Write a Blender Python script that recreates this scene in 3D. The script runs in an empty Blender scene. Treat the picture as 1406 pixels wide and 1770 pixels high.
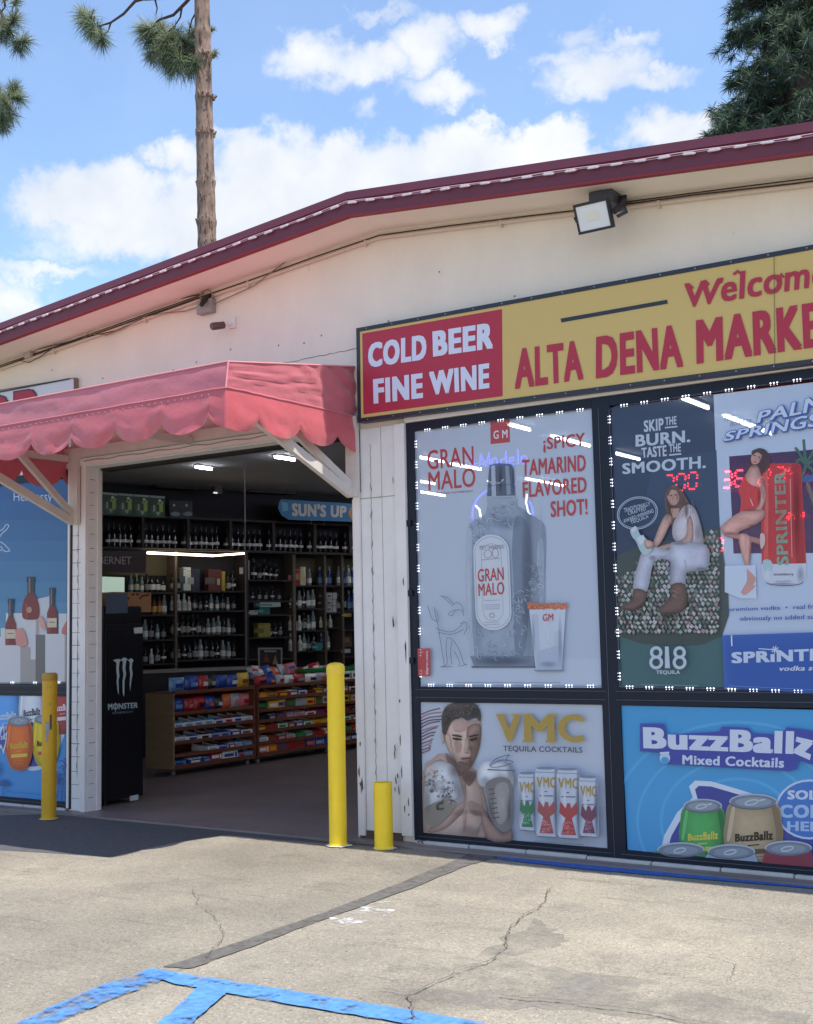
import bpy, math, random
from mathutils import Vector, noise
from mathutils.geometry import delaunay_2d_cdt
R = random.Random(7)
SC = bpy.context.scene
# ------------------------------------------------------------------ camera, sky, sun, exposure
HZ = 1.20                                   # eye height (m); the shop front stands on the plane Y = 6
CR = Vector((0.8274386343, 0.5611680257, -0.0208747079))
CU = Vector((0.0724229043, -0.0697770187, 0.9949301938))
CW = Vector((-0.5568664376, 0.8247554878, 0.0983776192))
FPX, PW, PH = 2136.2, 1406.0, 1770.0
EYE = Vector((0, 0, HZ))
cd = bpy.data.cameras.new('camera'); cam = bpy.data.objects.new('camera', cd)
SC.collection.objects.link(cam); SC.camera = cam
from mathutils import Matrix
cam.matrix_world = Matrix(((CR.x, CU.x, -CW.x, 0), (CR.y, CU.y, -CW.y, 0), (CR.z, CU.z, -CW.z, HZ), (0, 0, 0, 1)))
cd.sensor_fit = 'VERTICAL'; cd.sensor_height = 36; cd.sensor_width = 36; cd.lens = 36 * FPX / PH
cd.clip_start = 0.05; cd.clip_end = 2000
SC.cycles.transparent_max_bounces = 32
vs = SC.view_settings
vs.view_transform = 'Standard'; vs.look = 'None'; vs.exposure = 0.84; vs.gamma = 1; vs.use_curve_mapping = False
SUNV = Vector((0.40, -0.02, 1.0)).normalized()      # direction towards the sun
sl = bpy.data.lights.new('sun', 'SUN'); sl.energy = 3.5; sl.angle = math.radians(0.5); sl.color = (1.0, 0.95, 0.86)
so = bpy.data.objects.new('sun', sl); SC.collection.objects.link(so)
so.rotation_euler = SUNV.to_track_quat('Z', 'Y').to_euler(); so.location = (4, 0, 12)


def ray(px, py):
    return CW + CR * ((px - PW / 2) / FPX) - CU * ((py - PH / 2) / FPX)


def onY(px, py, Y):
    d = ray(px, py); return EYE + d * (Y / d.y)


def onX(px, py, X):
    d = ray(px, py); return EYE + d * (X / d.x)


def onZ(px, py, Z=0.0):
    d = ray(px, py); return EYE + d * ((Z - HZ) / d.z)


def onP(px, py, p0, n):
    d = ray(px, py); return EYE + d * ((p0 - EYE).dot(n) / d.dot(n))


def make_world():
    w = bpy.data.worlds.new('World'); SC.world = w; w.use_nodes = True
    nt = w.node_tree; nt.nodes.clear(); N = nt.nodes.new; L = nt.links.new
    out = N('ShaderNodeOutputWorld'); bg = N('ShaderNodeBackground'); L(bg.outputs[0], out.inputs[0])
    sky = N('ShaderNodeTexSky'); sky.sky_type = 'NISHITA'; sky.sun_disc = False
    sky.sun_elevation = math.asin(SUNV.z); sky.sun_rotation = math.atan2(SUNV.x, SUNV.y)
    sky.air_density = 1.0; sky.dust_density = 0.6; sky.ozone_density = 2.0
    tc = N('ShaderNodeTexCoord')
    sep = N('ShaderNodeSeparateXYZ'); L(tc.outputs['Generated'], sep.inputs[0])

    def math_(op, a, b=None, c=None):
        n = N('ShaderNodeMath'); n.operation = op
        for i, v in enumerate((a, b, c)):
            if v is None: continue
            if isinstance(v, (int, float)): n.inputs[i].default_value = v
            else: L(v, n.inputs[i])
        return n.outputs[0]
    az = math_('ARCTAN2', sep.outputs[0], sep.outputs[1]); el = math_('ARCSINE', sep.outputs[2])
    # ragged edges: shift the direction by noise before measuring against each cloud
    nz = N('ShaderNodeTexNoise'); nz.inputs['Scale'].default_value = 34; nz.inputs['Detail'].default_value = 8; nz.inputs['Roughness'].default_value = 0.62
    L(tc.outputs['Generated'], nz.inputs['Vector'])
    sc_ = N('ShaderNodeSeparateColor'); L(nz.outputs['Color'], sc_.inputs[0])
    nl = N('ShaderNodeTexNoise'); nl.inputs['Scale'].default_value = 11; nl.inputs['Detail'].default_value = 6; nl.inputs['Roughness'].default_value = 0.55
    L(tc.outputs['Generated'], nl.inputs['Vector'])
    az2 = math_('MULTIPLY_ADD', math_('SUBTRACT', sc_.outputs[0], 0.5), 0.07, az)
    el2 = math_('MULTIPLY_ADD', math_('SUBTRACT', sc_.outputs[1], 0.5), 0.055, el)
    # clouds: centre px, radii px, strength
    cl = [(130, 350, 105, 62, 1.1), (215, 345, 85, 62, 1.1), (300, 400, 230, 62, 1.1), (330, 345, 70, 60, 1.0), (470, 295, 110, 70, 1.1), (440, 350, 150, 70, 1.1),
          (600, 290, 85, 58, 1.1), (690, 300, 120, 62, 1.1), (560, 340, 160, 60, 1.1), (800, 270, 110, 52, 1.1), (850, 285, 120, 52, 1.0), (955, 250, 75, 45, 1.1), (960, 285, 110, 40, 1.0), (420, 250, 60, 26, .7),
          (310, 270, 62, 30, .75), (555, 105, 95, 44, .72), (640, 105, 90, 34, .7), (735, 75, 70, 46, .75), (850, 48, 66, 34, .72), (760, 150, 75, 30, .62), (660, 20, 60, 14, .45),
          (1040, 125, 95, 46, .82), (1120, 145, 95, 22, .72), (985, 100, 65, 22, .55), (1160, 225, 90, 40, .95), (1075, 70, 55, 16, .5), (1010, 60, 50, 24, .5),
          (10, 525, 75, 50, .7), (60, 468, 120, 14, .5), (150, 440, 120, 14, .3), (-200, 380, 170, 80, 1.0), (1500, 300, 200, 90, 1.0), (1560, 60, 120, 60, .7), (630, 195, 30, 22, .4), (830, 215, 26, 14, .4)]
    for az0 in range(0, 360, 24):                      # the rest of the sky, behind and beside the camera
        a = math.radians(az0 + R.uniform(-6, 6))
        if -1.35 < ((a + math.pi) % (2 * math.pi) - math.pi) < 0.05: continue
        cl.append((a, math.radians(R.uniform(8, 35)), .22, .09, .9))
    dens = None
    for c in cl:
        if c[0] > 7 or c[0] < -7 or len(c) == 5 and c[2] > 5:
            d = ray(c[0], c[1]).normalized(); ca, ce = math.atan2(d.x, d.y), math.asin(d.z); ra, re, s = c[2] / FPX * .94, c[3] / FPX * .92, c[4]
        else:
            ca, ce, ra, re, s = c
        da = math_('MULTIPLY', math_('SUBTRACT', az2, ca), 1 / ra); de = math_('MULTIPLY', math_('SUBTRACT', el2, ce), 1 / re)
        r2 = math_('ADD', math_('MULTIPLY', da, da), math_('MULTIPLY', de, de))
        b = math_('MULTIPLY', math_('SUBTRACT', 1.45, r2), s)
        dens = b if dens is None else math_('MAXIMUM', dens, b)
    den = math_('ADD', dens, math_('MULTIPLY', math_('SUBTRACT', nl.outputs[0], .5), 1.5))
    mr = N('ShaderNodeMapRange'); mr.interpolation_type = 'SMOOTHSTEP'; L(den, mr.inputs[0])
    mr.inputs[1].default_value = -0.12; mr.inputs[2].default_value = 1.2; mr.inputs[3].default_value = 0.13; mr.inputs[4].default_value = 0.96
    # cloud body: a little greyer in folds
    cr = N('ShaderNodeValToRGB'); L(nl.outputs[0], cr.inputs[0])
    cr.color_ramp.elements[0].position = .35; cr.color_ramp.elements[0].color = (3.0, 3.2, 3.5, 1)
    cr.color_ramp.elements[1].position = .62; cr.color_ramp.elements[1].color = (3.85, 3.9, 4.0, 1)
    mx = N('ShaderNodeMix'); mx.data_type = 'RGBA'; L(mr.outputs[0], mx.inputs[0])
    hs = N('ShaderNodeHueSaturation'); hs.inputs['Saturation'].default_value = 1.12; hs.inputs['Value'].default_value = 1.0; L(sky.outputs[0], hs.inputs['Color'])
    L(hs.outputs[0], mx.inputs['A']); L(cr.outputs[0], mx.inputs['B'])
    L(mx.outputs['Result'], bg.inputs[0]); bg.inputs[1].default_value = 0.15


make_world()

# ------------------------------------------------------------------ materials
MC = {}


def lin(c):
    return tuple((x / 255 / 12.92 if x / 255 <= .04045 else ((x / 255 + .055) / 1.055) ** 2.4) for x in c)


def M(name, col, rough=.6, metal=0., var=0., vscale=6., bump=0., bscale=60., coat=0., emit=0., trans=0., spec=.5, film=0., wear=None, stretch=None, translucent=0., sheen=0.):
    """col: sRGB 0-255. var: lightness variation by noise. wear: (colour, scale, threshold) chips. film: share let through."""
    key = name
    if key in MC: return MC[key]
    m = bpy.data.materials.new(name); MC[key] = m; m.use_nodes = True
    nt = m.node_tree; N = nt.nodes.new; L = nt.links.new
    p = nt.nodes['Principled BSDF']; out = nt.nodes['Material Output']
    c = lin(col)
    p.inputs['Base Color'].default_value = (*c, 1); p.inputs['Roughness'].default_value = rough; p.inputs['Metallic'].default_value = metal
    p.inputs['Specular IOR Level'].default_value = spec
    if coat: p.inputs['Coat Weight'].default_value = coat; p.inputs['Coat Roughness'].default_value = .12
    if sheen: p.inputs['Sheen Weight'].default_value = sheen
    if emit: p.inputs['Emission Color'].default_value = (*c, 1); p.inputs['Emission Strength'].default_value = emit
    if var or bump or wear:
        tc = N('ShaderNodeTexCoord'); src = tc.outputs['Object']
        if stretch:
            mp = N('ShaderNodeMapping'); mp.inputs['Scale'].default_value = stretch; L(src, mp.inputs[0]); src = mp.outputs[0]
    last = None
    if var:
        n = N('ShaderNodeTexNoise'); n.inputs['Scale'].default_value = vscale; n.inputs['Detail'].default_value = 7; n.inputs['Roughness'].default_value = .65; L(src, n.inputs['Vector'])
        r = N('ShaderNodeValToRGB'); L(n.outputs[0], r.inputs[0]); e = r.color_ramp.elements
        e[0].position = .3; e[1].position = .7
        e[0].color = (*[x * (1 - var) for x in c], 1); e[1].color = (*[min(1, x * (1 + var)) for x in c], 1)
        last = r.outputs[0]
    if wear:
        n = N('ShaderNodeTexNoise'); n.inputs['Scale'].default_value = wear[1]; n.inputs['Detail'].default_value = 6; n.inputs['Roughness'].default_value = .7; L(src, n.inputs['Vector'])
        r = N('ShaderNodeValToRGB'); L(n.outputs[0], r.inputs[0]); e = r.color_ramp.elements
        e[0].position = wear[2]; e[1].position = wear[2] + .03
        mx = N('ShaderNodeMix'); mx.data_type = 'RGBA'; L(r.outputs[0], mx.inputs[0])
        if last is not None: L(last, mx.inputs['A'])
        else: mx.inputs['A'].default_value = (*c, 1)
        mx.inputs['B'].default_value = (*lin(wear[0]), 1); last = mx.outputs['Result']
    if last is not None: L(last, p.inputs['Base Color'])
    if bump:
        n = N('ShaderNodeTexNoise'); n.inputs['Scale'].default_value = bscale; n.inputs['Detail'].default_value = 5; L(src, n.inputs['Vector'])
        b = N('ShaderNodeBump'); b.inputs['Strength'].default_value = bump; b.inputs['Distance'].default_value = .01; L(n.outputs[0], b.inputs['Height']); L(b.outputs[0], p.inputs['Normal'])
    if translucent:
        t = N('ShaderNodeBsdfTranslucent'); t.inputs[0].default_value = (*c, 1)
        mx = N('ShaderNodeMixShader'); mx.inputs[0].default_value = translucent
        L(p.outputs[0], mx.inputs[1]); L(t.outputs[0], mx.inputs[2]); L(mx.outputs[0], out.inputs[0])
    if film:
        t = N('ShaderNodeBsdfTransparent'); mx = N('ShaderNodeMixShader'); mx.inputs[0].default_value = film
        L(p.outputs[0], mx.inputs[1]); L(t.outputs[0], mx.inputs[2]); L(mx.outputs[0], out.inputs[0])
    return m


FILM = 0.13


def FM(c):                                   # a printed colour on perforated window film under glass
    key = 'print_%d_%d_%d' % tuple(c)
    c = tuple(255 * (1.055 * min(.9, x * 1.03) ** (1 / 2.4) - .055) if x > .003 else 255 * x * 12.92 for x in lin(c))
    return M(key, c, rough=.55, film=FILM, spec=.5, coat=.25)


def photo_print():
    """film printed with continuous tones: colour and ink coverage are stored with the print itself"""
    if 'print_photo' in MC: return MC['print_photo']
    m = bpy.data.materials.new('print_photo'); MC['print_photo'] = m; m.use_nodes = True; nt = m.node_tree; N = nt.nodes.new; L = nt.links.new
    p = nt.nodes['Principled BSDF']; p.inputs['Roughness'].default_value = .55; p.inputs['Coat Weight'].default_value = .25; p.inputs['Coat Roughness'].default_value = .12
    at = N('ShaderNodeAttribute'); at.attribute_name = 'ink'; L(at.outputs['Color'], p.inputs['Base Color'])
    f = N('ShaderNodeMath'); f.operation = 'MULTIPLY'; L(at.outputs['Alpha'], f.inputs[0]); f.inputs[1].default_value = 1 - FILM
    t = N('ShaderNodeBsdfTransparent'); x = N('ShaderNodeMixShader'); L(f.outputs[0], x.inputs[0]); L(t.outputs[0], x.inputs[1]); L(p.outputs[0], x.inputs[2]); L(x.outputs[0], nt.nodes['Material Output'].inputs[0])
    return m


def PM(c, rough=.5):                         # a printed colour on an opaque panel
    return M('panel_%d_%d_%d' % tuple(c), c, rough=rough)


# ------------------------------------------------------------------ mesh builder
WL = {}


class MB:
    def __init__(s): s.v = []; s.f = []; s.m = []; s.mats = []; s.sm = []; s.vc = {}

    def slot(s, m):
        if m not in s.mats: s.mats.append(m)
        return s.mats.index(m)

    def face(s, pts, m, smooth=False):
        b = len(s.v); s.v += [tuple(p) for p in pts]; s.f.append(tuple(range(b, b + len(pts)))); s.m.append(s.slot(m)); s.sm.append(smooth)

    def mesh(s, vs, fs, m, smooth=False):
        b = len(s.v); k = s.slot(m); s.v += [tuple(p) for p in vs]
        for f in fs: s.f.append(tuple(b + i for i in f)); s.m.append(k); s.sm.append(smooth)

    def box(s, x0, x1, y0, y1, z0, z1, m):
        x0, x1 = sorted((x0, x1)); y0, y1 = sorted((y0, y1)); z0, z1 = sorted((z0, z1))
        s.mesh([(x0, y0, z0), (x1, y0, z0), (x1, y1, z0), (x0, y1, z0), (x0, y0, z1), (x1, y0, z1), (x1, y1, z1), (x0, y1, z1)],
               [(3, 2, 1, 0), (4, 5, 6, 7), (0, 1, 5, 4), (1, 2, 6, 5), (2, 3, 7, 6), (3, 0, 4, 7)], m)

    def hexa(s, a, d, m):                    # prism: polygon a, moved by d
        n = len(a); d = Vector(d); a = [Vector(p) for p in a]
        s.mesh(a + [p + d for p in a], [tuple(reversed(range(n))), tuple(range(n, 2 * n))] + [(i, (i + 1) % n, n + (i + 1) % n, n + i) for i in range(n)], m)

    def bar(s, p0, p1, w, h, m, up=(0, 0, 1)):
        p0, p1 = Vector(p0), Vector(p1); d = (p1 - p0).normalized(); up = Vector(up)
        a = d.cross(up)
        if a.length < 1e-4: a = d.cross(Vector((1, 0, 0)))
        a.normalize(); b = a.cross(d).normalized()
        q = [p0 + a * (w / 2) * i + b * (h / 2) * j for i, j in ((-1, -1), (1, -1), (1, 1), (-1, 1))]
        s.hexa(q, p1 - p0, m)

    def tube(s, pts, r, m, n=8, cap=True):
        pts = [Vector(p) for p in pts]; rr = r if isinstance(r, (list, tuple)) else [r] * len(pts)
        vs = []; prev = None
        for i, p in enumerate(pts):
            d = (pts[min(i + 1, len(pts) - 1)] - pts[max(i - 1, 0)]).normalized()
            if prev is None:
                a = d.cross(Vector((0, 0, 1)))
                if a.length < .05: a = d.cross(Vector((1, 0, 0)))
            else: a = prev - d * prev.dot(d)
            a.normalize(); prev = a; b = d.cross(a)
            vs += [p + (a * math.cos(2 * math.pi * k / n) + b * math.sin(2 * math.pi * k / n)) * rr[i] for k in range(n)]
        fs = [(i * n + k, i * n + (k + 1) % n, (i + 1) * n + (k + 1) % n, (i + 1) * n + k) for i in range(len(pts) - 1) for k in range(n)]
        s.mesh(vs, fs, m, True)
        if cap:
            s.face(list(reversed(vs[:n])), m); s.face(vs[-n:], m)

    def lathe(s, prof, c, m, n=16, mats=None):
        c = Vector(c); vs = [c + Vector((r * math.cos(2 * math.pi * k / n), r * math.sin(2 * math.pi * k / n), z)) for r, z in prof for k in range(n)]
        for i in range(len(prof) - 1):
            ring = vs[i * n:(i + 2) * n]
            s.mesh(ring, [(k, (k + 1) % n, n + (k + 1) % n, n + k) for k in range(n)], mats[i] if mats else m, True)

    def grid(s, P, m, smooth=True):          # P[i][j] points
        a, b = len(P), len(P[0]); vs = [p for r in P for p in r]
        s.mesh(vs, [(i * b + j, (i + 1) * b + j, (i + 1) * b + j + 1, i * b + j + 1) for i in range(a - 1) for j in range(b - 1)], m, smooth)

    def build(s, name, parent=None, bevel=0., solid=0.):
        me = bpy.data.meshes.new(name); o = bpy.data.objects.new(name, me); SC.collection.objects.link(o)
        off = Vector((0, 0, 0))
        if parent is not None:
            off = WL[parent.name]; o.parent = parent
        me.from_pydata([tuple(Vector(p) - off) for p in s.v], [], s.f)
        for m in s.mats: me.materials.append(m)
        me.polygons.foreach_set('material_index', s.m); me.polygons.foreach_set('use_smooth', s.sm); me.update()
        if s.vc:
            ca = me.color_attributes.new('ink', 'FLOAT_COLOR', 'POINT')
            for i, c in s.vc.items(): ca.data[i].color = c
        WL[o.name] = off
        if bevel:
            b = o.modifiers.new('bevel', 'BEVEL'); b.width = bevel; b.segments = 2; b.limit_method = 'ANGLE'
        if solid:
            b = o.modifiers.new('thick', 'SOLIDIFY'); b.thickness = solid; b.offset = 0
        return o


def tag(o, label, cat=None, group=None, kind=None):
    if label: o['label'] = label
    if cat: o['category'] = cat
    if group: o['group'] = group
    if kind: o['kind'] = kind
    return o


def thing(name, label, cat, loc=(0, 0, 0), group=None):
    o = bpy.data.objects.new(name, None); SC.collection.objects.link(o); o.location = loc; o.empty_display_size = .1
    WL[o.name] = Vector(loc); return tag(o, label, cat, group)


def solo(mb, name, label, cat, group=None, loc=None, **k):
    o = mb.build(name, **k); return tag(o, label, cat, group)


def struct(mb, name, **k):
    o = mb.build(name, **k); o['kind'] = 'structure'; return o


# ------------------------------------------------------------------ lettering
TX = {}


def text_shape(s, shear=0., sp_=1., res=3):
    k = (s, shear, sp_)
    if k in TX: return TX[k]
    cu = bpy.data.curves.new('t', 'FONT'); cu.body = s; cu.size = 1; cu.shear = shear; cu.resolution_u = res; cu.space_character = sp_; cu.fill_mode = 'FRONT'
    o = bpy.data.objects.new('t', cu); SC.collection.objects.link(o)
    bpy.context.view_layer.update()
    dg = bpy.context.evaluated_depsgraph_get(); ev = o.evaluated_get(dg); me = ev.to_mesh()
    vs = [(v.co.x, v.co.y) for v in me.vertices]; fs = [tuple(p.vertices) for p in me.polygons]
    ev.to_mesh_clear(); bpy.data.objects.remove(o); bpy.data.curves.remove(cu)
    x0, x1 = min(v[0] for v in vs), max(v[0] for v in vs); y0, y1 = min(v[1] for v in vs), max(v[1] for v in vs)
    TX[k] = ([((x - x0) / (x1 - x0), (y - y0) / (y1 - y0)) for x, y in vs], fs, x1 - x0, y1 - y0); return TX[k]


def smooth_poly(pts, n=4):
    out = []; k = len(pts)
    for i in range(k):
        p0, p1, p2, p3 = (Vector(pts[(i + j - 1) % k][:2]) for j in range(4))
        for t in range(n):
            t = t / n
            out.append(.5 * ((2 * p1) + (p2 - p0) * t + (2 * p0 - 5 * p1 + 4 * p2 - p3) * t * t + (3 * p1 - p0 - 3 * p2 + p3) * t ** 3))
    return [(p.x, p.y) for p in out]


def clip_poly(pts, box):
    """cut a printed shape at the film's edges; box = corners in order"""
    out = [tuple(p[:2]) for p in pts]; ar = sum(box[i][0] * box[(i + 1) % len(box)][1] - box[(i + 1) % len(box)][0] * box[i][1] for i in range(len(box)))
    for i in range(len(box)):
        (x0, y0), (x1, y1) = box[i], box[(i + 1) % len(box)]; f = lambda p: ((x1 - x0) * (p[1] - y0) - (y1 - y0) * (p[0] - x0)) * (1 if ar > 0 else -1); res = []
        for j in range(len(out)):
            p, q = out[j], out[(j + 1) % len(out)]; fp, fq = f(p), f(q)
            if fp >= 0: res.append(p)
            if (fp >= 0) != (fq >= 0): t = fp / (fp - fq); res.append((p[0] + (q[0] - p[0]) * t, p[1] + (q[1] - p[1]) * t))
        out = res
        if not out: break
    return out


class Art:
    """Flat printed artwork on a plane. Coordinates are read off an enlarged view (ox, oy, scale) of that surface."""
    def __init__(s, view, plane, mat=FM, step=.00025):
        s.ox, s.oy, s.k = view; s.p0, s.n = Vector(plane[0]), Vector(plane[1]).normalized(); s.mb = MB(); s.lay = 0; s.mat = mat; s.step = step; s.clip = None

    def at(s, p, lay=None):
        q = onP(s.ox + p[0] / s.k, s.oy + p[1] / s.k, s.p0, s.n)
        return q + s.n * (s.step * (s.lay if lay is None else lay))

    def up(s): s.lay += 1

    def col(s, c): return s.mat(c) if isinstance(c, tuple) else c

    def poly(s, pts, c, smooth=False, up=True):
        if smooth: pts = smooth_poly(pts)
        if up: s.up()
        if s.clip: pts = clip_poly(pts, s.clip)
        if len(pts) < 3: return s
        q = [s.at(p) for p in pts]
        a = Vector((0, 0, 0))
        for i in range(len(q)): a += (q[i] - q[0]).cross(q[(i + 1) % len(q)] - q[0])
        if a.dot(s.n) < 0: q.reverse()
        s.mb.face(q, s.col(c)); return s

    def _ink(s, pts, fs, cols):
        b = len(s.mb.v); s.mb.mesh([s.at(p) for p in pts], fs, photo_print())
        for i, (c, al) in enumerate(cols): s.mb.vc[b + i] = (*[min(.9, max(0, x)) for x in c], al)

    def soft(s, pts, c, d=None, n=6, k=(.74, 1.14), smooth=True, light=(-.6, -.5)):
        """a printed form with continuous tone: darker towards its outline, lighter in the middle and on the picture's lit side"""
        P = [Vector(p) for p in (smooth_poly(pts, 3) if smooth else pts)]; N_ = len(P); s.up()
        x0, x1 = min(p.x for p in P), max(p.x for p in P); y0, y1 = min(p.y for p in P), max(p.y for p in P); g = max(3.0, math.sqrt((x1 - x0) * (y1 - y0)) / 16)

        def inside(q):
            r = False; j = N_ - 1
            for i in range(N_):
                if (P[i].y > q.y) != (P[j].y > q.y) and q.x < (P[j].x - P[i].x) * (q.y - P[i].y) / (P[j].y - P[i].y) + P[i].x: r = not r
                j = i
            return r

        def dist(q):
            best = 1e9
            for i in range(N_):
                a_, e = P[i], P[(i + 1) % N_] - P[i]; t = max(0, min(1, (q - a_).dot(e) / max(1e-9, e.length_squared))); best = min(best, (q - a_ - e * t).length)
            return best
        V_ = list(P); y = y0 + g / 2; row_ = 0
        while y < y1:
            x = x0 + (g / 2 if row_ % 2 else g)
            while x < x1:
                q = Vector((x, y))
                if inside(q) and dist(q) > g * .45: V_.append(q)
                x += g
            y += g * .87; row_ += 1
        ov, oe, of = delaunay_2d_cdt(V_, [], [list(range(N_))], 1, 1e-4)[:3]
        D = [dist(q) for q in ov]; dm = max(D) or 1; base = lin(c); cols = []; gain = 1.03
        cx, cy = (x0 + x1) / 2, (y0 + y1) / 2; lg = Vector(light)
        for q, dd in zip(ov, D):
            t = min(1, dd / (dm * .85)); t = math.sin(t * math.pi / 2); dr = Vector(((q.x - cx) / (x1 - x0), (q.y - cy) / (y1 - y0))).dot(lg); f = k[0] + (k[1] - k[0]) * t + .26 * dr * (k[1] - k[0]) / .4 + .05 * noise.noise(Vector((q.x * .06, q.y * .06, s.lay)))
            f = max(.3, f); cols.append(([b_ * gain * f ** 2.0 for b_ in base], 1.0))
        s._ink([tuple(q) for q in ov], [tuple(f_) for f_ in of], cols); return s

    def air(s, cx, cy, rx, ry, c, al=.5, rot=0):
        """a soft-edged touch of ink"""
        s.lay += .25; r = math.radians(rot); n = 14; pts = [(cx, cy)]; cols = [([x * 1.03 for x in lin(c)], al)]; fs = []
        for j, (q, w_) in enumerate(((.3, .88), (.6, .48), (.82, .16), (1, 0))):
            for i in range(n):
                t = 2 * math.pi * i / n; x, y = rx * q * math.cos(t), ry * q * math.sin(t); pts.append((cx + x * math.cos(r) - y * math.sin(r), cy + x * math.sin(r) + y * math.cos(r))); cols.append((cols[0][0], al * w_))
        for i in range(n):
            k = (i + 1) % n; fs.append((0, 1 + i, 1 + k))
            for j in range(3): b = 1 + j * n; fs.append((b + i, b + n + i, b + n + k, b + k))
        s._ink(pts, fs, cols); return s

    def rect(s, x0, y0, x1, y1, c, up=True): return s.poly([(x0, y0), (x1, y0), (x1, y1), (x0, y1)], c, up=up)

    def ell(s, cx, cy, rx, ry, c, rot=0, n=28, a0=0, a1=360, up=True):
        r = math.radians(rot); pts = []
        for i in range(n):
            t = math.radians(a0 + (a1 - a0) * i / (n if a1 - a0 == 360 else n - 1)); x, y = rx * math.cos(t), ry * math.sin(t)
            pts.append((cx + x * math.cos(r) - y * math.sin(r), cy + x * math.sin(r) + y * math.cos(r)))
        return s.poly(pts, c, up=up)

    def line(s, pts, w, c, closed=False, smooth=False, up=True):
        if smooth: pts = smooth_poly(pts, 5) if closed else [p for i in range(len(pts) - 1) for p in s._seg(pts, i)] + [pts[-1]]
        P = [Vector(p) for p in pts]; n = len(P); L_, R_ = [], []
        if up: s.up()
        for i in range(n):
            a = P[(i - 1) % n] if closed or i else P[i]; b = P[(i + 1) % n] if closed or i < n - 1 else P[i]
            d = (b - a)
            if d.length < 1e-6: d = Vector((1, 0))
            d.normalize(); nn = Vector((-d.y, d.x)) * w / 2; L_.append(P[i] + nn); R_.append(P[i] - nn)
        m = s.col(c)
        for i in range(n if closed else n - 1):
            j = (i + 1) % n
            q_ = [tuple(v) for v in (R_[i], R_[j], L_[j], L_[i])]
            if s.clip: q_ = clip_poly(q_, s.clip)
            if len(q_) > 2: s.mb.face([s.at(q) for q in q_], m)
        return s

    def _seg(s, pts, i):
        g = lambda k: Vector(pts[max(0, min(len(pts) - 1, k))])
        p0, p1, p2, p3 = g(i - 1), g(i), g(i + 1), g(i + 2)
        return [tuple(.5 * ((2 * p1) + (p2 - p0) * t + (2 * p0 - 5 * p1 + 4 * p2 - p3) * t * t + (3 * p1 - p0 - 3 * p2 + p3) * t ** 3)) for t in (0, .25, .5, .75)]

    def ring(s, cx, cy, rx, ry, w, c, rot=0, a0=0, a1=360, n=36, up=True):
        r = math.radians(rot); pts = []
        for i in range(n + (a1 - a0 != 360)):
            t = math.radians(a0 + (a1 - a0) * i / n); x, y = rx * math.cos(t), ry * math.sin(t)
            pts.append((cx + x * math.cos(r) - y * math.sin(r), cy + x * math.sin(r) + y * math.cos(r)))
        return s.line(pts, w, c, closed=a1 - a0 == 360, up=up)

    def txt(s, t, tl, tr, br, bl, c, bold=.02, shear=0., up=True):
        vs, fs, w_, h_ = text_shape(t, shear, round(1 + max(0, bold) * 2.2, 3))
        if up: s.up()
        tl, tr, br, bl = map(Vector, (tl, tr, br, bl)); b = max(0, bold); m = s.col(c)
        ax, ay = b / w_, b * .55 / h_                # heavier letters: the glyphs struck several times, a little apart
        for dx, dy in (((0, 0),) if b < .004 else ((-1, -1), (1, -1), (-1, 1), (1, 1)) if b < .03 else ((-1, -1), (0, -1), (1, -1), (-1, 1), (0, 1), (1, 1))):
            pts = []
            for u, v in vs:
                u = (u + dx * ax + ax) / (1 + 2 * ax); v = (v + dy * ay + ay) / (1 + 2 * ay)
                pts.append(s.at((bl * (1 - u) + br * u) * (1 - v) + (tl * (1 - u) + tr * u) * v))
            s.mb.mesh(pts, fs, m); s.lay += .12
        return s

    def tb(s, t, x0, y0, x1, y1, c, slope=0., bold=.02, shear=0., up=True):
        """text in a box x0..x1, y0..y1 at its start; slope = dy/dx of its base line"""
        d = (x1 - x0) * slope
        return s.txt(t, (x0, y0), (x1, y0 + d), (x1, y1 + d), (x0, y1), c, bold, shear, up)

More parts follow.
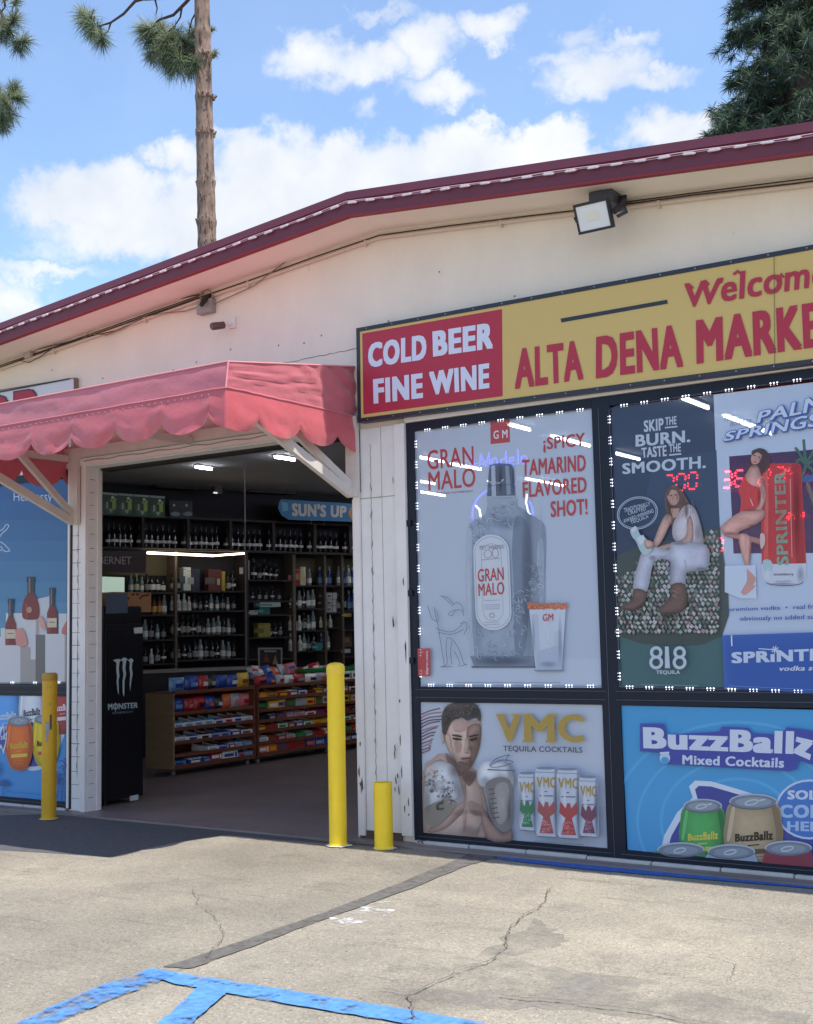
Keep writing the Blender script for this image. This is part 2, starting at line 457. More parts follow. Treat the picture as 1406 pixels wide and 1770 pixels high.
# ------------------------------------------------------------------ ground
def ground_material(name='sunbaked_asphalt', tone=1.0):
    m = bpy.data.materials.new(name); m.use_nodes = True; nt = m.node_tree; N = nt.nodes.new; L = nt.links.new
    p = nt.nodes['Principled BSDF']; p.inputs['Roughness'].default_value = .92; p.inputs['Specular IOR Level'].default_value = .2
    tc = N('ShaderNodeTexCoord')

    def noise_(scale, detail=6, rough=.6):
        n = N('ShaderNodeTexNoise'); n.inputs['Scale'].default_value = scale; n.inputs['Detail'].default_value = detail; n.inputs['Roughness'].default_value = rough
        L(tc.outputs['Object'], n.inputs['Vector']); return n.outputs[0]

    def ramp(src, stops):
        r = N('ShaderNodeValToRGB'); L(src, r.inputs[0]); e = r.color_ramp.elements
        while len(e) < len(stops): e.new(.5)
        for i, (pos, c) in enumerate(stops): e[i].position = pos; e[i].color = (*c, 1)
        return r.outputs[0]

    def mix(kind, f, a, b):
        x = N('ShaderNodeMix'); x.data_type = 'RGBA'; x.blend_type = kind
        if isinstance(f, (int, float)): x.inputs[0].default_value = f
        else: L(f, x.inputs[0])
        L(a, x.inputs['A']); L(b, x.inputs['B']); return x.outputs['Result']
    base = ramp(noise_(.8, 7, .62), [(.28, lin((130, 124, 115))), (.5, lin((154, 147, 136))), (.72, lin((176, 167, 153)))])
    v = N('ShaderNodeTexVoronoi'); v.inputs['Scale'].default_value = 125; L(tc.outputs['Object'], v.inputs['Vector'])
    sepc = N('ShaderNodeSeparateColor'); L(v.outputs['Color'], sepc.inputs[0])
    stones = ramp(sepc.outputs[0], [(0., (.55, .54, .52)), (.22, (.82, .81, .79)), (.6, (1.0, .99, .96)), (.93, (1.12, 1.1, 1.05)), (1., (1.6, 1.56, 1.45))])
    c = mix('MULTIPLY', .62, base, stones)
    fine = ramp(noise_(240, 3, .7), [(.3, (.78, .78, .78)), (.7, (1.14, 1.13, 1.1))]); c = mix('MULTIPLY', .6, c, fine)
    stain = ramp(noise_(2.3, 8, .72), [(.32, (.66, .66, .67)), (.46, (1, 1, 1)), (.62, (1, 1, 1)), (.75, (1.08, 1.05, 1.0))]); c = mix('MULTIPLY', .65, c, stain)
    mp = N('ShaderNodeMapping'); mp.inputs['Scale'].default_value = (.7, 5, 1); L(tc.outputs['Object'], mp.inputs[0])
    n2 = N('ShaderNodeTexNoise'); n2.inputs['Scale'].default_value = 2; n2.inputs['Detail'].default_value = 9; n2.inputs['Roughness'].default_value = .75; L(mp.outputs[0], n2.inputs['Vector'])
    scuff = ramp(n2.outputs[0], [(.36, (.62, .6, .58)), (.43, (1, 1, 1))]); c = mix('MULTIPLY', .55, c, scuff)
    pit = N('ShaderNodeTexVoronoi'); pit.inputs['Scale'].default_value = 16; L(tc.outputs['Object'], pit.inputs['Vector'])     # pits and lost stones
    c = mix('MULTIPLY', .8, c, ramp(pit.outputs['Distance'], [(.05, (.42, .40, .37)), (.11, (1, 1, 1))]))
    pal = N('ShaderNodeTexVoronoi'); pal.inputs['Scale'].default_value = 21; L(tc.outputs['Object'], pal.inputs['Vector'])
    c = mix('ADD', .22, c, ramp(pal.outputs['Distance'], [(.04, (1, .97, .9)), (.09, (0, 0, 0))]))
    tn = N('ShaderNodeMix'); tn.data_type = 'RGBA'; tn.blend_type = 'MULTIPLY'; tn.inputs[0].default_value = 1; L(c, tn.inputs['A']); tn.inputs['B'].default_value = (tone * .93, tone * .935, tone * .93, 1); c = tn.outputs['Result']
    L(c, p.inputs['Base Color'])
    b = N('ShaderNodeBump'); b.inputs['Strength'].default_value = .55; b.inputs['Distance'].default_value = .004
    L(v.outputs['Distance'], b.inputs['Height']); L(b.outputs[0], p.inputs['Normal'])
    return m


g = MB(); GM = ground_material(); g.box(-150, 150, -150, 150, -.4, 0, GM); struct(g, 'parking_lot')


def patch(pts, z, m, name, jag=0., n=1, smooth=False):
    """a thin painted or poured sheet on the lot, its outline given as seen points on the ground"""
    q = [onZ(*p) for p in pts]; out = []
    for i in range(len(q)):
        a, b = q[i], q[(i + 1) % len(q)]
        for k in range(n):
            p = a.lerp(b, k / n); out.append(Vector((p.x + R.uniform(-jag, jag), p.y + R.uniform(-jag, jag), z)))
    mb = MB(); mb.face(out, m); return struct(mb, name)


def worn(name, col, scale, lo, hi, rough=.8, stretch=None):
    """paint with worn holes through which the lot shows"""
    m = bpy.data.materials.new(name); m.use_nodes = True; nt = m.node_tree; N = nt.nodes.new; L = nt.links.new
    p = nt.nodes['Principled BSDF']; p.inputs['Base Color'].default_value = (*lin(col), 1); p.inputs['Roughness'].default_value = rough
    tc = N('ShaderNodeTexCoord'); src = tc.outputs['Object']
    n = N('ShaderNodeTexNoise'); n.inputs['Scale'].default_value = scale; n.inputs['Detail'].default_value = 9; n.inputs['Roughness'].default_value = .72; L(src, n.inputs['Vector'])
    r = N('ShaderNodeMapRange'); L(n.outputs[0], r.inputs[0]); r.inputs[1].default_value = lo; r.inputs[2].default_value = hi
    t = N('ShaderNodeBsdfTransparent'); x = N('ShaderNodeMixShader'); L(r.outputs[0], x.inputs[0]); L(t.outputs[0], x.inputs[1]); L(p.outputs[0], x.inputs[2])
    L(x.outputs[0], nt.nodes['Material Output'].inputs[0])
    n2 = N('ShaderNodeTexNoise'); n2.inputs['Scale'].default_value = 30; n2.inputs['Detail'].default_value = 6; L(src, n2.inputs['Vector'])
    cr = N('ShaderNodeValToRGB'); L(n2.outputs[0], cr.inputs[0]); c = lin(col)
    cr.color_ramp.elements[0].position = .3; cr.color_ramp.elements[0].color = (*[q * .72 for q in c], 1); cr.color_ramp.elements[1].position = .7; cr.color_ramp.elements[1].color = (*[min(1, q * 1.15) for q in c], 1)
    L(cr.outputs[0], p.inputs['Base Color'])
    return m


BLUE = worn('blue_marking_paint', (84, 136, 194), 11, .34, .47); BLUE2 = worn('worn_blue_marking_paint', (80, 132, 192), 7, .42, .55)
DBLUE = worn('blue_kerb_paint', (48, 98, 178), 8, .3, .38)
TAR = worn('sealant_tar', (100, 97, 93), 7, .30, .48); WHITEP = worn('faded_white_paint', (196, 194, 190), 9, .5, .6)
PATCH = worn('grey_repair', (142, 138, 130), 2.2, .42, .78); CRACKM = M('crack_dark', (100, 92, 84), .95)
SHADEM = worn('painted_doorway_shade', (84, 84, 86), 5, .2, .4)
patch([(-60, 1412), (120, 1406), (165, 1409), (575, 1456), (700, 1463), (850, 1477), (862, 1486), (735, 1469), (600, 1460.5), (480, 1452), (395, 1444), (300, 1457), (190, 1482), (-60, 1466)], .002, SHADEM, 'doorway_shade_sheet', .004, 6)  # shade of awning and eave painted on the lot as a dark sheet
patch([(850, 1478), (1020, 1493.5), (1406, 1526), (1600, 1543), (1600, 1558), (1406, 1537), (1020, 1504.5), (868, 1487)], .004, DBLUE, 'kerb_stripe', .003, 8)
patch([(850, 1477), (800, 1497), (690, 1540), (560, 1588), (440, 1633), (332, 1673), (260, 1690), (160, 1726), (60, 1765), (-200, 1880), (-900, 2100), (-2600, 1700), (-1500, 1420), (-200, 1395), (165, 1408), (575, 1456), (700, 1463)], .001, ground_material('greyer_asphalt', .86), 'older_pavement', .004, 4)
patch([(560, 1585), (640, 1550), (700, 1560), (660, 1590), (590, 1604)], .002, WHITEP, 'faded_marking', .01, 6)
patch([(700, 1650), (860, 1655), (1180, 1705), (1406, 1760), (1406, 1800), (1000, 1745), (700, 1745), (640, 1720)], .0015, PATCH, 'lot_repair', .03, 8)
patch([(840, 1640), (930, 1590), (990, 1625), (860, 1660), (740, 1730), (690, 1735)], .003, PATCH, 'lot_repair', .03, 8)
patch([(283, 1672), (332, 1675), (440, 1636), (560, 1590), (690, 1545), (800, 1500), (870, 1478), (815, 1476), (690, 1528), (560, 1578), (430, 1624)], .004, TAR, 'sealant_strip', .006, 5)
patch([(262, 1676), (312, 1684), (703, 1747), (1000, 1800), (900, 1808), (660, 1765), (470, 1733), (300, 1702), (268, 1692)], .006, BLUE, 'parking_line', .004, 8)
patch([(262, 1677), (300, 1690), (190, 1732), (60, 1790), (-40, 1840), (-90, 1830), (60, 1757), (160, 1712)], .008, BLUE2, 'parking_line', .004, 8)
patch([(342, 1712), (392, 1720), (335, 1770), (270, 1830), (215, 1822), (285, 1764)], .010, BLUE, 'parking_line', .004, 8)


def crack(pts, w, z=.012):
    mb = MB(); q = []
    for i in range(len(pts) - 1):
        a, b = onZ(*pts[i]), onZ(*pts[i + 1])
        for k in range(24): q.append(a.lerp(b, k / 24))
    q.append(onZ(*pts[-1])); off = Vector((R.random() * 9, 0, 0))
    L_, R_ = [], []
    for i, p in enumerate(q):
        j = (noise.noise_vector(p * 6 + off) * .03 + noise.noise_vector(p * 40 + off) * .010); p = p + Vector((j.x, j.y, 0)); p.z = z
        d = q[min(i + 1, len(q) - 1)] - q[max(0, i - 1)]; d.z = 0; d.normalize(); nn = Vector((-d.y, d.x, 0)) * w * R.uniform(.1, 1) * .3
        L_.append(p + nn); R_.append(p - nn)
    for i in range(len(q) - 1): mb.face([R_[i], R_[i + 1], L_[i + 1], L_[i]], CRACKM)
    struct(mb, 'asphalt_crack')


crack([(960, 1538), (930, 1570), (875, 1605), (880, 1640), (830, 1668), (700, 1722), (725, 1770)], .014)
crack([(865, 1722), (960, 1735), (1120, 1755), (1300, 1790)], .016)
crack([(330, 1540), (350, 1575), (388, 1600), (375, 1640), (360, 1660)], .008)
crack([(440, 1476), (510, 1482), (560, 1470)], .006)
crack([(1220, 1650), (1270, 1668), (1262, 1700)], .006); crack([(1000, 1535), (1080, 1528), (1110, 1540)], .006)
crack([(700, 1722), (655, 1712)], .01)

# ------------------------------------------------------------------ the shop building
STUCCO = M('cream_painted_stucco', (233, 222, 208), .9, var=.055, vscale=2.4, bump=.2, bscale=110, stretch=(1, 1, .45), wear=((206, 192, 178), 2.6, .66))
SOFF = M('painted_soffit', (240, 230, 216), .9, var=.05, vscale=2)
TRIM = M('white_weathered_trim', (228, 224, 222), .75, var=.06, vscale=5, wear=((120, 112, 104), 9, .70), bump=.12, bscale=40)
TRIMB = M('white_trim_board', (228, 222, 220), .75, var=.06, vscale=4, wear=((140, 122, 110), 14, .71))
GAP = M('dark_gap', (58, 52, 50), .9); JOINT = M('paint_filled_joint', (166, 158, 152), .9); SEAM = M('board_joint', (128, 120, 115), .9)
MAROON = M('maroon_fascia_paint', (104, 42, 58), .5, var=.12, vscale=3, wear=((140, 52, 58), 7, .69))
MAROON2 = M('maroon_metal_cap', (118, 52, 68), .4, var=.1, vscale=3)
REDEDGE = M('red_drip_edge', (136, 36, 50), .6)
ROOFM = M('roof_sheet', (110, 70, 72), .8, var=.1)
BLACK = M('black_window_frame', (8, 20, 40), .45, var=.1, vscale=8, wear=((44, 50, 64), 18, .72), spec=.35)
BLACKH = M('frame_bead_highlight', (70, 76, 88), .4)  # paler beads: the highlight along the frame grooves is put into their colour
CONC = M('white_painted_kerb', (186, 184, 180), .85, var=.12, vscale=8, wear=((96, 92, 88), 7, .62), bump=.3, bscale=30)
ROTWOOD = M('bare_rotten_wood', (96, 74, 62), .9, var=.25, vscale=14)
DARKROOM = M('dark_painted_interior', (46, 46, 52), .85, var=.1)
CEIL = M('dull_ceiling', (196, 196, 196), .85, var=.08, vscale=2)
B = thing('store_building', 'cream stucco shop building with low gable roof and maroon fascia', 'building', (-4.2, 6, 0))
RX = -4.19                                           # the ridge


def roofz(x, top=3.645):                             # underside of the eave
    return top - (.0885 if x < RX else .0985) * abs(x - RX)


XL, XR, YB = -12.5, 5.0, 14.2
w = MB(); Y0, Y1 = 6.0, 6.115


def wallpoly(x0, x1, z0, z1=None):
    xs = sorted({x0, x1} | ({RX} if x0 < RX < x1 else set()))
    pts = [(x0, Y0, z0), (x1, Y0, z0)] + [(x, Y0, z1 if z1 else roofz(x) + .02) for x in reversed(xs)]
    w.hexa(pts, (0, Y1 - Y0, 0), STUCCO)


DX0, DX1, DZ = -6.80, -4.42, 2.45                    # doorway
WT = 2.44                                            # window head
wallpoly(XL, DX0 - .18, WT); wallpoly(DX0 - .18, DX1 + .385, DZ); wallpoly(DX1 + .385, 2.0, WT); wallpoly(2.0, XR, 0)
wallpoly(XL, -10.2, 0, WT)
wallpoly(DX0 - .18, DX0, 0, DZ); wallpoly(DX1, DX1 + .385, 0, DZ)
w.box(XL, XL + .16, Y1, YB, 0, 2.95, STUCCO); w.box(XR - .16, XR, Y1, YB, 0, 2.9, STUCCO); w.box(XL, XR, YB, YB + .16, 0, 2.9, STUCCO)
w.build('wall', B)
# roof: two slopes, soffit under the overhang, fascia with cap and drip edge
r_ = MB(); so_ = MB(); fa = MB(); cap = MB(); ed = MB(); YE = 5.656
for xa, xb in ((XL, RX), (RX, XR)):
    za, zb = roofz(xa), roofz(xb)
    r_.hexa([(xa, YE + .03, za + .10), (xb, YE + .03, zb + .10), (xb, YE + .03, zb + .135), (xa, YE + .03, za + .135)], (0, YB + .4 - YE, 0), ROOFM)
    so_.hexa([(xa, YE + .03, za + .005), (xb, YE + .03, zb + .005), (xb, YE + .03, zb + .02), (xa, YE + .03, za + .02)], (0, Y0 - YE - .03, 0), SOFF)
    fa.hexa([(xa, YE, za), (xb, YE, zb), (xb, YE, zb + .095), (xa, YE, za + .095)], (0, .03, 0), MAROON)
    cap.hexa([(xa, YE - .012, za + .095), (xb, YE - .012, zb + .095), (xb, YE - .012, zb + .142), (xa, YE - .012, za + .142)], (0, .06, 0), MAROON2)
    ed.hexa([(xa, YE - .004, za - .006), (xb, YE - .004, zb - .006), (xb, YE - .004, zb + .006), (xa, YE - .004, za + .006)], (0, .036, 0), REDEDGE)
rf = r_.build('roof', B); so_.build('soffit', B); f_ = fa.build('fascia', B); cap.build('roof_cap', B); ed.build('drip_edge', B)
# corner posts of the doorway: painted boards with gaps, caulk and rot
c = MB()
c.box(DX0 - .185, DX0 - .165, Y0 - .02, Y0 - .002, .03, 2.52, TRIM); c.box(DX0 - .165, DX0 - .045, Y0 - .008, Y0 - .002, .02, 2.52, TRIM)
c.box(DX0 - .045, DX0 + .004, Y0 - .02, Y0 - .002, .0, 2.46, TRIMB); c.box(DX0, DX0 + .008, Y0 + .0, Y1, 0, DZ - .01, TRIM)
c.box(DX0 - .02, DX0 + .004, Y1 + .0, Y1 + .02, 0, DZ - .01, TRIMB); c.box(DX0 + .008, DX0 + .014, Y1 - .03, Y1 - .002, 0, DZ - .02, TRIM)
z = .10
while z < 2.4:                                       # open joints between the boards
    c.box(DX0 - .163, DX0 - R.uniform(.05, .075), Y0 - .0095, Y0 - .0075, z, z + R.uniform(.002, .005), SEAM)
    c.box(DX0 + .0075, DX0 + .0092, Y0 + .015, Y0 + R.uniform(.05, .075), z + .006, z + R.uniform(.009, .011), SEAM); z += R.uniform(.09, .105)
c.tube([(DX0 - .085 + .003 * math.sin(k * 1.7), Y0 - .010, .25 + k * .0275) for k in range(68)], [.0012 + .003 * ((k // 2) % 2) * R.random() for k in range(68)], SEAM, 5)
c.build('door_post', B)
c = MB(); X = DX1
c.box(X, X + .045, Y0 - .03, Y0 - .002, .03, 2.06, TRIMB); c.box(X + .05, X + .20, Y0 - .012, Y0 - .002, .06, 2.44, TRIM); c.box(X + .206, X + .30, Y0 - .014, Y0 - .002, .06, 2.44, TRIM)
c.box(X + .31, X + .382, Y0 - .03, Y0 - .002, .05, 2.44, TRIM); c.box(X + .045, X + .05, Y0 - .009, Y0 - .002, .04, 2.44, JOINT); c.box(X + .20, X + .206, Y0 - .010, Y0 - .002, .04, 2.44, JOINT); c.box(X + .30, X + .31, Y0 - .009, Y0 - .002, .04, 2.44, JOINT)
c.box(X, X + .30, Y0 - .0135, Y0 - .002, 0, .058, ROTWOOD); c.box(X + .045, X + .38, Y0 - .0155, Y0 - .0125, 2.015, 2.02, JOINT)
c.box(X - .012, X, Y0 - .01, Y1, .0, DZ, TRIMB)
c.box(X - .028, X - .012, Y0 + .0, Y0 + .05, .62, 2.02, TRIM); c.box(X - .022, X - .012, Y0 + .0, Y0 + .04, .02, .2, TRIM)
pts = [(X + .125 + .003 * math.sin(k * 2.1), Y0 - .015, .35 + k * .021) for k in range(96)]
c.tube(pts, [.0014 + (.0045 if (k // 2) % 4 == 1 and k < 86 else 0) * R.random() for k in range(96)], M('grey_caulk', (150, 142, 134), .9), 5)
for k in range(26):                                  # flaking paint
    x = X + R.choice((R.uniform(.26, .30), R.uniform(.31, .37), R.uniform(.01, .04))); z = R.choice((R.uniform(.05, .6), R.uniform(.6, 2.3))); h = R.uniform(.015, .11)
    c.face([(x, Y0 - .0315, z), (x + .005 * R.uniform(.4, 2), Y0 - .0315, z + .2 * h), (x + .006 * R.random(), Y0 - .0315, z + h), (x - .004, Y0 - .0315, z + .6 * h)], R.choice((GAP, ROTWOOD, ROTWOOD)))
c.build('door_post', B)
h = MB()                                             # header over the doorway
h.box(DX0 - .05, DX1 + .02, Y0 - .03, Y0 - .002, 2.448, 2.50, TRIMB); h.box(DX0 - .18, DX1 + .02, Y0 - .02, Y0 - .002, 2.505, 2.60, TRIMB)
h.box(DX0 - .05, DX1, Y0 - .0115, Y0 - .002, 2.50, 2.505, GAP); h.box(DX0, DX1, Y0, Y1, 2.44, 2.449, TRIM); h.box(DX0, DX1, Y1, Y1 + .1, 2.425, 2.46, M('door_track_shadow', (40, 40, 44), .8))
h.tube([(DX0 + k * .12, Y0 - .033, 2.478 + .006 * math.sin(k * 2.3)) for k in range(20)], .003, M('grey_caulk', (150, 142, 134)), 5)
h.build('door_header', B)
hb = MB(); hb.box(DX1 + .38, 2.0, Y0 - .02, Y0 - .002, 2.415 + .028, 2.49, TRIMB); hb.build('window_head', B)
hb = MB(); hb.box(-10.2, DX0 - .19, Y0 - .02, Y0 - .002, 2.443, 2.48, TRIMB); hb.build('window_head', B)
ker = MB()
for x in [DX1 + .40 + .36 * k for k in range(19)]:
    ker.box(x, x + .354, Y0 - .036 + R.uniform(-.006, .006), Y0 + .02, 0, .030 + R.uniform(-.004, .004), CONC)
ker.build('window_kerb', B, bevel=.006); ker = MB(); ker.box(-10.2, DX0 - .19, Y0 - .03, Y0 + .02, 0, .03, CONC)
ker.build('window_kerb', B, bevel=.006)


def window(x0, x1, mull, zs=((.072, .810), (.898, 2.386))):
    fr = MB(); ya, yb = Y0 - .012, Y0 + .05
    fr.box(x0 - .055, x0, ya, yb, .024, WT, BLACK); fr.box(x1, x1 + .055, ya, yb, .024, WT, BLACK)
    xs = [x0] + [v for m in mull for v in (m - .052, m + .052)] + [x1]
    for m in mull:
        fr.box(m - .052, m + .052, ya, yb, .024, WT, BLACK); fr.box(m - .014, m - .010, ya - .003, ya, .03, WT - .06, BLACKH)
    for a, b in zip(xs[::2], xs[1::2]):
        fr.box(a, b, ya, yb, .024, zs[0][0], BLACK); fr.box(a, b, ya, yb, zs[0][1], zs[1][0], BLACK); fr.box(a, b, ya, yb, zs[1][1], WT, BLACK)
        for z in (.0495, .835, .879): fr.box(a - .025, b + .025, ya - .003, ya, z, z + .004, BLACKH)
    for z in (1.03, 1.42, 1.83): fr.box(x0 - .058, x0 - .028, ya - .012, ya, z, z + .035, BLACK)
    o = fr.build('window_frame', B, bevel=.002); return o


window(-3.98, 1.9, (-2.780, -1.12, .40)); window(-10.1, -7.0, (-8.55,))
for x0_, x1_, z0_, z1_ in ((-1.068, .348, .898, 2.386), (.452, 1.9, .898, 2.386), (.72, 1.9, .072, .81), (-10.1, -8.602, .898, 2.386)):
    pn = MB(); pn.box(x0_, x1_, 6.004, 6.008, z0_, z1_, M('clear_pane', (70, 80, 92), .05, film=.7)); pn.build('window_pane', B)
# the inside of the shop
i_ = MB(); i_.box(XL + .16, XR - .16, Y1, YB, 2.90, 2.92, CEIL)
i_.build('ceiling', B)
i_ = MB(); i_.box(XL + .16, XL + .2, Y1, YB, 0, 2.9, DARKROOM); i_.box(XR - .2, XR - .16, Y1, YB, 0, 2.9, DARKROOM); i_.box(XL + .2, XR - .2, YB - .04, YB, 0, 2.9, DARKROOM)
i_.build('inner_wall', B)
fl = MB(); fl.box(XL + .2, XR - .2, Y0 - .13, YB - .04, .0005, .014, M('worn_shop_floor', (128, 116, 114), .45, var=.22, vscale=1.6, bump=.05)); struct(fl, 'shop_floor')

# ------------------------------------------------------------------ printed window films
WALLN = (0, -1, 0)
WHITE = (205, 212, 224); FILMB = (196, 206, 222)
NAVYT = (40, 52, 84)


def film_plane(y=6.0): return ((0, y, 0), WALLN)


# tamarind spirit poster (pale blue, red lettering)
a = Art((690, 690, 3.4703), film_plane()); RED = (186, 62, 66)
a.poly([(92, 194), (1160, 53), (1220, 1732), (130, 1724)], (186, 197, 215))
a.poly([(130, 1560), (1214, 1560), (1220, 1732), (130, 1724)], (192, 202, 219))
a.poly([(548, 130), (664, 120), (666, 258), (550, 270)], RED); a.tb('G M', 567, 190, 652, 240, (225, 225, 230), -.1, .02)
a.txt('GRAN', (168, 308), (447, 280), (450, 395), (172, 425), RED, .012); a.txt('MALO', (176, 438), (458, 408), (460, 525), (178, 550), RED, .012)
a.txt('SPICY TAMARIND FLAVORED SHOT', (178, 563), (445, 545), (446, 556), (178, 575), (150, 90, 100), .01)
a.txt('\u00a1SPICY', (865, 232), (1115, 200), (1117, 300), (867, 322), RED, .025); a.txt('TAMARIND', (738, 365), (1120, 332), (1122, 430), (738, 462), RED, .025)
a.txt('FLAVORED', (742, 497), (1125, 465), (1127, 560), (745, 592), RED, .025); a.txt('SHOT!', (910, 612), (1130, 596), (1133, 692), (912, 710), RED, .025)
GL = (150, 163, 182)
a.poly([(540, 610), (520, 690), (470, 720), (425, 745), (408, 800), (405, 1000), (412, 1250), (432, 1560), (455, 1606), (810, 1606), (838, 1560), (878, 1250), (880, 800), (862, 740), (800, 695), (712, 660), (706, 605)], GL); a.soft([(540, 680), (500, 720), (440, 760), (416, 810), (416, 1000), (424, 1250), (444, 1550), (470, 1590), (800, 1590), (824, 1550), (862, 1250), (866, 810), (800, 720), (706, 680)], GL, k=(.94, 1.08))
a.poly([(706, 640), (790, 692), (862, 742), (880, 800), (879, 1000), (850, 1350), (820, 1350), (800, 1000), (800, 820), (760, 740)], (140, 150, 168), True)
a.poly([(705, 700), (790, 790), (790, 1100), (760, 1500), (700, 1540), (690, 1100), (680, 900)], (122, 134, 155), True)
a.poly([(408, 830), (440, 800), (440, 1300), (455, 1560), (432, 1560), (412, 1250)], (176, 187, 203), True)
a.poly([(830, 900), (868, 860), (868, 1200), (830, 1500), (815, 1500), (845, 1200)], (168, 180, 196), True)
a.poly([(430, 1540), (836, 1540), (812, 1604), (455, 1604)], (120, 132, 152))
a.poly([(435, 1600), (835, 1600), (830, 1612), (440, 1612)], (96, 106, 126))
a.poly([(530, 590), (712, 596), (706, 660), (640, 640), (534, 655)], (158, 168, 184))
a.poly([(545, 395), (600, 385), (678, 390), (690, 420), (700, 585), (530, 592)], (82, 92, 112))
a.poly([(556, 400), (580, 398), (586, 580), (560, 582)], (176, 186, 202)); a.poly([(640, 400), (662, 400), (676, 570), (650, 575)], (140, 150, 168)); a.line([(530, 588), (700, 583)], 10, (170, 178, 194)); a.line([(532, 520), (696, 512)], 3, (60, 70, 92))
for q in ((640, 1100, 60, 520, (182, 192, 208), .6), (775, 1050, 46, 560, (92, 104, 126), .7), (852, 1000, 24, 420, (176, 187, 203), .6), (424, 1150, 18, 420, (206, 213, 224), .7), (480, 1200, 34, 420, (104, 116, 138), .35), (620, 1570, 190, 34, (84, 94, 116), .7), (640, 740, 130, 50, (120, 132, 152), .5), (612, 480, 16, 110, (30, 36, 54), .5), (572, 470, 10, 110, (200, 206, 218), .6), (690, 480, 10, 110, (36, 42, 60), .5), (640, 620, 50, 26, (196, 203, 214), .5)): a.air(*q)
rr = random.Random(3)
a.up()
for k in range(150):                                 # embossed ornament of the glass
    cx, cy = rr.choice(((rr.uniform(560, 690), rr.uniform(620, 760)), (rr.uniform(430, 560), rr.uniform(720, 860)), (rr.uniform(690, 760), rr.uniform(1150, 1400)), (rr.uniform(450, 740), rr.uniform(1390, 1560)), (rr.uniform(770, 860), rr.uniform(980, 1200))))
    t = rr.uniform(0, 360); s_ = rr.uniform(10, 24)
    a.lay += .1; a.ring(cx, cy, s_, s_ * .6, 2.5, rr.choice(((96, 108, 130), (110, 122, 144), (192, 202, 214), (184, 194, 208))), rr.uniform(0, 90), t, t + 200, n=7, up=False)


def oblong(cx, x0, x1, y0, y1, dx=0):
    r_x = (x1 - x0) / 2; r_y = r_x * .95; pts = []
    for k in range(13): t = math.pi + math.pi * k / 12; pts.append((cx + r_x * math.cos(t), y0 + r_y + r_y * math.sin(t)))
    for k in range(13): t = math.pi * k / 12; pts.append((cx + dx + r_x * math.cos(t), y1 - r_y + r_y * math.sin(t)))
    return pts


a.up(); a.poly(oblong(560, 452, 668, 812, 1386, 14), (206, 212, 222)); a.line(oblong(560, 462, 658, 826, 1372, 14), 3, (140, 150, 170), True); a.line(oblong(560, 500, 620, 868, 1330, 12), 2.5, (150, 160, 178), True)
a.txt('SPICY TAMARINDO', (488, 880), (636, 872), (638, 896), (490, 905), (120, 128, 150), .01)
a.ring(540, 930, 22, 24, 3, (130, 120, 140)); a.ring(585, 925, 18, 28, 3, (150, 96, 106)); a.line([(505, 965), (615, 955)], 3, (140, 128, 145))
a.txt('GRAN', (480, 1020), (634, 1008), (637, 1085), (480, 1098), RED, .012); a.txt('MALO', (483, 1108), (638, 1095), (640, 1170), (485, 1182), RED, .012)
for y in (1205, 1232, 1244, 1256, 1336, 1350): a.line([(520, y + 3), (612, y)], 2.5, (140, 150, 172))
a.ring(566, 1296, 14, 13, 3, (150, 120, 130))
a.poly([(790, 1262), (1008, 1252), (985, 1628), (830, 1625)], (200, 208, 222)); a.poly([(800, 1290), (845, 1290), (858, 1600), (834, 1618)], (182, 192, 210)); a.poly([(940, 1400), (988, 1380), (982, 1618), (930, 1618)], (188, 198, 214)); a.poly([(838, 1510), (990, 1470), (984, 1622), (832, 1620)], (176, 186, 206))
a.poly([(820, 1622), (1000, 1622), (998, 1632), (825, 1632)], (120, 130, 150))
rim = [(775 + k * 9.4, 1222 + rr.uniform(-6, 4)) for k in range(27)] + [(1018 - k * 9.4, 1258 + rr.uniform(-5, 7)) for k in range(26)]
a.poly(rim, (196, 112, 78)); a.up()
for k in range(40): a.ell(rr.uniform(785, 1010), rr.uniform(1226, 1254), rr.uniform(3, 6), 3, rr.choice(((222, 150, 100), (150, 78, 60))), n=6, up=False); a.lay += .1
for q in ((815, 1450, 14, 170, (150, 160, 182), .6), (975, 1450, 16, 180, (150, 160, 184), .6), (905, 1400, 26, 150, (222, 227, 236), .6), (905, 1590, 70, 26, (138, 148, 172), .5)): a.air(*q)
a.txt('GM', (872, 1290), (935, 1286), (935, 1328), (872, 1332), RED, .012)
a.poly([(122, 1496), (200, 1493), (200, 1662), (127, 1660)], RED); a.txt('@gran.malo', (172, 1652), (172, 1508), (188, 1508), (188, 1652), (222, 222, 228), .015)
INK = (104, 114, 136)                                # line drawing: seated figure with a trident
for p in ([(285, 1605), (265, 1480), (243, 1340)], [(243, 1340), (205, 1310), (195, 1275), (182, 1240)], [(240, 1335), (232, 1300), (222, 1245)], [(246, 1335), (246, 1300), (232, 1262)],
          [(232, 1370), (262, 1385), (330, 1395), (380, 1360), (405, 1330)], [(245, 1398), (330, 1410), (400, 1380)], [(300, 1430), (330, 1440), (372, 1500), (400, 1580), (420, 1592)], [(300, 1430), (296, 1500), (300, 1590), (262, 1604), (330, 1604)],
          [(330, 1450), (322, 1520), (330, 1590)], [(345, 1510), (375, 1575), (372, 1600), (418, 1590)], [(330, 1300), (350, 1270), (385, 1265), (402, 1300)], [(330, 1300), (310, 1290), (322, 1275), (350, 1262)], [(330, 1240), (360, 1220), (390, 1240), (400, 1280)], [(258, 1180), (300, 1190), (340, 1225)], [(275, 1185), (310, 1215), (330, 1232)], [(380, 1345), (412, 1340), (420, 1370), (404, 1410)]):
    a.line(p, 4, INK, smooth=True)
a.line([(350, 1697), (980, 1699)], 4, (130, 140, 164))
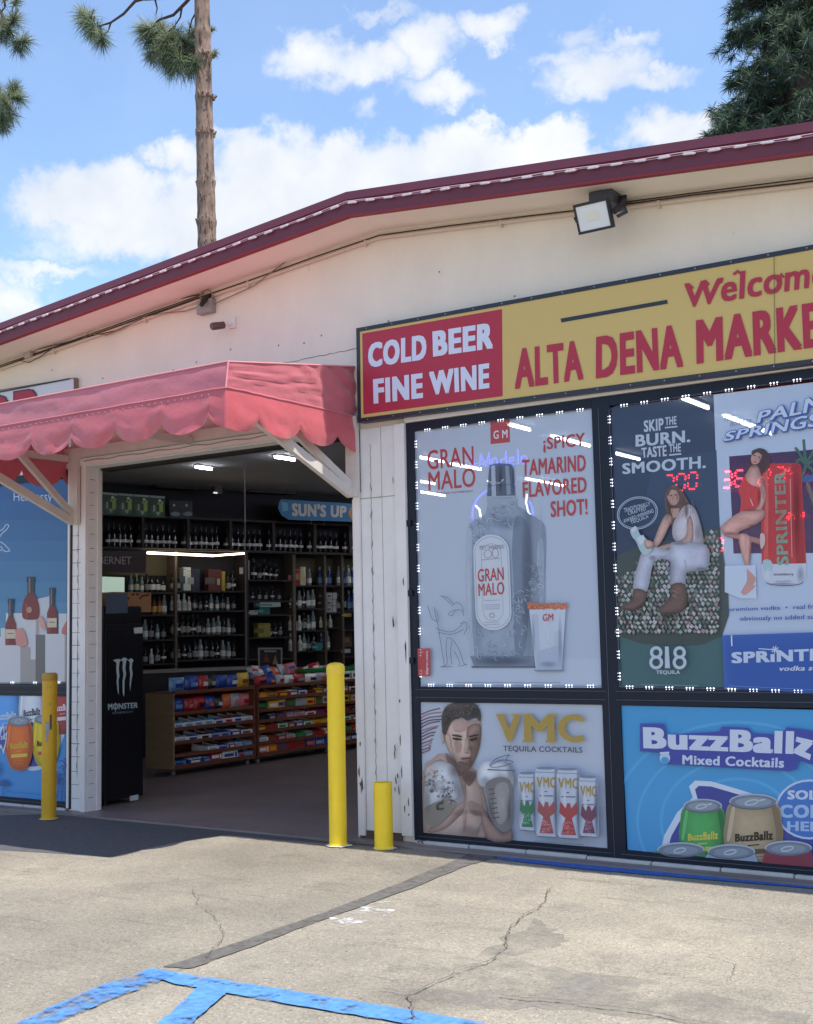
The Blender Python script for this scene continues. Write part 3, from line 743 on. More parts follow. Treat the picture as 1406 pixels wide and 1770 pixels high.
solo(a.mb, 'window_poster', 'pale blue window film of a tall clear bottle and shot glass', 'poster', 'advertising films on the shop windows')

# tequila poster (navy with woman on agave hearts)
a = Art((1040, 660, 3.2186), film_plane()); PALE = (190, 200, 216)
a.poly([(50, 144), (624, 72), (686, 1716), (104, 1704)], (44, 62, 92)); a.poly([(93, 1415), (672, 1415), (687, 1700), (104, 1695)], (66, 104, 108))
a.poly([(300, 430), (640, 380), (668, 1000), (560, 830), (420, 760), (200, 820)], (52, 72, 102))
for t, q in (('SKIP', ((235, 216), (345, 200), (347, 270), (237, 280))), ('THE', ((355, 198), (418, 190), (418, 236), (356, 242))), ('BURN.', ((190, 296), (494, 268), (495, 335), (191, 362))), ('TASTE', ((222, 368), (362, 352), (364, 414), (226, 424))), ('THE', ((375, 348), (443, 341), (443, 388), (378, 393))), ('SMOOTH.', ((116, 455), (582, 410), (582, 480), (119, 515)))):
    a.txt(t, *q, PALE, .035)
a.line([(354, 256), (424, 249)], 8, PALE); a.line([(378, 408), (446, 401)], 8, PALE)
a.poly([(80, 1010), (150, 945), (250, 900), (400, 880), (560, 830), (640, 815), (664, 850), (672, 1412), (94, 1412)], (62, 74, 74), True)
rr = random.Random(5); a.up()
for j in range(24):                                  # overlapping leaf bases of the agave hearts
    for i in range(26):
        x = 90 + i * 24 + (12 if j % 2 else 0) + rr.uniform(-4, 4); y = 838 + j * 25 + rr.uniform(-4, 4)
        if y < 1015 - (x - 80) * .42 + 40 + (30 if x < 200 else 0) or x > 655 or y > 1400: continue
        a.lay += .04; c_ = rr.choice(((176, 184, 178), (150, 160, 152), (190, 180, 186), (120, 130, 122), (160, 132, 140), (96, 106, 98))); w_ = rr.uniform(8, 14); h_ = rr.uniform(10, 17); t = rr.uniform(-.5, .5)
        q_ = [(x - w_, y + rr.uniform(-4, 4)), (x - w_ * .3 - h_ * t * .4, y - h_), (x + w_, y - rr.uniform(-3, 6)), (x + t * 6, y + h_)]; a.poly([((u - x) * 1.22 + x, (v - y) * 1.22 + y + 1) for u, v in q_], (58, 68, 66), up=False); a.lay += .04; a.poly(q_, c_, up=False)
SK = (190, 150, 138); SKD = (150, 112, 104); PANT = (186, 188, 206); TANK = (196, 188, 196); BOOT = (104, 78, 72)
a.poly([(400, 578), (440, 590), (480, 650), (525, 740), (505, 770), (470, 720), (430, 800), (395, 800), (365, 720), (358, 640), (372, 600)], (104, 74, 66), True)
a.soft([(468, 690), (512, 690), (545, 750), (575, 880), (560, 915), (460, 910), (405, 870), (402, 800), (430, 740)], TANK)
a.poly([(390, 705), (440, 705), (432, 750), (404, 760)], SK); a.soft([(372, 735), (402, 765), (380, 810), (352, 870), (318, 918), (288, 912), (302, 870), (338, 780)], SK)
a.soft([(500, 745), (516, 800), (512, 890), (470, 918), (380, 930), (325, 958), (296, 972), (288, 950), (330, 915), (440, 885), (476, 850), (480, 780)], SK)
a.ell(405, 640, 34, 48, SK, -6); a.poly([(372, 600), (400, 585), (430, 590), (440, 640), (425, 610), (395, 602), (376, 640)], (104, 74, 66), True)
a.line([(388, 636), (400, 634)], 4, (80, 56, 52)); a.line([(414, 632), (426, 630)], 4, (80, 56, 52)); a.line([(392, 664), (420, 662)], 5, (214, 190, 186)); a.line([(406, 640), (404, 652)], 3, SKD)
a.soft([(235, 945), (290, 915), (380, 935), (395, 895), (475, 893), (590, 908), (608, 1000), (580, 1050), (482, 1062), (472, 1128), (388, 1128), (394, 1005), (300, 1000), (262, 1165), (183, 1148), (212, 1010)], PANT)
a.line([(394, 1005), (392, 1125)], 5, (140, 142, 164)); a.line([(300, 1000), (400, 950)], 4, (150, 152, 172)); a.line([(482, 1062), (470, 990)], 4, (150, 152, 172))
a.soft([(190, 1152), (256, 1168), (248, 1232), (190, 1272), (118, 1266), (130, 1238), (176, 1212)], BOOT); a.soft([(398, 1128), (472, 1128), (482, 1240), (440, 1285), (350, 1296), (328, 1262), (392, 1195)], BOOT)
a.line([(402, 1160), (430, 1172), (404, 1190), (428, 1200)], 4, (168, 146, 138)); a.line([(130, 1262), (190, 1268), (246, 1230)], 6, (66, 50, 50)); a.line([(335, 1288), (440, 1284), (482, 1244)], 6, (66, 50, 50))
for q in ((394, 632, 9, 5, (70, 48, 46), .8), (418, 630, 9, 5, (70, 48, 46), .8), (405, 652, 6, 4, (140, 98, 92), .6), (406, 664, 15, 5, (222, 196, 192), .8), (406, 663, 16, 3, (150, 80, 80), .5), (384, 650, 10, 30, (206, 168, 154), .5), (430, 640, 10, 36, (120, 86, 80), .5), (405, 694, 26, 10, (120, 84, 78), .6), (376, 700, 12, 70, (74, 50, 46), .5), (480, 720, 16, 60, (70, 48, 44), .6), (420, 590, 20, 12, (140, 104, 92), .5), (470, 820, 40, 60, (214, 208, 214), .4), (540, 840, 22, 60, (140, 134, 148), .5), (440, 900, 60, 14, (110, 106, 124), .5), (520, 960, 60, 50, (206, 206, 222), .5), (560, 1040, 40, 14, (120, 120, 142), .5), (430, 1060, 20, 60, (208, 208, 224), .5), (384, 1040, 8, 80, (116, 116, 138), .5), (250, 1060, 22, 80, (206, 206, 222), .5), (290, 980, 30, 20, (112, 112, 134), .5), (430, 1200, 24, 50, (136, 106, 98), .5), (210, 1220, 26, 30, (132, 102, 94), .5), (400, 1310, 90, 16, (34, 38, 40), .6), (190, 1290, 80, 14, (34, 38, 40), .6), (540, 1080, 70, 30, (34, 38, 40), .5)):
    a.air(*q)
rr2 = random.Random(12)
for k in range(26): x = rr2.uniform(362, 400) if k % 2 else rr2.uniform(446, 516); y = rr2.uniform(640, 760); a.line([(x, y), (x + rr2.uniform(-6, 10), y + rr2.uniform(24, 50))], 2.2, rr2.choice(((142, 106, 92), (74, 50, 46), (120, 86, 76))))
a.poly([(172, 826), (205, 806), (226, 850), (262, 876), (292, 930), (262, 964), (232, 950), (204, 890), (182, 862)], (176, 196, 204), True); a.poly([(208, 870), (244, 852), (262, 890), (226, 908)], (206, 214, 222)); a.poly([(174, 820), (200, 803), (210, 822), (184, 840)], (210, 216, 222)); a.soft([(250, 880), (296, 890), (300, 918), (262, 930)], SK)
a.ring(212, 732, 112, 88, 4, PALE, -14); a.ring(212, 732, 104, 80, 2.5, PALE, -14)
for t, q in (('TRADITIONALLY', ((135, 706), (280, 668), (284, 690), (140, 730))), ('CRAFTED', ((158, 726), (258, 698), (262, 716), (162, 744))), ('AWARD-WINNING', ((132, 768), (298, 708), (304, 728), (138, 788))), ('TEQUILA', ((172, 776), (272, 742), (276, 760), (178, 798)))): a.txt(t, *q, PALE, .006)
for cx in (317, 447):                                # the three stacked figures
    a.ring(cx, 1505, 26, 26, 17, PALE); a.ring(cx, 1560, 30, 30, 17, PALE)
a.poly([(366, 1472), (386, 1472), (394, 1592), (366, 1592)], PALE); a.txt('TEQUILA', (317, 1604), (450, 1604), (450, 1628), (317, 1628), PALE, .03)
a.line([(230, 1684), (550, 1688)], 3, (120, 150, 152))
solo(a.mb, 'window_poster', 'navy and green window film of a seated woman above a heap of agave', 'poster', 'advertising films on the shop windows')

# vodka soda poster (white and blue, tall red can)
a = Art((1040, 660, 3.2186), film_plane()); BL = (52, 92, 170)
a.poly([(624, 72), (1560, -45), (1590, 1795), (686, 1716)], (190, 203, 226))
for k in range(8):
    f = k / 7; t0, t1 = k / 8, (k + 1) / 8
    L_ = lambda t: (710 + 25 * t, 415 + 540 * t); Rr = lambda t: (1500 + 20 * t, 350 + 600 * t)
    a.poly([L_(t0), Rr(t0), Rr(t1), L_(t1)], (int(46 + 110 * f * f), int(84 + 92 * f), int(172 + 40 * f)), up=False)
a.poly([(1150, 560), (1178, 620), (1215, 720), (1198, 730), (1160, 640), (1138, 570)], (120, 104, 96), True)
for q in ([(1140, 460), (1090, 380), (1075, 370)], [(1140, 455), (1130, 380), (1125, 320)], [(1140, 455), (1190, 370), (1230, 330)], [(1140, 460), (1100, 430), (1082, 470)], [(1145, 460), (1200, 430), (1260, 450)], [(1140, 462), (1120, 520), (1110, 560)], [(1145, 462), (1180, 500), (1200, 560)]):
    a.line(q, 16, (62, 104, 92), smooth=True)
a.poly([(884, 470), (905, 455), (1090, 452), (1112, 468), (1140, 1012), (892, 1020)], (196, 52, 56)); a.poly([(1060, 455), (1090, 454), (1108, 470), (1132, 1010), (1085, 1014)], (168, 40, 50)); a.poly([(900, 470), (925, 462), (930, 1010), (905, 1016)], (214, 84, 84))
a.poly([(892, 1015), (1140, 1010), (1138, 1085), (1110, 1122), (1060, 1136), (970, 1138), (925, 1122), (898, 1085)], (200, 206, 220)); a.ring(1020, 1112, 102, 22, 5, (80, 92, 140), 0, 0, 180); a.poly([(900, 995), (940, 992), (955, 1030), (935, 1055), (905, 1045)], (170, 200, 204), True)
a.txt('strawberry', (960, 1063), (1070, 1062), (1070, 1082), (960, 1082), (86, 70, 100), .02); a.line([(970, 1110), (1056, 1108)], 3, (120, 120, 150))
a.txt('SPRINTER', (978, 1022), (962, 500), (1022, 496), (1044, 1020), (126, 166, 150), .035); a.line([(1052, 540), (1062, 975)], 5, (222, 150, 150))
HR = (66, 44, 46); SKN = (200, 150, 140); SKS = (168, 118, 110)
a.poly([(868, 372), (915, 380), (940, 425), (930, 478), (885, 520), (840, 505), (795, 545), (800, 500), (820, 470), (832, 420)], HR, True)
a.soft([(835, 470), (870, 470), (888, 510), (908, 570), (915, 660), (900, 710), (850, 735), (782, 725), (778, 660), (768, 600), (790, 545), (806, 512)], SKN)
a.ell(864, 420, 28, 42, SKN, 22); a.line([(850, 410), (862, 412)], 4, HR); a.line([(874, 418), (884, 421)], 4, HR); a.line([(848, 444), (864, 448)], 5, (186, 70, 80)); a.poly([(840, 385), (880, 372), (920, 395), (900, 410), (870, 392), (842, 408)], HR, True)
a.poly([(808, 545), (838, 575), (880, 590), (892, 650), (905, 712), (858, 735), (776, 728), (782, 668), (766, 600), (790, 540), (804, 512)], (206, 58, 62), True); a.line([(830, 650), (846, 690)], 6, (240, 170, 160))
a.soft([(900, 560), (916, 600), (916, 660), (880, 735), (852, 792), (828, 786), (832, 755), (872, 690), (886, 640)], SKN)
a.soft([(778, 722), (905, 712), (905, 760), (850, 800), (770, 835), (770, 858), (700, 862), (668, 826), (676, 796)], SKN); a.soft([(700, 862), (690, 846), (780, 850), (890, 872), (906, 905), (900, 930), (876, 905), (800, 885)], SKS)
a.soft([(768, 850), (832, 862), (834, 960), (824, 1045), (862, 1092), (846, 1130), (812, 1160), (790, 1180), (782, 1165), (812, 1110), (806, 1040), (780, 950)], SKN); a.poly([(784, 1176), (806, 1138), (860, 1138), (820, 1176)], (214, 186, 180), True); a.poly([(886, 850), (910, 850), (912, 900), (890, 930)], (210, 186, 180), True)
for q in ((852, 411, 7, 4, (60, 40, 40), .8), (876, 418, 6, 4, (60, 40, 40), .8), (862, 430, 4, 8, (170, 122, 114), .6), (857, 446, 10, 4, (180, 60, 72), .9), (886, 430, 10, 30, (140, 96, 90), .5), (850, 470, 22, 14, (150, 104, 98), .5), (820, 620, 20, 70, (232, 92, 92), .5), (880, 640, 12, 70, (140, 34, 42), .6), (830, 715, 50, 10, (130, 30, 38), .5), (780, 770, 70, 26, (220, 172, 160), .5), (720, 842, 50, 10, (130, 86, 78), .5), (850, 800, 40, 10, (130, 86, 78), .6), (806, 900, 14, 80, (218, 168, 158), .5), (830, 960, 8, 100, (140, 96, 88), .5), (905, 620, 8, 60, (140, 96, 88), .5), (1085, 720, 26, 300, (120, 22, 34), .6), (925, 720, 14, 300, (236, 120, 116), .55), (1000, 720, 40, 290, (214, 66, 68), .4), (1110, 1070, 24, 60, (130, 138, 164), .6), (930, 1070, 18, 54, (226, 230, 238), .6), (1010, 1125, 100, 12, (96, 104, 140), .6)):
    a.air(*q)
a.poly([(690, 1025), (862, 1020), (866, 1205), (780, 1205), (690, 1170)], (198, 210, 230)); 
for p in ([(812, 1045), (822, 1048), (862, 1092), (846, 1130), (812, 1160), (790, 1180), (782, 1165), (812, 1110)],): a.poly(p, SKN, True); a.poly([(790, 1182), (812, 1136), (862, 1134), (815, 1180)], (212, 150, 146), True)
for t, q in (('PALM', ((880, 165), (1240, 66), (1226, 160), (862, 235))), ('SPRINGS', ((698, 278), (1222, 168), (1208, 250), (678, 336)))):
    d_ = 5; a.txt(t, *[(x + d_, y + d_) for x, y in q], BL, .075); a.txt(t, *q, BL, .06); a.txt(t, *[(x + (1 if i in (1, 2) else 3) * (1 if i in (0, 3) else -1), y + (3 if i < 2 else -3)) for i, (x, y) in enumerate(q)], (204, 214, 234), .022)
a.txt('Your', (690, 190), (745, 178), (743, 210), (688, 225), (80, 96, 140), -.005, .3); a.txt('ticket to', (722, 218), (838, 200), (838, 230), (720, 250), (80, 96, 140), -.005, .3)
a.txt('premium vodka  \u2022  real fruit', (712, 1256), (1232, 1236), (1232, 1268), (712, 1282), BL, .02); a.txt('obviously no added sugar', (775, 1306), (1248, 1292), (1248, 1326), (775, 1336), BL, .02)
a.poly([(676, 1410), (1580, 1380), (1590, 1760), (687, 1700)], (34, 84, 168)); a.txt('SPR\u0131NTER', (728, 1504), (1310, 1478), (1310, 1548), (730, 1566), (196, 208, 230), .05); a.txt('vodka soda', (995, 1582), (1270, 1574), (1268, 1604), (995, 1608), (196, 208, 230), .03, .2)
for k in range(4): t = k * math.pi / 4 + .2; a.line([(972 - 22 * math.cos(t), 1490 - 22 * math.sin(t)), (972 + 22 * math.cos(t), 1490 + 22 * math.sin(t))], 6, (196, 208, 230))
a.line([(880, 1484), (965, 1490)], 6, (196, 208, 230)); a.line([(730, 1410), (732, 1470)], 8, (214, 220, 230)); a.line([(720, 1690), (1200, 1712)], 3, (100, 140, 200))
solo(a.mb, 'window_poster', 'white and blue window film of a woman in a red swimsuit by a red can', 'poster', 'advertising films on the shop windows')

# tequila cocktail poster with boxer
a = Art((690, 1180, 1.9637), film_plane()); GOLD = (178, 148, 70)
a.poly([(72, 65), (692, 75), (714, 562), (83, 512)], (190, 198, 214)); a.poly([(400, 400), (706, 420), (714, 562), (330, 530)], (182, 188, 204))
rr = random.Random(9)
for k in range(13):                                  # wing feathers
    y = 100 + k * 11; a.line([(76, y + 8), (105, y - 4 + rr.uniform(-3, 3)), (150 - abs(k - 2) * 5, y - 12 + rr.uniform(-4, 4))], 5, rr.choice(((132, 96, 110), (160, 124, 134), (108, 84, 104))), smooth=True)
S1, S2, S3 = (206, 176, 163), (182, 152, 140), (150, 120, 110)
a.soft([(150, 240), (215, 290), (268, 300), (300, 420), (305, 527), (88, 512), (84, 300), (110, 262)], S1)
a.soft([(160, 250), (215, 295), (228, 330), (228, 420), (190, 470), (150, 500), (100, 505), (150, 440), (200, 380), (180, 300)], S2); a.soft([(262, 310), (300, 420), (304, 520), (262, 518), (288, 440)], S2)
a.soft([(90, 300), (120, 268), (150, 262), (140, 300), (100, 340), (86, 380)], S2)
a.soft([(152, 130), (200, 118), (250, 130), (278, 128), (280, 190), (270, 240), (248, 285), (228, 302), (208, 288), (178, 250), (158, 200)], S1)
a.soft([(235, 150), (276, 140), (279, 190), (268, 240), (246, 284), (230, 300), (246, 240), (232, 205)], S3); a.soft([(158, 170), (176, 180), (186, 240), (200, 278), (178, 250), (160, 205)], S2)
a.poly([(184, 185), (215, 190), (214, 197), (184, 192)], (70, 52, 50)); a.poly([(242, 190), (268, 184), (268, 192), (243, 197)], (60, 44, 44)); a.line([(182, 178), (216, 184)], 5, (60, 44, 42)); a.line([(240, 184), (272, 176)], 5, (60, 44, 42)); a.poly([(226, 190), (236, 190), (246, 232), (222, 232)], S2); a.line([(214, 258), (246, 256)], 6, (120, 66, 66)); a.line([(214, 266), (242, 265)], 4, S3)
a.poly([(190, 128), (226, 124), (236, 150), (212, 168), (186, 160)], (188, 158, 146), True); a.poly([(190, 200), (214, 204), (212, 232), (196, 236)], (184, 154, 142), True); a.poly([(202, 268), (246, 268), (240, 292), (226, 300), (210, 288)], (128, 100, 92), True)
a.poly([(216, 300), (262, 304), (258, 330), (236, 350)], (120, 94, 86), True); a.line([(232, 360), (230, 420), (226, 500)], 4, S2, smooth=True); a.poly([(240, 400), (286, 420), (284, 450), (244, 440)], (156, 128, 116), True); a.poly([(120, 272), (150, 264), (146, 286), (118, 300)], (186, 158, 146), True)
a.poly([(160, 240), (178, 254), (206, 290), (214, 316), (180, 300)], (128, 100, 92), True); a.soft([(148, 158), (158, 200), (150, 205), (146, 175)], S2)
a.poly([(150, 165), (148, 110), (166, 78), (200, 66), (250, 66), (278, 92), (280, 130), (262, 120), (235, 128), (215, 118), (185, 130), (168, 160), (160, 178)], (66, 58, 56), True)
a.up()
for k in range(60): a.lay += .1; x, y = rr.uniform(160, 272), rr.uniform(74, 122); a.line([(x, y), (x + rr.uniform(-9, 9), y + rr.uniform(3, 9))], 2.5, rr.choice(((118, 106, 100), (92, 80, 76), (46, 40, 40))), up=False)
GV = (206, 208, 216)
a.soft([(92, 330), (98, 290), (130, 268), (165, 270), (196, 290), (220, 360), (226, 398), (195, 416), (160, 405), (110, 440), (90, 420)], GV); a.poly([(96, 420), (160, 395), (200, 412), (130, 488), (96, 470), (86, 440)], (146, 138, 128), True)
a.up()
for k in range(60):
    a.lay += .1; f = rr.random(); x, y = 105 + 70 * f + rr.uniform(-22, 22), 312 + 100 * abs(f - .3) + rr.uniform(-18, 30); t = rr.uniform(0, 6); r1 = rr.uniform(3, 9)
    a.poly([(x + r1 * math.cos(t + q) * rr.uniform(.4, 1), y + r1 * math.sin(t + q) * rr.uniform(.4, 1)) for q in (0, 1.2, 2.5, 3.8, 5)], rr.choice(((112, 108, 108), (140, 134, 130), (92, 88, 90), (168, 164, 162))), up=False)
for k in range(120):
    f = rr.random(); a.air(104 + 76 * f + rr.gauss(0, 12), 318 + 92 * abs(f - .25) ** .8 + rr.gauss(0, 16), rr.uniform(3, 8), rr.uniform(3, 7), rr.choice(((74, 70, 72), (58, 54, 58), (120, 114, 112), (196, 194, 194))), rr.uniform(.4, .85), rr.uniform(0, 90))
a.txt('C', (132, 410), (154, 402), (158, 428), (134, 434), (54, 46, 48), .02)
a.soft([(275, 340), (272, 300), (290, 268), (330, 262), (372, 272), (394, 300), (396, 350), (350, 320), (300, 352)], GV); a.poly([(300, 345), (340, 320), (385, 332), (392, 410), (386, 490), (360, 506), (325, 470), (308, 400)], (128, 122, 120), True); a.poly([(335, 350), (376, 345), (378, 440), (350, 480), (332, 440)], (158, 152, 150), True)
for k in range(7): a.line([(310 + k * 3, 362 + k * 16), (330 + k * 3, 358 + k * 16)], 4, (84, 78, 80))
a.soft([(286, 430), (320, 470), (360, 508), (388, 495), (388, 536), (306, 528)], S3)
for t, x0, x1 in (('V', 340, 420), ('M', 430, 535), ('C', 545, 634)): a.txt(t, (x0, 106), (x1, 107), (x1 + 1, 203), (x0 + 3, 198), GOLD, .04)
for x0 in (338, 388, 428, 512): a.poly([(x0, 105), (x0 + 34, 105), (x0 + 34, 113), (x0, 113)], GOLD)
for x0 in (428, 505): a.poly([(x0, 193), (x0 + 34, 194), (x0 + 34, 202), (x0, 201)], GOLD)
a.txt('TEQUILA COCKTAILS', (362, 212), (630, 217), (631, 240), (362, 234), (76, 84, 104), .02)
DK = (52, 36, 34)
for q in ((266, 200, 20, 60, (96, 70, 62), .5, 8), (252, 272, 22, 28, (96, 70, 62), .4, 0), (204, 190, 22, 9, DK, .75, 4), (258, 193, 17, 9, DK, .8, -4), (206, 177, 24, 5, (40, 28, 26), .85, 6), (258, 179, 18, 5, (36, 26, 24), .85, -10), (204, 192, 7, 4, (20, 14, 14), .9, 0), (257, 194, 6, 4, (20, 14, 14), .9, 0), (210, 148, 40, 24, (214, 184, 172), .55, 0), (192, 222, 18, 26, (208, 176, 164), .5, 0), (236, 212, 7, 30, (212, 180, 168), .6, 4), (250, 222, 9, 14, (80, 56, 52), .55, 0), (240, 236, 15, 6, (60, 40, 38), .65, 0), (232, 256, 22, 5, (104, 48, 48), .9, 0), (232, 251, 18, 4, (150, 100, 94), .5, 0), (232, 266, 18, 5, (176, 138, 128), .4, 0), (226, 284, 40, 18, (120, 94, 86), .45, 0), (190, 262, 16, 30, (96, 72, 66), .45, -25),
          (238, 320, 34, 22, (96, 70, 64), .65, 10), (196, 300, 30, 30, (96, 70, 64), .5, 30), (236, 410, 50, 60, (206, 178, 166), .4, 0), (214, 440, 40, 14, (96, 70, 64), .45, -10), (270, 440, 34, 12, (96, 70, 64), .5, 12), (230, 480, 8, 40, (110, 84, 76), .5, 0), (120, 300, 30, 34, (214, 188, 176), .5, 0), (250, 500, 50, 22, (120, 92, 84), .4, 0),
          (150, 340, 34, 40, (226, 228, 234), .6, 0), (204, 360, 18, 50, (120, 122, 134), .5, -20), (104, 400, 16, 60, (120, 116, 118), .45, 0), (330, 286, 40, 20, (232, 234, 240), .6, 0), (300, 330, 22, 20, (130, 132, 142), .5, 0), (385, 310, 14, 40, (136, 138, 148), .5, 0), (358, 410, 22, 70, (206, 200, 194), .5, 0), (318, 430, 10, 60, (80, 74, 72), .5, -14), (382, 430, 10, 70, (76, 70, 70), .5, 0), (200, 80, 50, 14, (120, 104, 96), .5, 0), (262, 100, 16, 26, (40, 34, 34), .6, 0), (166, 130, 12, 30, (60, 50, 48), .5, 0)):
    a.air(*q)
a.line([(316, 278), (340, 256), (384, 243), (372, 258), (396, 268), (350, 284), (318, 282), (352, 262), (380, 262)], 2.5, (60, 70, 100), smooth=True); a.line([(310, 293), (402, 297)], 4, (90, 96, 116))
for (x0, x1, y0, y1, cc) in ((413, 474, 300, 502, (64, 122, 84)), (472, 547, 283, 523, (168, 84, 84)), (546, 624, 286, 528, (176, 70, 70)), (622, 687, 312, 522, (120, 66, 86))):
    wd = x1 - x0
    a.poly([(x0 + 5, y0 + 4), (x1 - 5, y0 + 6), (x1, y0 + 26), (x1 + 3, y1 - 14), (x1 - 6, y1), (x0 + 8, y1 - 4), (x0 + 3, y1 - 18), (x0, y0 + 24)], (196, 202, 216))
    a.poly([(x1 - 10, y0 + 8), (x1 - 5, y0 + 8), (x1, y0 + 26), (x1 + 2, y1 - 14), (x1 - 6, y1 - 3), (x1 - 9, y0 + 60)], (150, 158, 178)); a.poly([(x0 + 4, y0 + 24), (x0 + 9, y0 + 24), (x0 + 12, y1 - 10), (x0 + 7, y1 - 14)], (222, 226, 234))
    a.ell(x0 + wd / 2, y0 + 5, wd / 2 - 5, 5, (122, 132, 152)); a.line([(x0 + 4, y0 + 18), (x1 - 4, y0 + 20)], 2.5, (130, 140, 160)); a.line([(x0 + 8, y1 - 5), (x1 - 6, y1 - 1)], 3, (100, 108, 130))
    a.txt('VMC', (x0 + 5, y0 + 34), (x1 - 4, y0 + 36), (x1 - 4, y0 + 72), (x0 + 6, y0 + 69), GOLD, .03); a.line([(x0 + wd * .42, y0 + 84), (x0 + wd * .56, y0 + 84)], 3, (90, 90, 110)); a.line([(x0 + wd * .2, y0 + 98), (x0 + wd * .82, y0 + 99)], 3.5, (96, 96, 116))
    for q in ((x0 + 7, 9, (110, 118, 140), .55), (x1 - 6, 10, (96, 104, 128), .6), (x0 + wd * .36, 9, (238, 240, 244), .6)): a.air(q[0], (y0 + y1) / 2 + 10, q[1], (y1 - y0) * .52, q[2], q[3])
    m_ = x0 + wd / 2 + 1; b_ = y1 - 8; t_ = y0 + (y1 - y0) * .52
    a.poly([(m_ - 4, t_ - 6), (m_ + 5, t_ - 6), (m_ + 10, t_ + 12), (m_ + wd * .36, t_ - 10), (m_ + wd * .42, t_ + 28), (m_ + 12, t_ + 44), (m_ + wd * .34, b_ - 6), (m_ - wd * .3, b_ - 8), (m_ - 10, t_ + 44), (m_ - wd * .4, t_ + 26), (m_ - wd * .34, t_ - 12), (m_ - 8, t_ + 12)], cc)
    a.up()
    for k in range(18): a.lay += .05; a.ring(m_ + rr.uniform(-wd * .2, wd * .2), b_ - rr.uniform(8, 48), 4, 5, 2, tuple(min(255, q + 60) for q in cc), 0, 180, 360, n=5, up=False)
a.line([(470, 534), (640, 546)], 3, (120, 126, 146))
solo(a.mb, 'window_poster', 'white window film of a bare chested boxer beside four slim cans', 'poster', 'advertising films on the shop windows')

# ball-shaped cocktail poster (cyan)
BZ = (62, 74, 156); CY = (70, 158, 214)


def ballcan(a, cx, cy, rx, ry, c, dk, txt=None, tc=(240, 240, 240), lid=True, tilt=0, label2=None):
    top = cy - ry * .9
    a.poly([(cx - rx * .72, top), (cx + rx * .72, top), (cx + rx * .97, cy - ry * .3), (cx + rx, cy + ry * .1), (cx + rx * .85, cy + ry * .6), (cx + rx * .45, cy + ry), (cx - rx * .45, cy + ry), (cx - rx * .85, cy + ry * .6), (cx - rx, cy + ry * .1), (cx - rx * .97, cy - ry * .3)], c, True); a.soft([(cx - rx * .7, top + ry * .06), (cx + rx * .7, top + ry * .06), (cx + rx * .95, cy - ry * .3), (cx + rx * .98, cy + ry * .1), (cx + rx * .83, cy + ry * .58), (cx + rx * .44, cy + ry * .97), (cx - rx * .44, cy + ry * .97), (cx - rx * .83, cy + ry * .58), (cx - rx * .98, cy + ry * .1), (cx - rx * .95, cy - ry * .3)], c, k=(.8, 1.14))
    a.poly([(cx + rx * .6, top + 8), (cx + rx * .72, top + 4), (cx + rx * .95, cy - ry * .3), (cx + rx * .97, cy + ry * .1), (cx + rx * .8, cy + ry * .6), (cx + rx * .5, cy + ry * .95), (cx + rx * .78, cy + ry * .1)], dk, True)
    a.poly([(cx - rx * .74, top + ry * .2), (cx - rx * .62, top + ry * .2), (cx - rx * .78, cy + ry * .1), (cx - rx * .9, cy + ry * .1)], tuple(min(255, q + 34) for q in c), True)
    if lid:
        a.ell(cx, top, rx * .8, ry * .2, (118, 128, 142)); a.ring(cx, top, rx * .8, ry * .2, 5, (176, 184, 194)); a.ell(cx, top + 1, rx * .62, ry * .135, (146, 156, 168)); a.ring(cx - rx * .06, top + 2, rx * .22, ry * .06, 4, (196, 204, 212), -12); a.line([(cx + rx * .2, top - 4), (cx + rx * .4, top - 8)], 4, (206, 212, 218)); a.ring(cx, top, rx * .8, ry * .2, 4, (84, 94, 110), 0, 20, 170)
    if txt:
        a.txt(txt, (cx - rx * .62, cy - ry * .02), (cx + rx * .66, cy - ry * .12), (cx + rx * .66, cy + ry * .14), (cx - rx * .62, cy + ry * .2), tc, .05)
        a.line([(cx - rx * .2, cy + ry * .3), (cx + rx * .2, cy + ry * .27)], 4, tc); a.poly([(cx - rx * .55, cy + ry * .42), (cx + rx * .6, cy + ry * .37), (cx + rx * .6, cy + ry * .5), (cx - rx * .55, cy + ry * .55)], label2 or tc)
        for k in (.62, .72): a.line([(cx - rx * .3, cy + ry * k), (cx + rx * .35, cy + ry * (k - .03))], 3, dk)


a = Art((690, 1180, 1.9637), film_plane())
a.poly([(753, 77), (2050, 107), (2066, 690), (776, 567)], CY)
for rr_ in (180, 260, 340, 420): a.ring(1150, 470, rr_, rr_ * .8, 10, (88, 172, 222), 0, 150, 350, n=30)
a.poly([(885, 590), (900, 520), (945, 440), (998, 390), (985, 352), (1005, 332), (1060, 335), (1120, 352), (1250, 392), (1420, 470), (1460, 640)], (214, 222, 236), False)
a.poly([(905, 592), (925, 520), (965, 450), (1015, 398), (1005, 362), (1018, 350), (1060, 352), (1230, 402), (1400, 480), (1430, 636)], (58, 66, 150), False)
a.ell(1395, 430, 118, 102, (198, 210, 232)); a.ell(1395, 430, 110, 95, (62, 118, 196))
a.txt('SOLD', (1320, 365), (1460, 365), (1460, 398), (1318, 396), (204, 214, 234), .05); a.txt('COLD', (1292, 414), (1478, 414), (1478, 460), (1292, 458), (170, 194, 230), .05); a.txt('HERE', (1318, 470), (1464, 472), (1464, 506), (1318, 502), (170, 194, 230), .05)
ballcan(a, 1032, 515, 80, 108, (72, 156, 84), (44, 116, 62), 'BuzzBallz', (214, 206, 90), label2=(196, 206, 80)); ballcan(a, 1205, 515, 100, 124, (168, 148, 118), (132, 112, 88), 'BuzzBallz', (50, 36, 30), label2=(92, 70, 58))
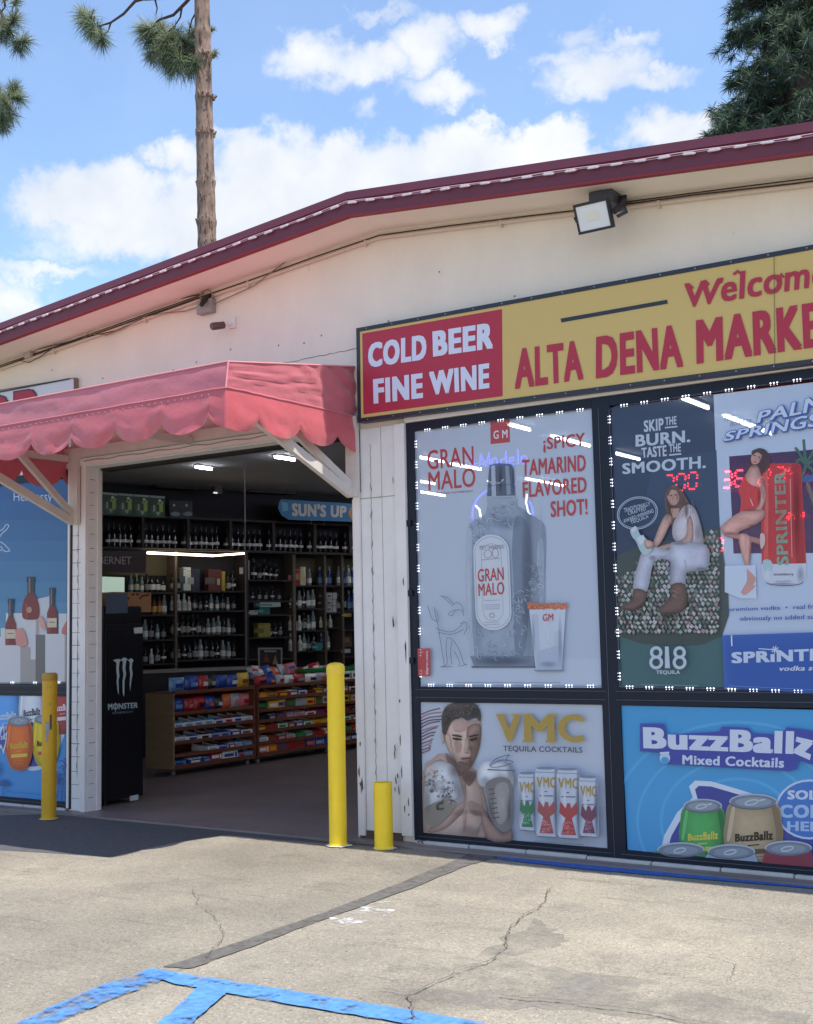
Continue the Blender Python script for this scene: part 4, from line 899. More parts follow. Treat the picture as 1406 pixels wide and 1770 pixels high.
for cx, c_, dk in ((960, (70, 140, 86), (48, 100, 60)), (1132, (150, 168, 190), (120, 138, 164)), (1325, (138, 52, 72), (100, 36, 56))):
    x0, x1 = cx - 80, cx + 80; yb = lambda x: 566 + (x - 776) * .0935; ty = 566 if cx < 1000 else 572 if cx < 1200 else 560
    a.poly([(x0 + 4, ty), (x1 - 4, ty), (x1 + 10, yb(x1)), (x0 - 10, yb(x0))], c_); a.ell(cx, ty, 78, 23, (120, 130, 146)); a.ring(cx, ty, 78, 23, 5, (184, 192, 202)); a.ell(cx, ty + 2, 60, 15, (142, 152, 166)); a.ring(cx - 4, ty + 2, 20, 7, 4, (200, 206, 214), -12); a.ring(cx, ty, 78, 23, 4, (84, 94, 110), 0, 10, 170)
a.poly([(822, 138), (905, 138), (910, 176), (1090, 165), (1100, 148), (1190, 152), (1200, 170), (1300, 176), (1320, 150), (1395, 160), (1470, 186), (1470, 280), (1395, 275), (1360, 262), (1355, 292), (1330, 300), (905, 276), (888, 258), (890, 238), (822, 232)], (62, 70, 160), False)
a.txt('BuzzBall', (832, 150), (1345, 164), (1342, 242), (834, 222), (208, 216, 234), .055); a.txt('z', (1352, 182), (1412, 196), (1398, 262), (1340, 236), (208, 216, 234), .07)
a.txt('Mixed Cocktails', (966, 244), (1312, 254), (1310, 288), (966, 276), (204, 214, 234), .035); a.ell(907, 254, 18, 20, (188, 204, 228)); a.ell(907, 262, 13, 11, CY); a.line([(890, 238), (922, 236)], 6, (208, 216, 234))
solo(a.mb, 'window_poster', 'cyan window film of round cans with a green and a tan can in front', 'poster', 'advertising films on the shop windows')

# cognac poster, seen past the awning
a = Art((0, 780, 2.6808), film_plane()); SKY1 = (44, 100, 158)
for k in range(10):
    f = k / 9; y0, y1 = 130 + 95 * k, 130 + 95 * (k + 1); a.poly([(-1200, y0), (325, y0), (325, y1), (-1200, y1)], (int(40 + 66 * f), int(92 + 70 * f), int(152 + 40 * f)), up=False)
a.txt('Hennessy', (64, 192), (243, 184), (243, 250), (64, 242), (196, 208, 224), .0)
for p in ([(-60, 400), (-20, 370), (10, 365), (30, 340), (42, 345), (32, 362), (12, 380), (-10, 410)], [(-40, 440), (0, 420), (30, 440), (46, 462), (20, 462), (5, 440)], [(-30, 455), (10, 460)]): a.line(p, 4, (196, 208, 224), smooth=True)
CU_ = (206, 206, 210); CD = (168, 160, 158); CD2 = (112, 108, 110)


def pedestal(x0, x1, x2, y0, y1, d=10): a.poly([(x0, y0), (x1, y0), (x1, y1), (x0, y1)], CU_); a.poly([(x1, y0), (x2, y0 + d), (x2, y1), (x1, y1)], CD)


a.poly([(150, 690), (230, 672), (232, 860), (150, 860)], (196, 200, 208)); pedestal(5, 90, 100, 820, 900); pedestal(-150, 60, 90, 860, 1078)
pedestal(112, 168, 182, 775, 965); a.poly([(168, 960), (215, 960), (215, 1078), (140, 1078)], CD2); pedestal(30, 125, 125, 750, 830); pedestal(275, 325, 325, 752, 850); a.poly([(168, 850), (214, 850), (214, 1078), (168, 1078)], CD2); a.poly([(140, 965), (168, 965), (168, 1078), (140, 1078)], CD); pedestal(213, 303, 327, 846, 1078); pedestal(-150, 98, 142, 898, 1078)


def spirit(cx, y0, y1, w_, fat, seal=False):
    D_, L__ = (118, 34, 42), (150, 56, 62); h_ = y1 - y0; nk = w_ * .22
    if fat: a.poly([(cx - nk, y0 + h_ * .4), (cx + nk, y0 + h_ * .4), (cx + w_ * .5, y0 + h_ * .62), (cx + w_ * .56, y0 + h_ * .86), (cx + w_ * .4, y1), (cx - w_ * .4, y1), (cx - w_ * .56, y0 + h_ * .86), (cx - w_ * .5, y0 + h_ * .62)], D_, True)
    else: a.poly([(cx - nk, y0 + h_ * .38), (cx + nk, y0 + h_ * .38), (cx + w_ * .5, y0 + h_ * .55), (cx + w_ * .5, y1), (cx - w_ * .5, y1), (cx - w_ * .5, y0 + h_ * .55)], D_)
    a.poly([(cx - w_ * .36, y0 + h_ * .66), (cx - w_ * .2, y0 + h_ * .62), (cx - w_ * .16, y1 - 4), (cx - w_ * .34, y1 - 4)], L__)
    a.rect(cx - nk, y0, cx + nk, y0 + h_ * .4, (56, 44, 52)); a.rect(cx - nk * 1.2, y0, cx + nk * 1.2, y0 + h_ * .13, (34, 40, 58)); a.rect(cx - nk * .5, y0 + 4, cx - nk * .1, y0 + h_ * .38, (130, 120, 128))
    if seal: a.ell(cx - 6, y1 - h_ * .22, w_ * .17, w_ * .2, (186, 140, 118))
    else: a.rect(cx - w_ * .46, y0 + h_ * .66, cx + w_ * .46, y0 + h_ * .86, (206, 192, 172)); a.line([(cx - w_ * .3, y0 + h_ * .75), (cx + w_ * .3, y0 + h_ * .75)], 4, (120, 104, 100))


spirit(146, 582, 778, 72, True, True); spirit(246, 632, 846, 48, False); spirit(55, 684, 898, 50, False)
a.poly([(80, 830), (110, 822), (130, 870), (128, 900), (84, 898)], (206, 140, 132), True); a.poly([(190, 760), (214, 790), (216, 830), (192, 810)], (214, 150, 142), True); a.poly([(296, 820), (322, 780), (326, 845), (294, 845)], (190, 100, 96), True)
solo(a.mb, 'window_poster', 'blue window film of dark red bottles on white pedestals, behind the awning brace', 'poster', 'advertising films on the shop windows')

a = Art((0, 1080, 4.9143), film_plane()); CY2 = (74, 150, 214); a.clip = [(-2200, 608), (586, 608), (585, 1505), (-2200, 1330)]
a.poly([(-2200, 608), (586, 608), (585, 1505), (-2200, 1330)], CY2)
a.poly([(-420, 900), (0, 1000), (70, 1100), (150, 1190), (260, 1238), (380, 1215), (470, 1130), (540, 960), (588, 800), (588, 608), (-420, 608)], (206, 214, 230), True); a.poly([(-420, 850), (0, 960), (90, 1090), (170, 1170), (270, 1205), (370, 1180), (450, 1100), (520, 900), (586, 720), (586, 608), (-420, 608)], (72, 74, 156), True)
ballcan(a, 55, 760, 130, 260, (84, 148, 214), (60, 118, 186), 'BuzzBallz', (196, 216, 240)); ballcan(a, 275, 730, 110, 250, (200, 206, 220), (160, 168, 190), 'BuzzBallz', (40, 44, 70), False, label2=(70, 76, 100)); ballcan(a, 540, 690, 120, 230, (158, 50, 60), (120, 36, 48), 'BuzzBallz', (230, 220, 226), False)
ballcan(a, 400, 990, 118, 210, (212, 186, 40), (176, 150, 28), 'BuzzBallz', (70, 40, 20), label2=(200, 80, 40)); ballcan(a, 178, 1010, 118, 215, (214, 104, 44), (178, 72, 34), 'BuzzBallz', (226, 190, 70), label2=(228, 200, 80))
a.poly([(45, 835), (58, 930), (82, 900), (72, 1000), (48, 1100), (30, 1040), (0, 1080), (8, 1000), (-30, 940), (10, 930)], (214, 220, 232)); a.poly([(42, 870), (54, 945), (72, 930), (62, 1000), (44, 1060), (28, 1010), (8, 1040), (14, 985), (-10, 950), (20, 945)], (72, 74, 156)); a.txt('15%', (10, 945), (66, 935), (66, 970), (12, 978), (220, 224, 236), .04)
PB = (44, 82, 150)
for bx, by, th, s_ in ((500, 1490, 1300, 1), (545, 1500, 1190, 1.1), (-20, 1380, 1215, 1)):
    a.line([(bx, by), (bx + 14, (by + th) / 2), (bx + 36 if bx > 500 else bx + 6, th)], 11, PB, smooth=True); tx = bx + 36 if bx > 500 else bx + 6
    for ax, ay in ((-55, 25), (-45, -35), (-8, -55), (40, -30), (50, 25), (20, 55), (-25, 50)): a.line([(tx, th), (tx + ax * .6 * s_, th + ay * .8 - 12), (tx + ax * s_, th + ay + 4)], 11, PB, smooth=True)
a.poly([(5, 1350), (55, 1303), (104, 1355), (80, 1368), (55, 1360), (30, 1366)], PB); a.line([(53, 1350), (53, 1460)], 7, PB); a.line([(78, 1412), (365, 1436)], 4, (58, 104, 176))
solo(a.mb, 'window_poster', 'cyan window film of round orange and yellow cans behind the scuffed bollard', 'poster', 'advertising films on the shop windows')

# ------------------------------------------------------------------ signs on the wall
SRED = (178, 40, 66); SGOLD = (210, 180, 108); SBLK = (38, 40, 54); SLET = (214, 218, 236)


def sign_board(name, label, y, tl, tr, bl, br, x_to, thick, frame_m, face_m, fw):
    """a boxed panel on the wall; corners seen, far end at x_to"""
    TL, TR, BL, BR = (onY(*p, y) for p in (tl, tr, bl, br))

    def ext(p, q): t = (x_to - p.x) / (q.x - p.x); return p.lerp(q, t)
    if x_to > TL.x: TR, BR = ext(TL, TR), ext(BL, BR)
    else: TL, BL = ext(TR, TL), ext(BR, BL)
    root = thing(name, label, 'sign', (BL + BR) / 2 + Vector((0, thick, 0)))
    f = MB(); q = [BL, BR, TR, TL]; iu = lambda k: [BL + Vector((fw, 0, fw)), BR + Vector((-fw, 0, fw)), TR + Vector((-fw, 0, -fw)), TL + Vector((fw, 0, -fw))][k]
    for k in range(4):
        j = (k + 1) % 4; f.hexa([q[k], q[j], iu(j), iu(k)], (0, thick, 0), frame_m)
    f.build('frame', root)
    p = MB(); p.hexa([iu(0), iu(1), iu(2), iu(3)], (0, thick - .01, 0), face_m); 
    for v in p.v: pass
    p.v = [(x, yy + .004, zz) for x, yy, zz in p.v]; p.build('panel', root)
    return root, (TL, TR, BL, BR)


SY = 5.93
root, cs = sign_board('shop_sign', 'long gold shop sign board with black border and a red cold drinks panel', SY, (615.9, 567.4), (1406, 422.5), (618.4, 730.3), (1405.9, 628.6), 1.3, .066, PM(SBLK, .4), PM(SGOLD), .024)
a = Art((600, 400, 1.7444), ((0, SY + .004, 0), WALLN), PM)
a.poly([(46, 308), (468, 234), (470, 497), (50, 552)], SRED); q_ = a.mb.build('red_panel', root)
a.mb = MB(); a.up()
a.txt('COLD', (64, 338), (240, 309), (240, 386), (64, 412), SLET, .06); a.txt('BEER', (258, 302), (442, 274), (441, 352), (260, 378), SLET, .06)
a.txt('FINE', (79, 446), (229, 427), (230, 502), (81, 520), SLET, .06); a.txt('WINE', (248, 424), (430, 397), (430, 473), (252, 495), SLET, .06)
a.mb.build('lettering', root); a.mb = MB()
a.line([(646, 269), (967, 212)], 12, SBLK)
for t, q in (('ALTA', ((507, 356), (708, 327), (714, 446), (507, 476))), ('DENA', ((752, 318), (1006, 279), (1015, 408), (751, 444))), ('MARKET', ((1053, 268), (1498, 200), (1506, 336), (1055, 400)))): a.txt(t, *q, SRED, .048)
for t, q in (('W', ((1018, 158), (1132, 141), (1128, 214), (1026, 232))), ('elcome', ((1126, 131), (1450, 77), (1452, 162), (1130, 214)))): a.txt(t, *q, SRED, .026, .10)
for p in ([(1020, 165), (1032, 160), (1044, 172)], [(1068, 154), (1082, 150), (1092, 162)], [(1120, 146), (1134, 142), (1128, 156)], [(1166, 130), (1180, 120), (1188, 128)], [(1302, 146), (1312, 128), (1318, 140)]): a.line(p, 8, SRED)
a.mb.build('lettering', root); a.mb = MB(); a.line([(1289, 76), (1291, 408)], 1.6, (96, 84, 60)); a.mb.build('panel_joint', root)
TL, TR, BL, BR = cs; proto = None
for k in range(17):
    for p, q, dz in ((TL, TR, -.012), (BL, BR, .012)):
        v = p.lerp(q, (k + .4) / 30)
        if proto is None:
            m2 = MB(); m2.hexa([(.004 * math.cos(t), 0, .004 * math.sin(t)) for t in [i * math.pi / 4 for i in range(8)]], (0, -.003, 0), M('screw_head', (150, 150, 154), .4, .6)); proto = o = m2.build('screw'); o.parent = root
        else: o = proto.copy(); SC.collection.objects.link(o); o.parent = root
        o.location = Vector((v.x, v.y, v.z + dz)) - WL[root.name]
root, cs = sign_board('shop_sign', 'white sign board with red outlined letters peeking over the awning', 5.955, (-100, 690), (128.5, 652.5), (-100, 770), (128.5, 740), -9.6, .04, M('tan_sign_frame', (132, 112, 96), .7), PM((206, 208, 214)), .006)
a = Art((0, 520, 8.79), ((0, 5.955, 0), WALLN), PM); a.lay = 6
a.line([(-3000, 1975), (0, 1384), (1068, 1182)], 22, (36, 30, 44))
for t, q in (('R', ((222, 1392), (640, 1318), (640, 2070), (222, 2140))), ('O', ((-290, 1492), (160, 1405), (160, 2150), (-290, 2230))), ('U', ((-800, 1590), (-360, 1506), (-360, 2240), (-800, 2330))), ('Q', ((-1330, 1690), (-870, 1604), (-870, 2340), (-1330, 2430))), ('I', ((-1560, 1735), (-1420, 1708), (-1420, 2446), (-1560, 2475))), ('L', ((-2040, 1830), (-1640, 1752), (-1640, 2490), (-2040, 2570)))):
    a.txt(t, *[(x + (-16 if i in (0, 3) else 16), y + (-16 if i < 2 else 16)) for i, (x, y) in enumerate(q)], (40, 30, 46), .1); a.txt(t, *q, (166, 36, 62), .075)
a.mb.build('lettering', root)

# ------------------------------------------------------------------ awning
AX0, AX1, AY, AS, AT = -6.99, -4.402, 4.83, 2.52, 2.665
VIN = M('red_awning_vinyl', (200, 104, 116), .40, var=.12, vscale=2.2, bump=.22, bscale=38, translucent=.2, spec=.7, sheen=.4, coat=.25)
VINR = M('red_valance_vinyl', (202, 86, 96), .40, var=.12, vscale=2.2, bump=.22, bscale=38, translucent=.2, spec=.7, sheen=.4, coat=.2)
VIND = M('awning_piping', (220, 140, 146), .5)
aw = thing('awning', 'faded red scalloped vinyl awning over the doorway', 'awning', ((AX0 + AX1) / 2, 6, 2.5))


def nz(p, s): return noise.noise(Vector(p) * s)


def scal(u, per=.36): t = (u / per) % 1.0; return 1 - (1 - (2 * t - 1) ** 2) ** .55


mb = MB(); n = 90                                     # sloping top and front band
top = []
for i in range(n + 1):
    x = AX0 + (AX1 - AX0) * i / n; col_ = []
    for j in range(5): t = j / 4; col_.append((x, 5.99 + (AY + .018 - 5.99) * t, 2.83 + (AT - 2.83) * t + .012 * nz((x, t, 0), 3) - .012 * math.sin(math.pi * t)))
    top.append(col_)
mb.grid(top, VIN); top = []
for i in range(n + 1):
    x = AX0 + (AX1 - AX0) * i / n
    top.append([(x, AY + .018 - .018 * t + .016 * nz((x * .7, t * .4, 3), 3) * math.sin(math.pi * t) + .008 * abs(nz((x, t * .5, 8), 7)) * math.sin(math.pi * t) - .004 * math.sin(math.pi * t), AT + (AS - AT) * t + .006 * nz((x, 1, 7), 2.2) * (1 - t)) for t in (0, .2, .4, .6, .8, 1)])
mb.grid(top, VIN)
for X, sgn in ((AX1, 1), (AX0, -1)):                  # closed ends with puckers near the wall
    g_ = []
    for i in range(61):
        t = i / 60; y = AY + .045 * 0 + (5.99 - AY) * t; zt = AT + (2.83 - AT) * t; row = []
        for j in range(13):
            s_ = j / 12; puck = .022 * max(0, (t - .4)) * math.sin(38 * (t - .35 * s_) + 3 * nz((y, s_, 2), 3)) * (1 - s_ * .5) + .016 * nz((y, zt * s_, 5), 4) * math.sin(math.pi * s_) + .010 * abs(nz((y * 2, s_ * 1.2, 2), 3)) * math.sin(math.pi * s_)
            row.append((X + sgn * puck, y + .018 * (1 - t) * (1 - s_), zt + (AS - zt) * s_))
        g_.append(row)
    mb.grid(g_ if sgn < 0 else g_[::-1], VIN)
mb.build('canopy', aw)
mb = MB(); L_ = AX1 - AX0; LE = 5.995 - AY; zc, zl = 2.395, 2.298; path = []     # scalloped skirt running round both corners
path = [(AX0, AY + LE * (1 - i / 100), -1, 0, 0) for i in range(100)] + [(AX0 + L_ * i / 220, AY, 0, -1, 0) for i in range(221)] + [(AX1, AY + LE * i / 100, 1, 0, 0) for i in range(1, 101)]
g_ = []; acc = 0
us = [0]
for p, q in zip(path, path[1:]): us.append(us[-1] + math.hypot(q[0] - p[0], q[1] - p[1]))
uc = us[320]                                          # arc length at the seen corner
for (x, y, nx, ny, _), u in zip(path, us):
    d = u - uc; per = .352 if d > 0 else .36; zb = zl + (zc - zl) * scal(d + (.105 if d > 0 else .09 * 0 + .105), per); row = []
    cw = math.exp(-(d / .05) ** 2) + math.exp(-((u - us[99]) / .05) ** 2)
    mx_, my_ = (nx, ny) if cw < .02 else (nx * (1 - cw * .3) + cw * .35 * (1 if x > -5 else -1) * (ny != 0), ny * (1 - cw * .3) - cw * .35 * (nx != 0))
    for j in range(11):
        s_ = j / 10; fl_ = .006 + .014 * s_ + (.005 * s_ * math.sin(2 * math.pi * (d + .1) / per - .8) + .014 * s_ * nz((u, s_, 9), 3) + .012 * abs(nz((u * 1.5, s_ * .8, 5), 5)) * s_) * (1 - .8 * min(1, cw)) + .006 * math.sin(math.pi * s_)
        row.append((x + mx_ * fl_, y + my_ * fl_, AS + .004 * nz((u, 0, 4), 5) + (zb - AS) * s_))
    g_.append(row)
mb.grid(g_, VINR)
mb.build('valance', aw)
mb = MB()
mb.tube([(AX0 + L_ * k / 60, AY - .006, AS + .002 + .004 * nz((k * .11, 0, 4), 2)) for k in range(61)], .006, VIN, 6); mb.tube([(AX1 + .004, AY + 1.15 * k / 40, AS + .004 + .004 * nz((k * .1, 0, 8), 3)) for k in range(41)], .008, VIN, 6)
mb.tube([(AX1 + .003, AY + .016, AT), (AX1 + .003, AY - .004, AS)], .006, VIND, 6); mb.tube([(AX0 + L_ * k / 30, AY + .016, AT + .003) for k in range(31)], .005, VIND, 6); mb.tube([(AX1, AY + .016, AT + .002), (AX1, 5.985, 2.833)], .005, VIND, 6)
for k in range(50): mb.box(AX0 + .05 * k + .02, AX0 + .05 * k + .026, AY - .013, AY - .009, AS - .022, AS - .019, M('lacing_holes', (230, 214, 214), .6))
mb.build('piping', aw)
WD = M('white_painted_timber', (206, 198, 192), .7, var=.08, vscale=6, wear=((130, 112, 102), 12, .7))
mb = MB(); mb.bar((AX0 + .04, AY + .05, AS - .02), (AX1 - .04, AY + .05, AS - .02), .04, .05, WD); mb.build('front_rail', aw)
mb = MB(); mb.bar((AX0 + .02, 5.955, AS + .02), (AX1 - .02, 5.955, AS + .02), .04, .07, WD); mb.build('wall_rail', aw)
for x in (AX0 + .05, -5.72, AX1 - .05):
    mb = MB(); mb.bar((x, AY + .07, AS - .02), (x, 5.93, AS - .015), .04, .045, WD); mb.build('cross_arm', aw)
for x, x2 in ((AX0 + .09, AX0 + .05), (AX1 - .02, AX1 - .06)):
    mb = MB(); mb.bar((x, 5.95, 2.05), (x2, AY + .12, AS - .04), .035, .055, WD); mb.build('brace', aw)
    mb = MB(); mb.bar((x, 5.95, 2.10), (x2 + (.10 if x < -6 else -.10), 5.42, AS - .03), .03, .045, WD); mb.build('brace', aw)
    mb = MB(); mb.box(x - .03, x + .055, 5.945, 5.972, 2.03, AS, WD); mb.build('bracket', aw)

# ------------------------------------------------------------------ bollards
def bollard(x, y, h, r, label, m, capm, kind):
    root = thing('bollard', label, 'bollard', (x, y, 0), 'yellow bollards before the shop'); mb = MB()
    mb.lathe([(r + .006, 0), (r + .004, .012), (r, .016), (r, h - .05)], (x, y, 0), m, 28)
    if kind == 'open': mb.lathe([(r, h - .05), (r, h), (r - .008, h), (r - .008, h - .12), (0, h - .12)], (x, y, 0), m, 28)
    mb.build('post', root)
    if kind != 'open':
        mb = MB(); d = .016 if kind == 'dome' else .004
        mb.lathe([(r, h - .05), (r + .003, h - .05), (r + .003, h - .012), (r * .9, h + d * .3), (r * .55, h + d * .8), (0, h + d)], (x, y, 0), capm, 28); mb.build('cap', root)
    return root, mb


YEL = M('yellow_bollard_paint', (255, 212, 42), .45, var=.07, vscale=5, wear=((196, 176, 120), 9, .74), bump=.06, bscale=20)
YELC = M('yellow_bollard_cap', (252, 210, 60), .5, var=.06, vscale=9)
YEL2 = M('scuffed_yellow_paint', (206, 158, 26), .55, var=.1, vscale=5, wear=((150, 130, 80), 10, .70), bump=.08)
bollard(-4.408, 5.757, 1.03, .051, 'tall yellow bollard with a domed cap before the shop doorway', YEL, YELC, 'dome')
rt, _ = bollard(-6.83, 5.70, .985, .050, 'scuffed yellow bollard with a flat cap by the white corner post', YEL2, M('rusty_yellow_cap', (182, 140, 50), .6, var=.25, vscale=14), 'flat')
mb = MB(); sm = M('scuff_grey', (150, 150, 148), .7, var=.2, vscale=30); sd = M('scuff_dark', (84, 78, 60), .8)


def scuff(mb, cx, cy, r, a0, a1, z0, z1, m):
    n_ = 8; lo, hi = [], []
    for k in range(n_ + 1):
        t = math.radians(a0 + (a1 - a0) * k / n_); lo.append((cx + (r + .0012) * math.cos(t), cy + (r + .0012) * math.sin(t), z0 + R.uniform(0, .015))); hi.append((cx + (r + .0012) * math.cos(t), cy + (r + .0012) * math.sin(t), z1 - R.uniform(0, .02)))
    mb.mesh(lo + hi, [(k, k + 1, n_ + 2 + k, n_ + 1 + k) for k in range(n_)], m, True)


for q in ((-70, -40, .57, .67, sm), (-66, -50, .52, .62, sm), (-38, -22, .60, .72, sd), (-60, -54, .86, .92, sm), (-40, -30, .88, .90, sd), (-40, -32, .77, .79, sd)): mb = MB(); scuff(mb, -6.83, 5.70, .050, *q); mb.build('scuff', rt)
rt, _ = bollard(-4.117, 5.800, .37, .053, 'short yellow bollard stub with a flat top by the peeling post', YEL, YEL, 'open')

MORT = M('white_mortar', (206, 204, 198), .9, var=.15, vscale=40)
for bx, by, r in ((-4.408, 5.757, .075), (-4.117, 5.80, .066), (-6.83, 5.70, .066)):
    mb = MB(); mb.face([(bx + .01 + r * R.uniform(.78, 1.25) * math.cos(t), by - .006 + r * R.uniform(.7, 1.15) * math.sin(t), .0075) for t in [k * math.pi / 12 for k in range(24)]], MORT); struct(mb, 'mortar_patch')
# ------------------------------------------------------------------ things on the gable: lamp, camera, cables, string lights
LB = M('lamp_black_metal', (34, 38, 50), .45); LG = M('lamp_glass', (226, 228, 230), .25, coat=.4); LC = M('led_chip', (228, 224, 206), .4)
cx, cy, cz = -2.656, 5.72, 3.335; fl_ = thing('flood_light', 'black square flood light hanging from the eave above the shop sign', 'flood light', (cx, 5.95, 3.5))
U_ = Vector((0, -.40, .9165)); Nn = Vector((0, -.9165, -.40)); X_ = Vector((1, 0, 0)); C0 = Vector((cx, cy, cz))


def loc(u, v, n_): return C0 + X_ * u + U_ * v + Nn * n_


def lbox(mb, u0, u1, v0, v1, n0, n1, m): mb.hexa([loc(u0, v0, n0), loc(u1, v0, n0), loc(u1, v1, n0), loc(u0, v1, n0)], Nn * (n1 - n0), m)


mb = MB(); lbox(mb, -.098, .098, -.078, .078, -.03, 0, LB)
for k in range(9): lbox(mb, -.09 + k * .0215, -.084 + k * .0215, -.065, .065, -.05, -.03, LB)
for q in ((-.098, .098, .064, .078), (-.098, .098, -.078, -.064), (-.098, -.086, -.064, .064), (.086, .098, -.064, .064)): lbox(mb, *q, 0, .008, LB)
mb.build('housing', fl_, bevel=.004)
mb = MB(); lbox(mb, -.086, .086, -.064, .064, .0005, .002, LG); g_ = mb.build('glass', fl_); mb = MB(); lbox(mb, -.035, .035, -.02, .025, .0025, .004, LC); mb.build('led_panel', fl_)
mb = MB(); mb.box(cx - .06, cx + .075, 5.80, 5.985, 3.425, 3.50, M('grey_junction_box', (72, 76, 88), .5)); mb.build('mounting_box', fl_, bevel=.004)
mb = MB(); mb.bar(loc(.11, 0, -.02), (cx + .115, 5.88, 3.44), .012, .03, LB); mb.bar(loc(-.11, 0, -.02), (cx - .075, 5.88, 3.46), .012, .03, LB); mb.bar(loc(.115, -.03, -.03), loc(.17, -.015, -.05), .02, .012, LB); mb.bar((cx - .08, 5.88, 3.455), (cx + .12, 5.88, 3.455), .012, .03, LB); mb.build('bracket', fl_)
wc = MB()                                            # nail holes and a hairline crack in the stucco
for x, y in ((399, 604), (482, 597), (526, 593), (300, 640), (890, 512), (178, 654), (556, 580), (340, 626), (672, 555), (760, 470), (90, 640)):
    p = onY(x, y, 5.999); wc.hexa([(p.x + .006 * math.cos(t), 5.9985, p.z + .006 * math.sin(t)) for t in [k * math.pi / 3 for k in range(6)]], (0, -.0012, 0), SEAM)
pts = [onY(490 + 8 * k, 628 - 1.62 * k + R.uniform(-1, 1), 5.9988) for k in range(17)]; wc.tube(pts, [.0012 + .0012 * R.random() for _ in pts], SEAM, 4); wc.build('wall_crack', B)
# conduit and cables under the eave
CABD = M('dark_cable', (66, 54, 48), .7); CABT = M('tan_cable', (150, 128, 112), .7); CON = M('painted_conduit', (212, 194, 178), .7)
mb = MB(); xs = [XL + .3 + k * .5 for k in range(35)]
mb.tube([(x, 5.985, roofz(x) - .045) for x in xs], .011, CON, 8)
for x in [XL + .6 + k * .95 for k in range(17)]: mb.box(x - .006, x + .006, 5.972, 5.999, roofz(x) - .07, roofz(x) - .032, CON)
mb.build('conduit', B)
mb = MB(); mb.tube([(x, 5.984, roofz(x) - .026 + .003 * math.sin(x * 5)) for x in xs], .004, CABD, 6); [mb.tube([(x, 5.99, roofz(x) - .012 + .003 * math.sin(x * 3 + 1)) for x in g__], .0035, CABD, 6) for g__ in ([x for x in xs if x < -5.5], [x for x in xs if x > -2.9])]
mb.build('cable', B)
mb = MB()
for pts, r, m in (([(0, 612), (60, 590), (180, 550), (250, 530), (330, 512), (352, 508)], .004, CABD), ([(0, 620), (80, 600), (170, 578), (200, 572), (255, 547), (300, 532), (345, 515)], .0035, CABD), ([(150, 577), (185, 579), (215, 566), (250, 548), (285, 541), (320, 538), (350, 528)], .004, CABT), ([(371, 525), (400, 512), (440, 494), (470, 470), (500, 448), (522, 440)], .004, CABT), ([(35, 623), (50, 627), (68, 618), (86, 605)], .003, CABD), ([(300, 482), (310, 490), (335, 496), (352, 506)], .003, CABD)):
    mb.tube([onY(x, y, 5.975 if r > .003 else 5.97) for x, y in pts], r, m, 6)
mb.build('cable', B)
mb = MB(); p = onY(50, 612, 5.97); mb.box(p.x - .035, p.x + .035, 5.95, 5.999, p.z - .03, p.z + .03, M('putty_box', (176, 168, 158), .7)); mb.build('junction_box', B, bevel=.006)
jb = thing('junction_box', 'grey outdoor electrical box with a photo sensor under the eave', 'electrical box', onY(355, 522, 6))
mb = MB(); p0_, p1_ = onY(342, 521, 5.96), onY(367, 539, 5.96); mb.box(p0_.x, p1_.x, 5.945, 5.999, p1_.z, p0_.z, M('grey_metal_box', (150, 146, 146), .5)); mb.build('box', jb, bevel=.005)
mb = MB(); c0 = onY(354, 522, 5.93); mb.tube([c0 + Vector((.01, .05, .05)), c0 + Vector((0, .0, .02)), c0 + Vector((-.004, -.03, -.03))], [.016, .02, .014], M('sensor_black', (40, 34, 34), .5), 10); mb.build('photo_sensor', jb)
mb = MB(); c0 = onY(357, 513, 5.96); mb.tube([c0 + Vector((.055 * math.cos(t), 0, .045 * math.sin(t))) for t in [k * .5 - .6 for k in range(9)]], .005, CABT, 6); mb.build('cable_loop', jb)
cm = thing('security_camera', 'small dark bullet camera on a white bracket above the awning', 'security camera', onY(390, 563, 6))
mb = MB(); c0 = onY(377, 564, 5.90); mb.tube([c0 + Vector((-.02, -.04, -.008)), c0 + Vector((-.016, -.03, -.004)), c0 + Vector((.03, .03, .01)), c0 + Vector((.034, .036, .011))], [.022, .026, .024, .006], M('camera_bronze', (92, 74, 66), .4), 12); mb.build('camera_body', cm)
mb = MB(); mb.tube([c0 + Vector((.03, .03, .01)), onY(392, 560, 5.95), onY(400, 560, 5.985)], .010, TRIMB, 8); p = onY(402, 558, 5.99); mb.box(p.x - .025, p.x + .025, 5.985, 5.999, p.z - .035, p.z + .035, TRIMB); mb.build('bracket', cm)
# string of unlit modules along the fascia
SW = M('white_led_plastic', (226, 214, 220), .4); SWC = M('white_wire', (208, 176, 186), .5)
sl_ = thing('string_light', 'white string of unlit light modules along the maroon fascia', 'string light', (RX, YE, 3.74))
mb = MB()
for dz, r in ((.080, .0022), (.072, .0018)):
    mb.tube([(x, YE - .016, roofz(x) + dz + .003 * math.sin(x * 9 + dz * 99)) for x in [XL + .5 + k * .11 for k in range(155)]], r, SWC, 5)
mb.build('wire', sl_)
proto = None; x = -7.6
while x < -1.2:
    mb = MB() if proto is None else None
    if proto is None:
        mb.box(-.026, .026, -.006, .004, -.006, .006, SW); mb.box(-.034, .034, -.002, .003, -.003, .003, SW)
        for k in (-.016, 0, .016): mb.lathe([(.004, 0), (0, .003)], (k, -.006, 0), SW, 6)
        o = mb.build('light_module'); o.parent = sl_; proto = o
    else: o = proto.copy(); SC.collection.objects.link(o); o.parent = sl_
    zz = roofz(x) + .071; o.location = Vector((x, YE - .018, zz)) - WL[sl_.name]; o.rotation_euler = (0, math.atan(.0885 if x < RX else -.0985) * -1 + R.uniform(-.05, .05), 0); x += .128
